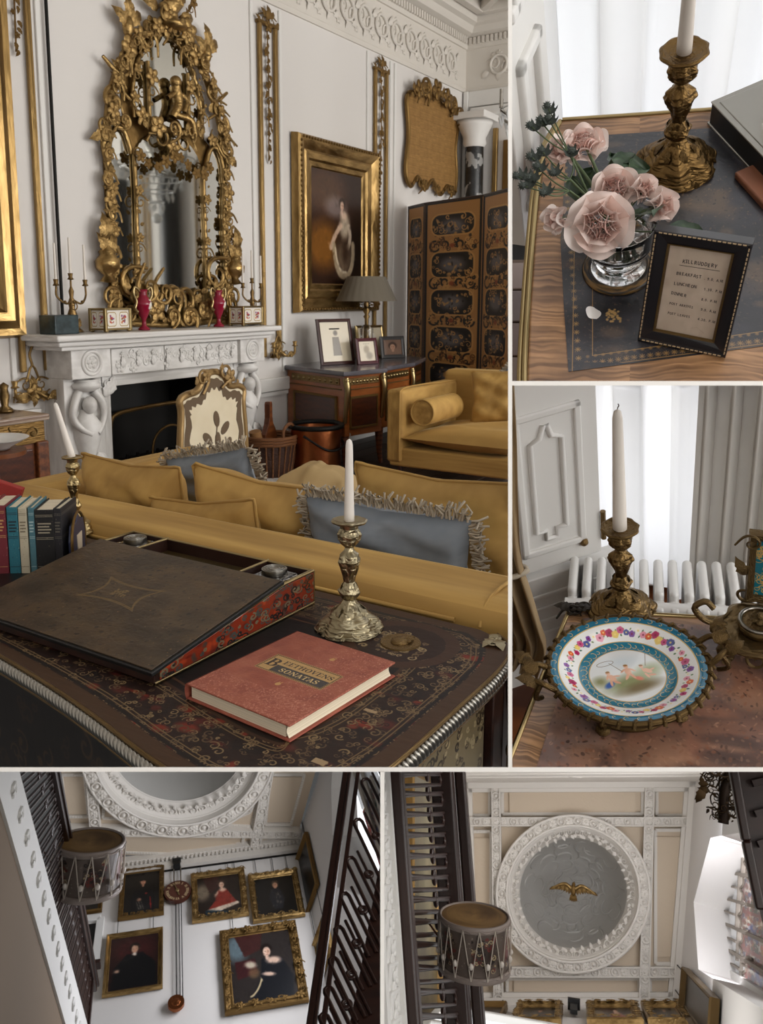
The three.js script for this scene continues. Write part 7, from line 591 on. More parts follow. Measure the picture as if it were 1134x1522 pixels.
const A4 = { officer: () => paint(192, 240, dark, (g, w, h) => { shape(g, w, h, [[0.3, 0.42], [0.72, 0.4], [0.86, 0.62], [0.84, 1], [0.22, 1], [0.2, 0.66]], 'rgb(13,12,15)'); head(g, 102, 58, 20, 'rgb(36,26,20)', 'rgb(196,140,110)', 'rgb(12,12,14)'); blob(g, 120, 128, 10, 7, 'rgb(150,40,34)', 0.9); blob(g, 84, 160, 16, 12, 'rgb(176,130,104)', 0.9); g.strokeStyle = 'rgb(170,160,140)'; g.lineWidth = 3; for (const a of [0, 12, 24]) { g.beginPath(); g.moveTo(70 + a, 172); g.lineTo(84 + a, 214); g.stroke(); } g.strokeStyle = 'rgb(150,30,26)'; g.lineWidth = 5; g.beginPath(); g.moveTo(140, 150); g.lineTo(146, 220); g.stroke(); }),
  seated: () => paint(192, 232, 'rgb(40,20,18)', (g, w, h) => { blob(g, 90, 60, 110, 70, 'rgb(66,26,24)', 0.8); shape(g, w, h, [[0.34, 0.36], [0.66, 0.34], [0.94, 0.56], [0.98, 0.98], [0.06, 0.98], [0.1, 0.6]], 'rgb(15,14,16)'); head(g, 98, 60, 21, 'rgb(34,24,18)', 'rgb(206,160,132)'); blob(g, 98, 84, 12, 7, 'rgb(220,214,204)', 0.9); blob(g, 32, 150, 13, 10, 'rgb(200,160,132)', 0.9); }),
  redlady: () => paint(208, 208, 'rgb(38,28,22)', (g, w, h) => { blob(g, 26, 84, 46, 56, 'rgb(150,134,110)', 0.7); shape(g, w, h, [[0.14, 0], [0.52, 0], [0.5, 0.3], [0.3, 0.46]], 'rgb(56,30,24)'); shape(g, w, h, [[0.48, 0.38], [0.68, 0.38], [0.9, 0.76], [0.7, 0.86], [0.24, 0.84], [0.4, 0.66]], 'rgb(126,44,34)'); shape(g, w, h, [[0.2, 0.86], [0.9, 0.72], [0.94, 0.78], [0.5, 0.92]], 'rgb(200,180,160)'); shape(g, w, h, [[0.16, 0.86], [0.6, 0.92], [0.8, 1], [0.2, 1]], 'rgb(30,48,56)'); head(g, 118, 50, 19, 'rgb(60,42,32)', 'rgb(222,182,156)'); blob(g, 122, 80, 22, 14, 'rgb(222,182,156)', 0.95); blob(g, 92, 100, 8, 22, 'rgb(220,180,154)', 0.9, 0.5); }),
  armour: () => paint(208, 208, 'rgb(20,17,15)', (g, w, h) => { head(g, 108, 46, 19, 'rgb(70,54,40)', 'rgb(176,132,104)'); shape(g, w, h, [[0.4, 0.32], [0.62, 0.32], [0.72, 0.6], [0.62, 0.86], [0.42, 0.86], [0.34, 0.56]], 'rgb(32,32,36)'); for (let i = 0; i < 16; i++) blob(g, 84 + rnd() * 44, 76 + rnd() * 90, rr(2, 6), rr(6, 14), 'rgb(104,96,86)', 0.5, 0.3); }),
  blacklady: () => paint(300, 320, 'rgb(44,38,36)', (g, w, h) => { blob(g, 40, 60, 70, 90, 'rgb(104,124,132)', 0.8); shape(g, w, h, [[0.1, 0], [0.55, 0], [0.5, 0.26], [0.24, 0.34]], 'rgb(62,32,30)'); shape(g, w, h, [[0.08, 0.4], [0.4, 0.38], [0.42, 0.6], [0.1, 0.66]], 'rgb(58,26,28)'); shape(g, w, h, [[0.5, 0.4], [0.82, 0.42], [0.96, 0.7], [0.92, 0.98], [0.26, 0.98], [0.46, 0.66]], 'rgb(22,23,28)'); blob(g, 96, 150, 36, 22, 'rgb(200,188,166)', 0.9, 0.2); blob(g, 108, 190, 34, 30, 'rgb(110,84,60)', 0.8); head(g, 178, 94, 28, 'rgb(26,18,16)', 'rgb(226,190,168)'); blob(g, 206, 142, 46, 22, 'rgb(224,190,168)', 0.95, 0.1); blob(g, 176, 204, 40, 12, 'rgb(222,188,166)', 0.95, 0.15); g.strokeStyle = 'rgb(200,180,140)'; g.lineWidth = 8; g.beginPath(); g.moveTo(140, 222); g.quadraticCurveTo(120, 280, 80, 296); g.stroke(); }),
  dusk: () => paint(128, 160, 'rgb(20,18,16)', (g) => { blob(g, 64, 60, 30, 26, 'rgb(60,44,36)', 0.7); blob(g, 70, 110, 40, 40, 'rgb(40,32,26)', 0.6); }), group: () => paint(128, 160, 'rgb(36,30,26)', (g) => { blob(g, 60, 60, 30, 22, 'rgb(150,118,94)', 0.8, 0.5); blob(g, 70, 110, 44, 34, 'rgb(120,112,108)', 0.8, -0.3); blob(g, 100, 40, 16, 30, 'rgb(140,104,80)', 0.7); }) };
function drum(label, p, R, L, axis) { const t = thing('painted_drum', label, 'drum', p); t.quaternion.setFromUnitVectors(new V3(0, 1, 0), axis.clone().normalize()); const shell = ctex(1024, 256, (g, w, h) => { g.fillStyle = 'rgb(96,84,76)'; g.fillRect(0, 0, w, h); for (let k = 0; k < 5; k++) { const x = k * 205 + 60; blob(g, x, 128, 100, 110, ['rgb(50,36,30)', 'rgb(120,46,38)', 'rgb(36,40,48)', 'rgb(150,138,128)', 'rgb(72,52,38)'][k], 0.9, 0, 0.3); scrolls(g, x - 60, 40, 120, 170, 40, ['rgb(30,22,18)', 'rgb(168,150,116)', 'rgb(110,40,34)'], 6); } speck(g, w, h, 300, ['rgb(190,180,168)'], 1, 5, 0.5); });
  part(t, 'shell', lathe([[R * 0.97, -L / 2], [R * 0.97, L / 2]], 48), mat(white1, 0.45, 0, { map: shell })); for (const s of [-1, 1]) { part(t, 'hoop', mg(lathe([[R * 1.0, s * L / 2 - 0.035 * R], [R * 1.04, s * L / 2 - 0.09 * R], [R * 1.04, s * L / 2 + 0.05 * R], [R * 0.98, s * L / 2 + 0.08 * R], [R * 0.95, s * L / 2 + 0.03 * R]], 48), tube(Array.from({ length: 49 }, (_, i) => [R * 1.05 * cos(i / 48 * 2 * PI), s * (L / 2 - 0.03 * R) + 0.03 * R * sin(i * 2), R * 1.05 * sin(i / 48 * 2 * PI)]), R * 0.018, { straight: true, s: 5 })), mat(0x8d8078, 0.5)); part(t, 'drum_head', lathe([[0.001, s * L / 2 + 0.01], [R * 0.7, s * L / 2 + 0.012], [R * 0.97, s * L / 2 + 0.004]], 48), mat(white1, 0.6, 0, { map: two(256, [92, 66, 36], [150, 116, 70], 3, 5, 91, 1.8) }), 'brown worn drum skin'); }
  const rope = mat(0xb8ada0, 0.8), N = 14; for (let i = 0; i < N; i++) { const a = i / N * 2 * PI, b = (i + 0.5) / N * 2 * PI, c = (i + 1) / N * 2 * PI, q = (u, y) => [R * 1.05 * cos(u), y, R * 1.05 * sin(u)]; part(t, 'tension_cord', mg(tube([q(a, L / 2), q(lerp(a, b, 0.5), 0), q(b, -L / 2)], R * 0.016, { n: 6, s: 5 }), tube([q(b, -L / 2), q(lerp(b, c, 0.5), 0), q(c, L / 2)], R * 0.016, { n: 6, s: 5 })), rope); part(t, 'leather_tug', mg(tr(sph(R * 0.07, 0, 0, 0, 1, 1.3, 1, 8), ...q(b, -L * 0.2))), mat(0xcfc6bc, 0.7)); } part(t, 'hanging_strap', tube([[-R * 1.05, 0, 0], [-R * 1.25, L * 0.1, -R * 0.2], [-R * 1.5, L * 0.2, -R * 0.5]], R * 0.03), M.wood); return t; }
// a slanted baluster: a long loop with rounded head, seen in its own plane
function loopBaluster(parent, head, tail, side, r, m, ring) { const d = tail.clone().sub(head), s = side.clone(), P = (u, v) => head.clone().addScaledVector(d, u).addScaledVector(s, v), L = d.length(), w = s.length(); const hd = []; for (let i = 0; i <= 8; i++) { const a = -PI / 2 + PI * i / 8; hd.push(P((0.5 - 0.5 * cos(a)) * w / L, 0.5 * sin(a))); } const k = part(parent, 'baluster_loop', tube([P(1, -0.5), P(0.5, -0.5), P(0.15 + 0.5 * w / L, -0.5), ...hd, P(0.15 + 0.5 * w / L, 0.5), P(0.5, 0.5), P(1, 0.5)], r, { n: 44, s: 7 }), m); if (ring) { const R = ring, c = P(0.36, 1.25), n = d.clone().cross(s).normalize(), u = d.clone().normalize(), q = u.clone().cross(n); for (const [a, b] of [[R, r * 0.9], [R * 0.6, r * 0.7]]) k.add(mesh('baluster_ring', tube(Array.from({ length: 21 }, (_, i) => c.clone().addScaledVector(u, a * cos(i * PI / 10)).addScaledVector(q, a * sin(i * PI / 10))), b, { straight: true, s: 7 }), m)); k.add(mesh('straight_bar', tube([P(0.36 + R / L * 1.1, 1.25), P(1, 1.25)], r * 0.8, { n: 4 }), m)); k.add(mesh('short_bar', tube([P(0.36 - R / L * 1.1, 1.25), P(-0.04, 1.25)], r * 0.8, { n: 3 }), m)); } return k; }
function wallQuad(name, pts, vec, m) { return struct(name, prism(pts, vec), m || M.plaster); }
const stained = ['rgb(150,30,20)', 'rgb(196,70,26)', 'rgb(220,216,206)', 'rgb(40,64,140)', 'rgb(40,96,60)', 'rgb(186,130,50)', 'rgb(170,40,26)'];
const glassTex = ctex(256, 512, (g, w, h) => { g.fillStyle = 'rgb(216,212,204)'; g.fillRect(0, 0, w, h); for (let i = 0; i < 260; i++) { g.fillStyle = stained[i * 3 % 7]; g.beginPath(); g.ellipse(rnd() * w, rnd() * h, rr(6, 22), rr(6, 22), rnd() * 3, 0, 7); g.fill(); g.strokeStyle = 'rgb(30,24,22)'; g.lineWidth = 2.5; g.stroke(); } for (const y of [150, 330]) { blob(g, 128, y, 44, 70, 'rgb(74,96,170)', 0.8, 0, 0.5); blob(g, 120, y - 20, 22, 26, 'rgb(214,180,150)', 0.9, 0, 0.6); } g.strokeStyle = 'rgb(150,50,30)'; g.lineWidth = 26; g.strokeRect(0, 0, w, h); });
const stainedMat = mat(white1, 0.4, 0, { transmission: 0.75, thickness: 0, map: glassTex }), clearLit = mat(0xf2f3f4, 0.5, 0, { transmission: 0.7, thickness: 0 });
const skyWide = mat(0x000000, 1, 0, { emissive: new THREE.Color(0.96, 0.97, 1), emissiveIntensity: 1.7 });
// ---------- view straight up to the dome ----------
cur = R5;
{ const D = 11, rect = [[690, 1165], [1031, 1163], [1006, 1490], [698, 1490]];
  const P = (a, b, c, d) => [[a, b], [c, b], [c, d], [a, d]];
  const o = ringCeiling('ceiling_hall', D, rect, [852, 1328, 112, 115], [P(694, 1171, 728, 1212), P(747, 1170, 955, 1210), P(976, 1169, 1022, 1212), P(696, 1236, 730, 1432), P(974, 1234, 1014, 1432), P(702, 1454, 738, 1484), P(754, 1454, 950, 1485), P(966, 1454, 999, 1484)], [[738, 1165, 742, 1490, 14, 24], [965, 1163, 956, 1490, 14, 24], [690, 1222, 1027, 1222, 13, 24], [697, 1443, 1008, 1443, 13, 22]]);
  const c = rect.map(([x, y]) => o.c(x, y)), dn = new V3(0, -4.6, 0), out = (a, b, k) => { const m = c[0].clone().add(c[2]).multiplyScalar(0.5), n = b.clone().sub(a).cross(new V3(0, 1, 0)).normalize(); if (n.dot(m.clone().sub(a)) > 0) n.negate(); return n.multiplyScalar(k); };
  [['wall_hall_top', 0, 1], ['wall_hall_right', 1, 2], ['wall_hall_back', 2, 3], ['wall_hall_left', 3, 0]].forEach(([n, i, j]) => { const a = c[i], b = c[j], v = out(a, b, 0.15); if (n === 'wall_hall_right') return; if (n === 'wall_hall_top') { wallQuad(n, [a, b, b.clone().addScaledVector(dn, 0.35), a.clone().addScaledVector(dn, 0.35)], v, M.stucco); return; } wallQuad(n, [a, b, b.clone().add(dn), a.clone().add(dn)], v); });
  const cn = []; for (let k = 0; k < 4; k++) { const a = c[k], b = c[(k + 1) % 4], v = out(a, b, -1).normalize(); for (const [w, h, dy] of [[0.1, 0.1, 0.05], [0.06, 0.06, 0.13]]) cn.push(bar3(a.clone().addScaledVector(v, w / 2).setY(D - dy), b.clone().addScaledVector(v, w / 2).setY(D - dy), w, h)); } struct('trim_6', mg(cn), M.stucco);
  struct('trim_7', mg(bar3(o.c(640, 1153, 0.9), o.c(1060, 1150, 0.9), 0.2, 0.12), bar3(o.c(640, 1146, 1.2), o.c(1060, 1143, 1.2), 0.3, 0.3), Array.from({ length: 46 }, (_, i) => tr(box(0.05, 0.07, 0.05), ...o.c(660 + i * 8.4, 1155, 1.0).toArray()))), M.stucco); struct('trim_8', mg(bar3(o.c(855, 1147, 0.95), o.c(855, 1166, 0.95), 0.14, 0.2)), M.stucco);
  // right wall with the window
  const A = c[1], B = c[2], wv = out(A, B, 0.4), W = (x, y) => wallAt(x, y, A, B), reveal = [[1056, 1245], [1134, 1232], [1230, 1225], [1230, 1560], [1134, 1500], [1038, 1441], [1031, 1341]].map(([x, y]) => W(x, y)), u = B.clone().sub(A).setY(0).normalize(), U = (p) => [p.clone().sub(A).dot(u), p.y - D];
  { const L = A.distanceTo(B), g = poly([[-0.6, 0.02], [L + 0.05, 0.02], [L + 0.05, -7.4], [-0.6, -7.4]], 0.4, 0, [reveal.map(U)]); g.applyMatrix4(new THREE.Matrix4().makeBasis(u, new V3(0, 1, 0), u.clone().cross(new V3(0, 1, 0))).setPosition(A)); const zv = u.clone().cross(new V3(0, 1, 0)); if (zv.dot(wv) < 0) g.translate(...wv.toArray()); struct('wall_hall_right', uvBox(g), M.plaster); }
  const G = (x, y, k = 0.8) => wallAt(x, y, A.clone().addScaledVector(wv, k), B.clone().addScaledVector(wv, k)), win = struct('window_7', mg([[1062, 1252, 1240, 1226], [1240, 1226, 1240, 1560], [1068, 1440, 1240, 1560]].map(([a, b, d, e]) => bar3(G(a, b), G(d, e), 0.1, 0.14)), bar3(G(1071, 1258), G(1062, 1340), 0.1, 0.14), bar3(G(1062, 1340), G(1070, 1442), 0.1, 0.14)), M.white);
  const N = 10, stone = mat(0x8d8378, 0.7), dep = new V3(), vy = new V3(0, -1, 0); for (let i = 0; i <= N; i++) { const t = i / N, h = G(lerp(1074, 1072, t) - 8 * sin(PI * t), lerp(1262, 1436, t)); win.add(mesh('mullion', bar3(h, h.clone().addScaledVector(vy, i % 2 ? 1.4 : 3.4), 0.08, i % 2 ? 0.016 : 0.026, u), stone)); if (i < N) { const t2 = (i + 0.5) / N, p = G(lerp(1074, 1072, t2) - 8 * sin(PI * t2), lerp(1262, 1436, t2)), w = h.distanceTo(G(1072, 1262)) ? 0 : 0, half = h.distanceTo(G(lerp(1074, 1072, (i + 1) / N) - 8 * sin(PI * (i + 1) / N), lerp(1262, 1436, (i + 1) / N))) * 0.46; const q = (a, b) => p.clone().addScaledVector(u, a).addScaledVector(vy, b); win.add(mesh('clear_pane', prism([q(-half, 0.1), q(-half * 0.6, 0.02), q(half * 0.6, 0.02), q(half, 0.1), q(half, 1.4), q(-half, 1.4)], new V3(0.012, 0, 0)), clearLit)); win.add(mesh('cusped_head', tube([q(-half, 0.2), q(-half * 0.7, 0.1), q(-half * 0.4, 0.11), q(0, 0.03), q(half * 0.4, 0.11), q(half * 0.7, 0.1), q(half, 0.2)], 0.009, { n: 24, s: 5 }), stone)); if (i % 2 === 0) { const e = half * 2.05, r = (a, b) => p.clone().addScaledVector(u, half + a).addScaledVector(vy, b); const pg = prism([r(-e, 1.8), r(-e * 0.55, 1.52), r(e * 0.55, 1.52), r(e, 1.8), r(e, 3.4), r(-e, 3.4)], new V3(0.012, 0, 0)), pp = pg.attributes.position, uu = pg.attributes.uv; for (let k = 0; k < pp.count; k++) { const v = new V3().fromBufferAttribute(pp, k).sub(p); uu.setXY(k, v.dot(u) / (2 * e) + 0.5 + 0.37 * i, -v.y / 1.6); } win.add(mesh('stained_pane', pg, stainedMat)); win.add(mesh('tracery_head', mg(tube([r(-e, 1.9), r(-e * 0.85, 1.6), r(-e * 0.4, 1.62), r(0, 1.46), r(e * 0.4, 1.62), r(e * 0.85, 1.6), r(e, 1.9)], 0.014, { n: 30, s: 6 }), bar3(r(-e, 1.43), r(e, 1.43), 0.05, 0.03)), stone)); } } }
  win.add(mesh('sky_pane', prism([G(1040, 1215, 1.25), G(1300, 1180, 1.25), G(1300, 1600, 1.25), G(1040, 1470, 1.25)], wv.clone().multiplyScalar(0.02)), skyWide));
  { const p = G(1110, 1360, 0.72), q = p.clone().sub(wv.clone().multiplyScalar(5)); windowLight(p.toArray(), [q.x, q.y + 1.5, q.z], 1.5, 2.4, 0xf6f8ff, LIGHT.hall5); } { const x = (c[2].x + c[3].x) / 2, z = max(c[2].z, c[3].z) + 0.06, y = D - 3.85, w = struct('window_9', mg([-1, 0, 1].map((s) => box(0.06, 1.5, 0.06, x + s * 0.95, y, z, 0.01)), [-1, 0, 1].map((s) => box(1.96, 0.06, 0.06, x, y + s * 0.72, z, 0.01))), M.white); w.add(mesh('pane', box(1.9, 1.44, 0.01, x, y, z - 0.03), skyPane)); windowLight([x, y, z + 0.06], [x, y + 0.6, z + 3], 1.8, 1.4, 0xfffaf2, LIGHT.hall5 * 0.4); }  // second window is added, out of view, as fill for dome and ceiling
  // eagle in the dome
  { const p = o.c(852, 1325, -0.25), t = thing('gilded_eagle', 'gilded eagle with spread wings in the middle of the dome', 'sculpture', p), k = o.S, fe = (x, z, a, L, w = 0.22) => tr(ry(rx(leaf(L * k, w * L * k, 0.12), PI / 2), a), x * k, 0, z * k);
    part(t, 'body', mg(sph(k * 5.2, 0, 0, k * 1, 0.85, 0.7, 1.6, 14), sph(k * 3, k * 0.6, -k, k * 8.5, 0.9, 0.9, 1.1), tr(rx(new THREE.ConeGeometry(k * 1.2, k * 3.6, 8), PI / 2), k * 1.4, -k * 1.4, k * 11.6)), M.goldDull);
    for (const sg of [-1, 1]) { const w = part(t, 'wing', mg(tube([[sg * 3 * k, 0, 3 * k], [sg * 12 * k, -k, 8 * k], [sg * 22 * k, -k, 5 * k], [sg * 32 * k, 0, -k]], (q) => k * (3.2 - 2.2 * q), { n: 20 })), M.gold); for (let i = 0; i < 9; i++) w.add(mesh('feather', fe(sg * (5 + i * 2.9), 5 + 2.5 * sin(i * 0.42) - i * 0.35, PI - sg * (0.15 + i * 0.11), 11 - i * 0.25), i % 2 ? M.gold : M.goldDull)); }
    for (let i = -2; i <= 2; i++) part(t, 'tail_feather', fe(0, -4, PI + i * 0.24, 12), M.goldDull); }
  // pictures on the far wall and the corner
  const C = c[3], E = c[2]; const hp = (label, x0, x1, d0, h, tex, m, b, orn) => { const a = wallAt(x0, 1500, C, E), q = wallAt(x1, 1500, C, E), w = a.distanceTo(q), p = a.clone().add(q).multiplyScalar(0.5); p.y = D - d0 - h / 2; hungPicture(label, w, h, tex, m, C, E, p, b, orn, null, d0 - 0.1); };
  hp('gilt-framed dark picture below the striped drum on the hall wall', 690, 757, 0.62, 1.0, A4.dusk(), M.goldDull, 0.05, false); hp('gilt-framed soldier picture below the dome on the hall wall', 772, 838, 0.62, 1.0, A4.officer(), M.gold, 0.07, true); hp('carved gilt frame under the dome beside the clock bracket', 872, 947, 0.62, 1.0, A4.redlady(), M.gold, 0.08, true); hp('carved gilt frame next to the corner picture under the dome', 952, 1012, 0.62, 1.0, A4.armour(), M.gold, 0.08, true);
  { const a = wallAt(853, 1500, C, E); one('clock_bracket', 'black clock bracket at the top of the hall wall under the dome', 'bracket', mg(box(0.12, 0.1, 0.1), box(0.07, 0.5, 0.04, 0, -0.25, 0)), M.black, [a.x, D - 0.5, a.z + 0.05]); }
  { const a = W(1028, 1443), b = W(1023, 1506), d = W(1075, 1484), p = b.clone().add(d).multiplyScalar(0.5); hungPicture('dark portrait in a thin gold frame on the wall below the tracery window', a.distanceTo(b), a.distanceTo(d), A4.dusk(), mat(0x5e4a2c, 0.45, 0.8), B, A, p, 0.05, false, null, 1.0); }
  // gallery balustrade on the left
  { const b0 = at(584, 1120, 'y', 3.0), b1 = at(614, 1545, 'y', 3.0), t0 = at(655, 1120, 'y', 4.2), t1 = at(684, 1545, 'y', 4.2), t = thing('gallery_balustrade', 'dark openwork wooden gallery balustrade beside the drum under the dome', 'balustrade', [0, 0, 0]), ax = b1.clone().sub(b0).normalize(); for (const [a, b, w] of [[b0, b1, 0.06], [t0, t1, 0.1]]) part(t, a === b0 ? 'bottom_rail' : 'hand_rail', mg(bar3(a, b, w, w, undefined, 0.012), bar3(a.clone().add(new V3(-0.04, 0.0, 0)), b.clone().add(new V3(-0.04, 0, 0)), 0.02, 0.05, undefined, 0.006)), M.woodDark); part(t, 'hand_rail', mg(bar3(t0.clone().add(new V3(0.07, 0.12, 0)), t1.clone().add(new V3(0.07, 0.12, 0)), 0.05, 0.08, undefined, 0.012)), M.woodDark);
    const n = 13; for (let i = 0; i < n; i++) { const f = (i + 0.35) / n, lo = b0.clone().lerp(b1, f), hi = t0.clone().lerp(t1, f), d = lo.clone().sub(hi), hd = hi.clone().addScaledVector(d, 0.06); loopBaluster(t, hd, lo, ax.clone().multiplyScalar(0.042), 0.0085, M.woodDark, 0.024); }
    const st = thing('carved_stair_string', 'white painted stair string with carved square bosses under the gallery balustrade', 'stair string', [0, 0, 0]), lw = new V3(0.0, -0.55, 0); part(st, 'board', prism([b0.clone().add(new V3(-0.03, -0.03, 0)), b1.clone().add(new V3(-0.03, -0.03, 0)), b1.clone().add(new V3(-0.03, -0.6, 0)), b0.clone().add(new V3(-0.03, -0.6, 0))], new V3(-0.03, 0, 0)), M.white); for (let i = 0; i < 12; i++) { const p = b0.clone().lerp(b1, (i + 0.5) / 12).add(new V3(-0.02, -0.18, 0)); const m = part(st, 'carved_boss', mg(ry(box(0.09, 0.12, 0.02, 0, 0, 0, 0.008), PI / 2), ry(place(FLW, 0, 0, 0.012, 0, 0.035), PI / 2)), M.white); m.position.copy(p); } part(st, 'moulding', mg(bar3(b0.clone().add(new V3(-0.02, -0.06, 0)), b1.clone().add(new V3(-0.02, -0.06, 0)), 0.03, 0.03), bar3(b0.clone().add(new V3(-0.02, -0.33, 0)), b1.clone().add(new V3(-0.02, -0.33, 0)), 0.04, 0.04)), M.white); }
  { const p = wallAt(622, 1365, c[3], c[0]); hungPicture('large olive landscape behind the gallery balustrade', 2.2, 1.5, paint(128, 96, 'rgb(84,76,54)', (g) => { blob(g, 40, 30, 50, 26, 'rgb(140,130,100)', 0.7); blob(g, 90, 60, 40, 30, 'rgb(52,46,34)', 0.8); }), M.goldDull, c[0], c[3], p, 0.08, false, null); }
  { const p = at(705, 1399, 'y', 3.55), R = 51 * cur.scale(p); drum('painted military drum slung from the gallery balustrade under the dome', p, R, R * 1.3, new V3(-0.02, -0.28, 0.95)); }
  // carved bracket and dark stair underside at the upper right
  { const p = at(1072, 1180, 'y', 5.2), k = cur.scale(p), t = thing('carved_lantern_bracket', 'dark gilt carved bracket hanging by the stair underside', 'bracket', p), l = []; for (let i = 0; i < 70; i++) l.push([('scls')[i % 4], rr(-18, 26) * k, rr(-36, 34) * k, rnd() * 6, rr(4, 9) * k, rr(-0.05, 0.05), i % 2 ? 1 : -1]); part(t, 'scrollwork', rx(carve(l), PI / 2), mat(0x3a2a16, 0.45, 0.7)); part(t, 'bird', rx(carve([['l', -24 * k, 6 * k, 0.2, 17 * k], ['l', -24 * k, 4 * k, 2.6, 24 * k], ['l', -18 * k, 0, 1.2, 16 * k], ['l', -22 * k, 0, 2.2, 20 * k], ['f', -24 * k, 10 * k, 0, 7 * k]]), PI / 2), mat(0x4a361c, 0.45, 0.7)); part(t, 'core', rx(mg(tube([[0, -40 * k, 0], [4 * k, 0, 0], [16 * k, 40 * k, 0]], 8 * k)), PI / 2), mat(0x2a1c10, 0.5, 0.5)); }
  { const t = thing('dark_stair_flight', 'dark wooden stair flight crossing above the tracery window', 'stairs', [0, 0, 0]), y = 3.4, q = [[1086, 1130], [1180, 1130], [1180, 1470], [1150, 1440], [1128, 1350], [1108, 1250]].map(([a, b]) => at(a, b, 'y', y)); part(t, 'string_board', prism(q, new V3(0.02, 0.12, 0)), M.woodDark); part(t, 'edge_moulding', mg(bar3(at(1087, 1130, 'y', y - 0.03), at(1109, 1250, 'y', y - 0.03), 0.03, 0.04, undefined, 0.008), bar3(at(1109, 1250, 'y', y - 0.03), at(1130, 1352, 'y', y - 0.03), 0.03, 0.04, undefined, 0.008)), M.woodDark); for (let i = 0; i < 3; i++) part(t, 'tread_edge', bar3(at(1118 + i * 4, 1165 + i * 45, 'y', y - 0.02), at(1180, 1150 + i * 45, 'y', y - 0.02), 0.02, 0.03), M.woodDark); }
}
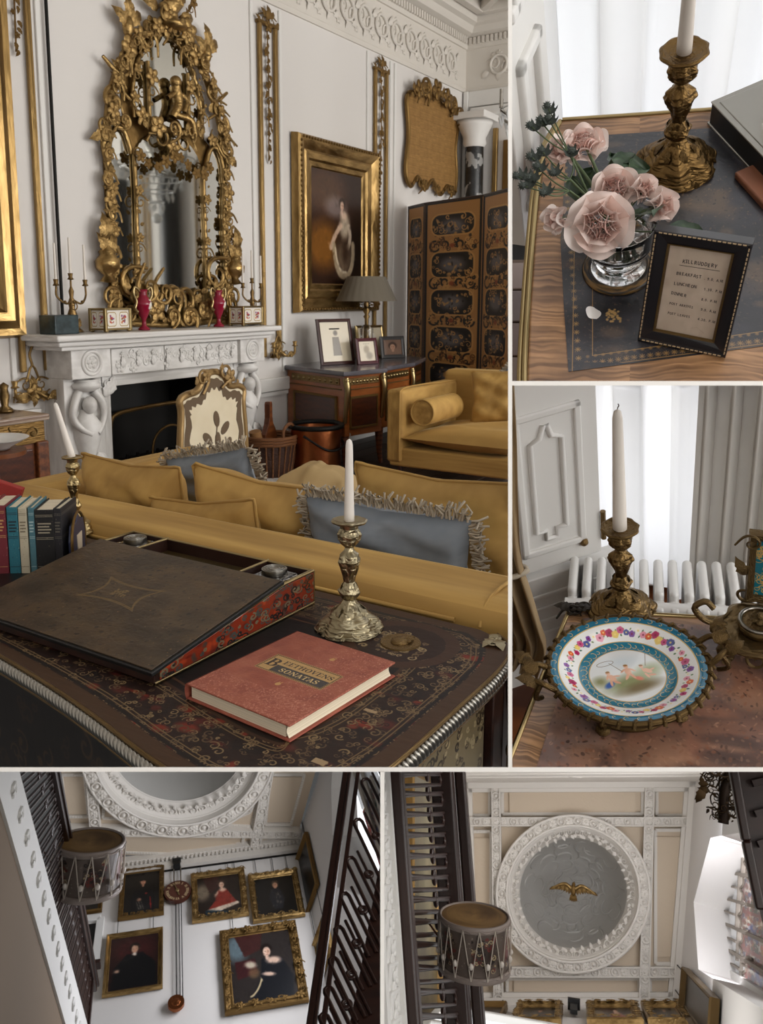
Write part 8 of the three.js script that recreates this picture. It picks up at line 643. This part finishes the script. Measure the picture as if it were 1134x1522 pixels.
// ---------- view up the portrait wall ----------
cur = R4;
{ const Z = -11, Dc = at(300, 1270, 'z', Z).y, wp = (x, y) => at(x, y, 'z', Z);
  const rect = [[40, 960], [520, 960], [433, 1270], [118, 1270]], P = (...q) => q;
  const o = ringCeiling('ceiling_stair', Dc, rect, [264, 1105, 143, 128], [P([158, 1236], [362, 1240], [358, 1270], [150, 1264]), P([388, 1243], [424, 1244], [418, 1273], [382, 1272]), P([402, 1150], [452, 1150], [432, 1224], [394, 1224]), P([92, 1150], [126, 1150], [132, 1212], [98, 1212]), P([155, 1190], [172, 1205], [205, 1216], [153, 1214]), P([330, 1224], [372, 1205], [384, 1178], [374, 1226])], [[136, 1130, 146, 1284, 16, 14], [402, 1120, 372, 1284, 16, 16], [95, 1228, 445, 1233, 13, 26]]);
  struct('wall_stair_back', prism([new V3(-3.5, Dc + 0.05, Z), new V3(3.2, Dc + 0.05, Z), new V3(3.2, Dc - 7.5, Z), new V3(-3.5, Dc - 7.5, Z)], new V3(0, 0, -0.15)), M.plaster);
  struct('trim_9', mg(bar3(new V3(-3, Dc - 0.06, Z + 0.08), new V3(2.4, Dc - 0.06, Z + 0.08), 0.16, 0.12), bar3(new V3(-3, Dc - 0.2, Z + 0.04), new V3(2.4, Dc - 0.2, Z + 0.04), 0.08, 0.12), Array.from({ length: 70 }, (_, i) => box(0.035, 0.05, 0.05, -2.6 + i * 0.07, Dc - 0.13, Z + 0.12))), M.stucco); { const z0 = Z + 0.03, y0 = Dc - 0.3; struct('trim_10', mg(bar3(new V3(-3, y0, z0), new V3(2.4, y0, z0), 0.02, 0.025)), M.iron); }
  const A = o.c(436, 1270), B = o.c(478, 1144), W = (x, y) => wallAt(x, y, A, B), n = B.clone().sub(A).cross(new V3(0, 1, 0)).normalize(); if (n.x < 0) n.negate(); const u = B.clone().sub(A).setY(0).normalize(), U = (p) => [p.clone().sub(A).dot(u), p.y - A.y];
  const hole = [[497, 1100], [560, 1080], [640, 1080], [640, 1420], [560, 1375], [516, 1290], [494, 1240], [492, 1170]].map(([x, y]) => U(W(x, y)));
  { const g = poly([[-0.05, 0.05], [9, 0.05], [9, -9], [-0.05, -9]], 0.45, 0, [hole]); g.applyMatrix4(new THREE.Matrix4().makeBasis(u, new V3(0, 1, 0), u.clone().cross(new V3(0, 1, 0))).setPosition(A)); if (u.clone().cross(new V3(0, 1, 0)).dot(n) < 0) g.translate(n.x * 0.45, 0, n.z * 0.45); struct('wall_stair_right', uvBox(g), M.plaster); }
  const G = (x, y, k) => wallAt(x, y, A.clone().addScaledVector(n, k), B.clone().addScaledVector(n, k)), win = struct('window_8', mg(bar3(G(522, 1100, 0.4), G(516, 1220, 0.4), 0.1, 0.1), bar3(G(516, 1220, 0.4), G(560, 1330, 0.4), 0.1, 0.1)), M.white); for (let i = 0; i < 7; i++) { const a = G(520 + i * 16, 1120 + i * 18, 0.4); win.add(mesh('mullion', bar3(a, a.clone().add(new V3(0, -5, 0)), 0.07, 0.08, u), mat(0xb5aca0, 0.7))); if (i < 6) { const b = G(520 + (i + 1) * 16, 1120 + (i + 1) * 18, 0.4), top = a.clone().lerp(b, 0.5), e = 0.28, q = (s, d) => top.clone().addScaledVector(u, s * e).add(new V3(0, -d, 0)); win.add(mesh('clear_pane', prism([q(-1, 0), q(1, 0), q(1, 0.9), q(-1, 0.9)], n.clone().multiplyScalar(0.02)), clearLit)); const pg = prism([q(-1, 0.95), q(1, 0.95), q(1, 4.4), q(-1, 4.4)], n.clone().multiplyScalar(0.02)), pp = pg.attributes.position, uu = pg.attributes.uv; for (let k = 0; k < pp.count; k++) { const v = new V3().fromBufferAttribute(pp, k).sub(top); uu.setXY(k, v.dot(u) / (2 * e) + 0.5, -v.y / 1.6); } win.add(mesh('stained_pane', pg, stainedMat)); } }
  win.add(mesh('sky_pane', prism([G(470, 1050, 0.9), G(800, 1000, 0.9), G(800, 1700, 0.9), G(500, 1400, 0.9)], n.clone().multiplyScalar(0.02)), skyWide));
  { const p = G(545, 1310, -0.06), q = p.clone().addScaledVector(n, -5); windowLight(p.toArray(), [q.x, q.y - 0.9, q.z - 1.2], 2.0, 3.2, 0xf6f8ff, LIGHT.hall4); }
  const hang = (label, x0, y0, x1, y1, x2, y2, x3, y3, tex, m, b, orn) => { const c = [wp(x0, y0), wp(x1, y1), wp(x2, y2), wp(x3, y3)], w = (c[0].distanceTo(c[1]) + c[3].distanceTo(c[2])) / 2, h = (c[0].distanceTo(c[3]) + c[1].distanceTo(c[2])) / 2, p = c[0].clone().add(c[1]).add(c[2]).add(c[3]).multiplyScalar(0.25); hungPicture(label, w, h, tex, m, new V3(0, 0, Z), new V3(1, 0, Z), p, b, orn, null, max(0.05, Dc - 0.3 - (p.y + h / 2))); };
  hang('portrait of an officer in dark uniform in a gilt frame', 185, 1296, 244, 1294, 243, 1367, 171, 1367, A4.officer(), M.goldDull, 0.075, true); hang('portrait of a seated man in black in a plain gold frame', 163, 1389, 242, 1389, 241, 1479, 150, 1479, A4.seated(), M.gold, 0.07, false); hang('portrait of a lady in red in a heavily carved gilt frame', 284, 1299, 361, 1299, 372, 1369, 286, 1369, A4.redlady(), M.gold, 0.1, true); hang('dark portrait of a man in armour in a carved gilt frame', 366, 1301, 437, 1301, 459, 1369, 378, 1369, A4.armour(), M.gold, 0.1, true); hang('large portrait of a lady in a black dress in a broad gilt frame', 325, 1382, 435, 1381, 465, 1500, 336, 1503, A4.blacklady(), M.goldDull, 0.13, true); hang('gilt-framed figure picture half hidden by the drum', 112, 1300, 158, 1298, 150, 1361, 108, 1361, A4.group(), M.goldDull, 0.07, false);
  { const a = W(440, 1300), b = W(456, 1245), d = W(462, 1360), p = b.clone().add(d).multiplyScalar(0.5); hungPicture('dark portrait in a thin gold frame on the side wall by the window reveal', a.distanceTo(b), a.distanceTo(d), A4.dusk(), M.goldDull, A, B, p, 0.08, false, null, 0.9); const p2 = W(484, 1408); hungPicture('small gilt picture on the side wall behind the dark balustrade', 0.6, 0.6, A4.dusk(), M.gold, A, B, p2, 0.07, false, null, 2.2); }
  // wall clock
  { const p = wp(264, 1332), k = cur.scale(p), pb = wp(262, 1497), pt = wp(263, 1291), t = thing('wall_clock', 'round brown wall clock with gold numerals and a long copper pendulum', 'clock', [p.x, p.y, Z]), R = 19.5 * k, dialT = ctex(256, 256, (g, w) => { g.fillStyle = 'rgb(74,36,24)'; g.fillRect(0, 0, w, w); blob(g, 128, 128, 120, 120, 'rgb(84,42,28)', 0.6); g.fillStyle = 'rgb(206,184,140)'; g.font = 'bold 34px serif'; g.textAlign = 'center'; ['XII', 'I', 'II', 'III', 'IIII', 'V', 'VI', 'VII', 'VIII', 'IX', 'X', 'XI'].forEach((s, i) => { const a = i * PI / 6; g.save(); g.translate(128, 128); g.rotate(a); g.fillText(s, 0, -84); g.restore(); }); });
    part(t, 'dial', rx(cyl(R, R, 0.06, 0, 0, 0, 48), PI / 2).translate(0, 0, 0.08), mat(white1, 0.4, 0, { map: dialT })); { const g = t.children[0].geometry, pp = g.attributes.position, uu = g.attributes.uv; for (let i = 0; i < pp.count; i++) uu.setXY(i, 0.5 + pp.getX(i) / (2 * R), 0.5 + pp.getY(i) / (2 * R)); } part(t, 'hour_hand', tr(rz(box(0.02, R * 0.5, 0.01, 0, R * 0.25, 0.12), -2.9)), M.brass); part(t, 'minute_hand', rz(box(0.014, R * 0.75, 0.01, 0, R * 0.37, 0.125), 0.35), M.brass); part(t, 'dial_boss', sph(0.03, 0, 0, 0.12, 1, 1, 0.5), M.brass); part(t, 'top_bracket', mg(box(11 * k, 0.12, 0.12, pt.x - p.x, pt.y - p.y, 0.08, 0.01), box(13 * k, 0.05, 0.14, pt.x - p.x, pt.y - p.y + 0.06, 0.08, 0.01)), M.black); part(t, 'guide_rod', mg([-1, 1].map((s) => cyl(0.012, 0.012, pt.y - p.y, s * 5 * k, (pt.y - p.y) / 2, 0.05, 8))), M.silver); part(t, 'weight_line', mg([-0.03, 0.02, 0.055].map((x) => cyl(0.008, 0.008, p.y - pb.y, x, (pb.y - p.y) / 2, 0.05, 6))), M.iron); part(t, 'pendulum_bob', mg(rx(cyl(10.5 * k, 10.5 * k, 0.05, 0, 0, 0, 32), PI / 2).translate(pb.x - p.x, pb.y - p.y, 0.07), sph(6 * k, pb.x - p.x, pb.y - p.y, 0.09, 1, 1, 0.3)), M.copper); }
  { const p = [wp(128, 1368), wp(150, 1366), wp(142, 1432), wp(120, 1436)]; const t = thing('white_door_frame', 'white door frame on the hall wall beside the stair balustrade', 'door frame', [0, 0, 0]); part(t, 'architrave', mg(bar3(p[0], p[1], 0.1, 0.12, undefined, 0.01), bar3(p[1], p[2], 0.1, 0.12, new V3(1, 0, 0), 0.01)), M.white); part(t, 'dark_opening', box(0.5, 0.9, 0.02, p[0].x - 0.05, p[0].y - 0.55, Z + 0.01), M.black); }
  // stair flight on the left
  { const xs = (x, y) => at(x, y, 'x', -1.35), t = thing('stair_balustrade', 'dark openwork wooden stair balustrade behind the hanging drum', 'balustrade', [0, 0, 0]), b0 = xs(8, 1100), b1 = xs(127, 1530), t0 = xs(62, 1070), t1 = xs(139, 1470), tR = xs(139, 1470);
    part(t, 'bottom_rail', mg(bar3(b0, b1, 0.05, 0.07, new V3(1, 0, 0), 0.01)), M.woodDark); part(t, 'hand_rail', mg(bar3(t0, t1, 0.09, 0.1, new V3(1, 0, 0), 0.015), bar3(t0.clone().add(new V3(0.05, 0.05, 0)), t1.clone().add(new V3(0.05, 0.05, 0)), 0.05, 0.05, new V3(1, 0, 0), 0.01)), M.woodDark); const N = 24, ax = b1.clone().sub(b0).normalize(), L = b1.distanceTo(b0); for (let i = 0; i < N; i++) { const f = (i + 0.3) / N, lo = b0.clone().lerp(b1, f), hi = t0.clone().lerp(t1, f), d = lo.clone().sub(hi); loopBaluster(t, hi.addScaledVector(d, 0.07), lo, ax.clone().multiplyScalar(L / N * 0.42), 0.013, M.woodDark, L / N * 0.2); }
    part(t, 'newel_post', mg(bar3(xs(137, 1440), xs(128, 1540), 0.08, 0.08, new V3(1, 0, 0), 0.01), tr(box(0.16, 0.06, 0.14, 0, 0, 0, 0.012), ...xs(141, 1434).toArray())), M.woodDark);
    const s = thing('white_stair_string', 'white painted stair string with carved bosses along the stair balustrade', 'stair string', [0, 0, 0]), dn = xs(0, 1180).sub(xs(20, 1150)), o0 = xs(-22, 1130), o1 = xs(100, 1545), bq = b0.clone(), v = new V3(0.04, 0, 0); part(s, 'board', prism([b0, b1, o1, o0], v), M.white); part(s, 'moulding', mg(bar3(b0.clone().lerp(o0, 0.2), b1.clone().lerp(o1, 0.2), 0.06, 0.05, new V3(1, 0, 0)), bar3(o0, o1, 0.09, 0.09, new V3(1, 0, 0)), bar3(b0.clone().lerp(o0, 0.82), b1.clone().lerp(o1, 0.82), 0.05, 0.05, new V3(1, 0, 0))), M.white); for (let i = 0; i < 16; i++) { const p = b0.clone().lerp(o0, 0.5).lerp(b1.clone().lerp(o1, 0.5), (i + 0.5) / 16), m = part(s, 'carved_boss', mg(box(0.04, 0.12, 0.1, 0, 0, 0, 0.01), ry(carve([['s', 0, 0, 0, 0.035, 0.02], ['l', 0, -0.03, PI, 0.07, 0.02]]), PI / 2)), M.white); m.position.copy(p).add(new V3(0.04, 0, 0)); m.rotation.x = atan2(b1.z - b0.z, -(b1.y - b0.y)) * 0 - 0.3; }
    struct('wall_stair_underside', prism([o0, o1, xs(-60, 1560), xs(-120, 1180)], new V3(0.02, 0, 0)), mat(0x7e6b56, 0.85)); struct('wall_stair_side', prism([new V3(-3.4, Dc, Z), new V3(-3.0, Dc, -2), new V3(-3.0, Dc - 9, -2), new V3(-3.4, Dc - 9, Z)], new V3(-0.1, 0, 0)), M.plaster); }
  { const p = at(131, 1290, 'x', -1.12), R = 49 * cur.scale(p); p.copy(at(131, 1284, 'x', -1.1)); const toC = p.clone().normalize().negate(); drum('painted military drum slung from the stair balustrade beside the officer portrait', p, R, R * 1.25, toC.clone().multiplyScalar(0.62).add(new V3(0.02, 0.72, 0.3))); }
  // dark balustrade on the right
  { const zz = -4.2, q = (x, y) => at(x, y, 'z', zz), t = thing('near_stair_balustrade', 'dark openwork stair balustrade silhouetted against the stained glass', 'balustrade', [0, 0, 0]), side = q(530, 1218).sub(q(520, 1224)); part(t, 'hand_rail', mg(bar3(q(518, 1120), q(459, 1540), 0.045, 0.05, new V3(0, 0, 1), 0.01), bar3(q(524, 1120), q(466, 1540), 0.02, 0.06, new V3(0, 0, 1), 0.006)), M.woodDark); part(t, 'string_board', prism([q(575, 1245), q(575, 1560), q(512, 1560), q(536, 1440), q(560, 1305)], new V3(0, 0, -0.05)), M.woodDark); for (const [x, y] of [[549, 1100], [541, 1158], [530, 1218], [519, 1275], [510, 1328], [501, 1378], [493, 1424], [486, 1468], [479, 1508]]) loopBaluster(t, q(x, y), q(x + 44, y + 92), q(x + 11, y - 5).sub(q(x, y)), 0.0125, M.woodDark, 0.024); part(t, 'inner_rail', bar3(q(536, 1120), q(478, 1540), 0.03, 0.02, new V3(0, 0, 1), 0.005), M.woodDark); }
}
// ================= added white dividers between the five views, laid out in the camera image =================
{ const D0 = 0.8, D1 = 0.95, q = (x, y, d) => new V3((x - PX) / F * d, -(y - PY) / F * d, -d).applyQuaternion(camQ).add(camera.position);
  const slab = (x0, y0, x1, y1, vert, d1) => { const c = [[x0, y0], [x1, y0], [x1, y1], [x0, y1]], f = c.map(([x, y]) => q(x, y, D0)), b = (vert ? [[x0 + 1.2, y0], [x1 - 1.2, y0], [x1 - 1.2, y1], [x0 + 1.2, y1]] : [[x0, y0 + 1.2], [x1, y0 + 1.2], [x1, y1 - 1.2], [x0, y1 - 1.2]]).map(([x, y]) => q(x, y, d1)), p = [], tri = (a, e, g) => p.push(...a.toArray(), ...e.toArray(), ...g.toArray()), quad = (a, e, g, h) => { tri(a, e, g); tri(a, g, h); }; quad(f[3], f[2], f[1], f[0]); quad(b[0], b[1], b[2], b[3]); for (let i = 0; i < 4; i++) { const j = (i + 1) % 4; quad(f[i], f[j], b[j], b[i]); } const g = new THREE.BufferGeometry(); g.setAttribute('position', new THREE.Float32BufferAttribute(p, 3)); g.computeVertexNormals(); return clean(g); };
  cur = R1;
  const s = (n, g) => { const o = mesh(n, g, M.mount); o.userData = { kind: 'structure' }; scene.add(o); };
  s('added_divider_upright', slab(755.2, -250, 761.2, 1140.6, true, D1)); s('added_divider_cross', slab(761, 566.4, 1400, 573, false, D1)); s('added_divider_level', slab(-300, 1140.4, 1400, 1147, false, D1)); s('added_divider_lower', slab(565.2, 1146, 571.2, 1800, true, D1)); }
settle();
renderer.render(scene, camera);
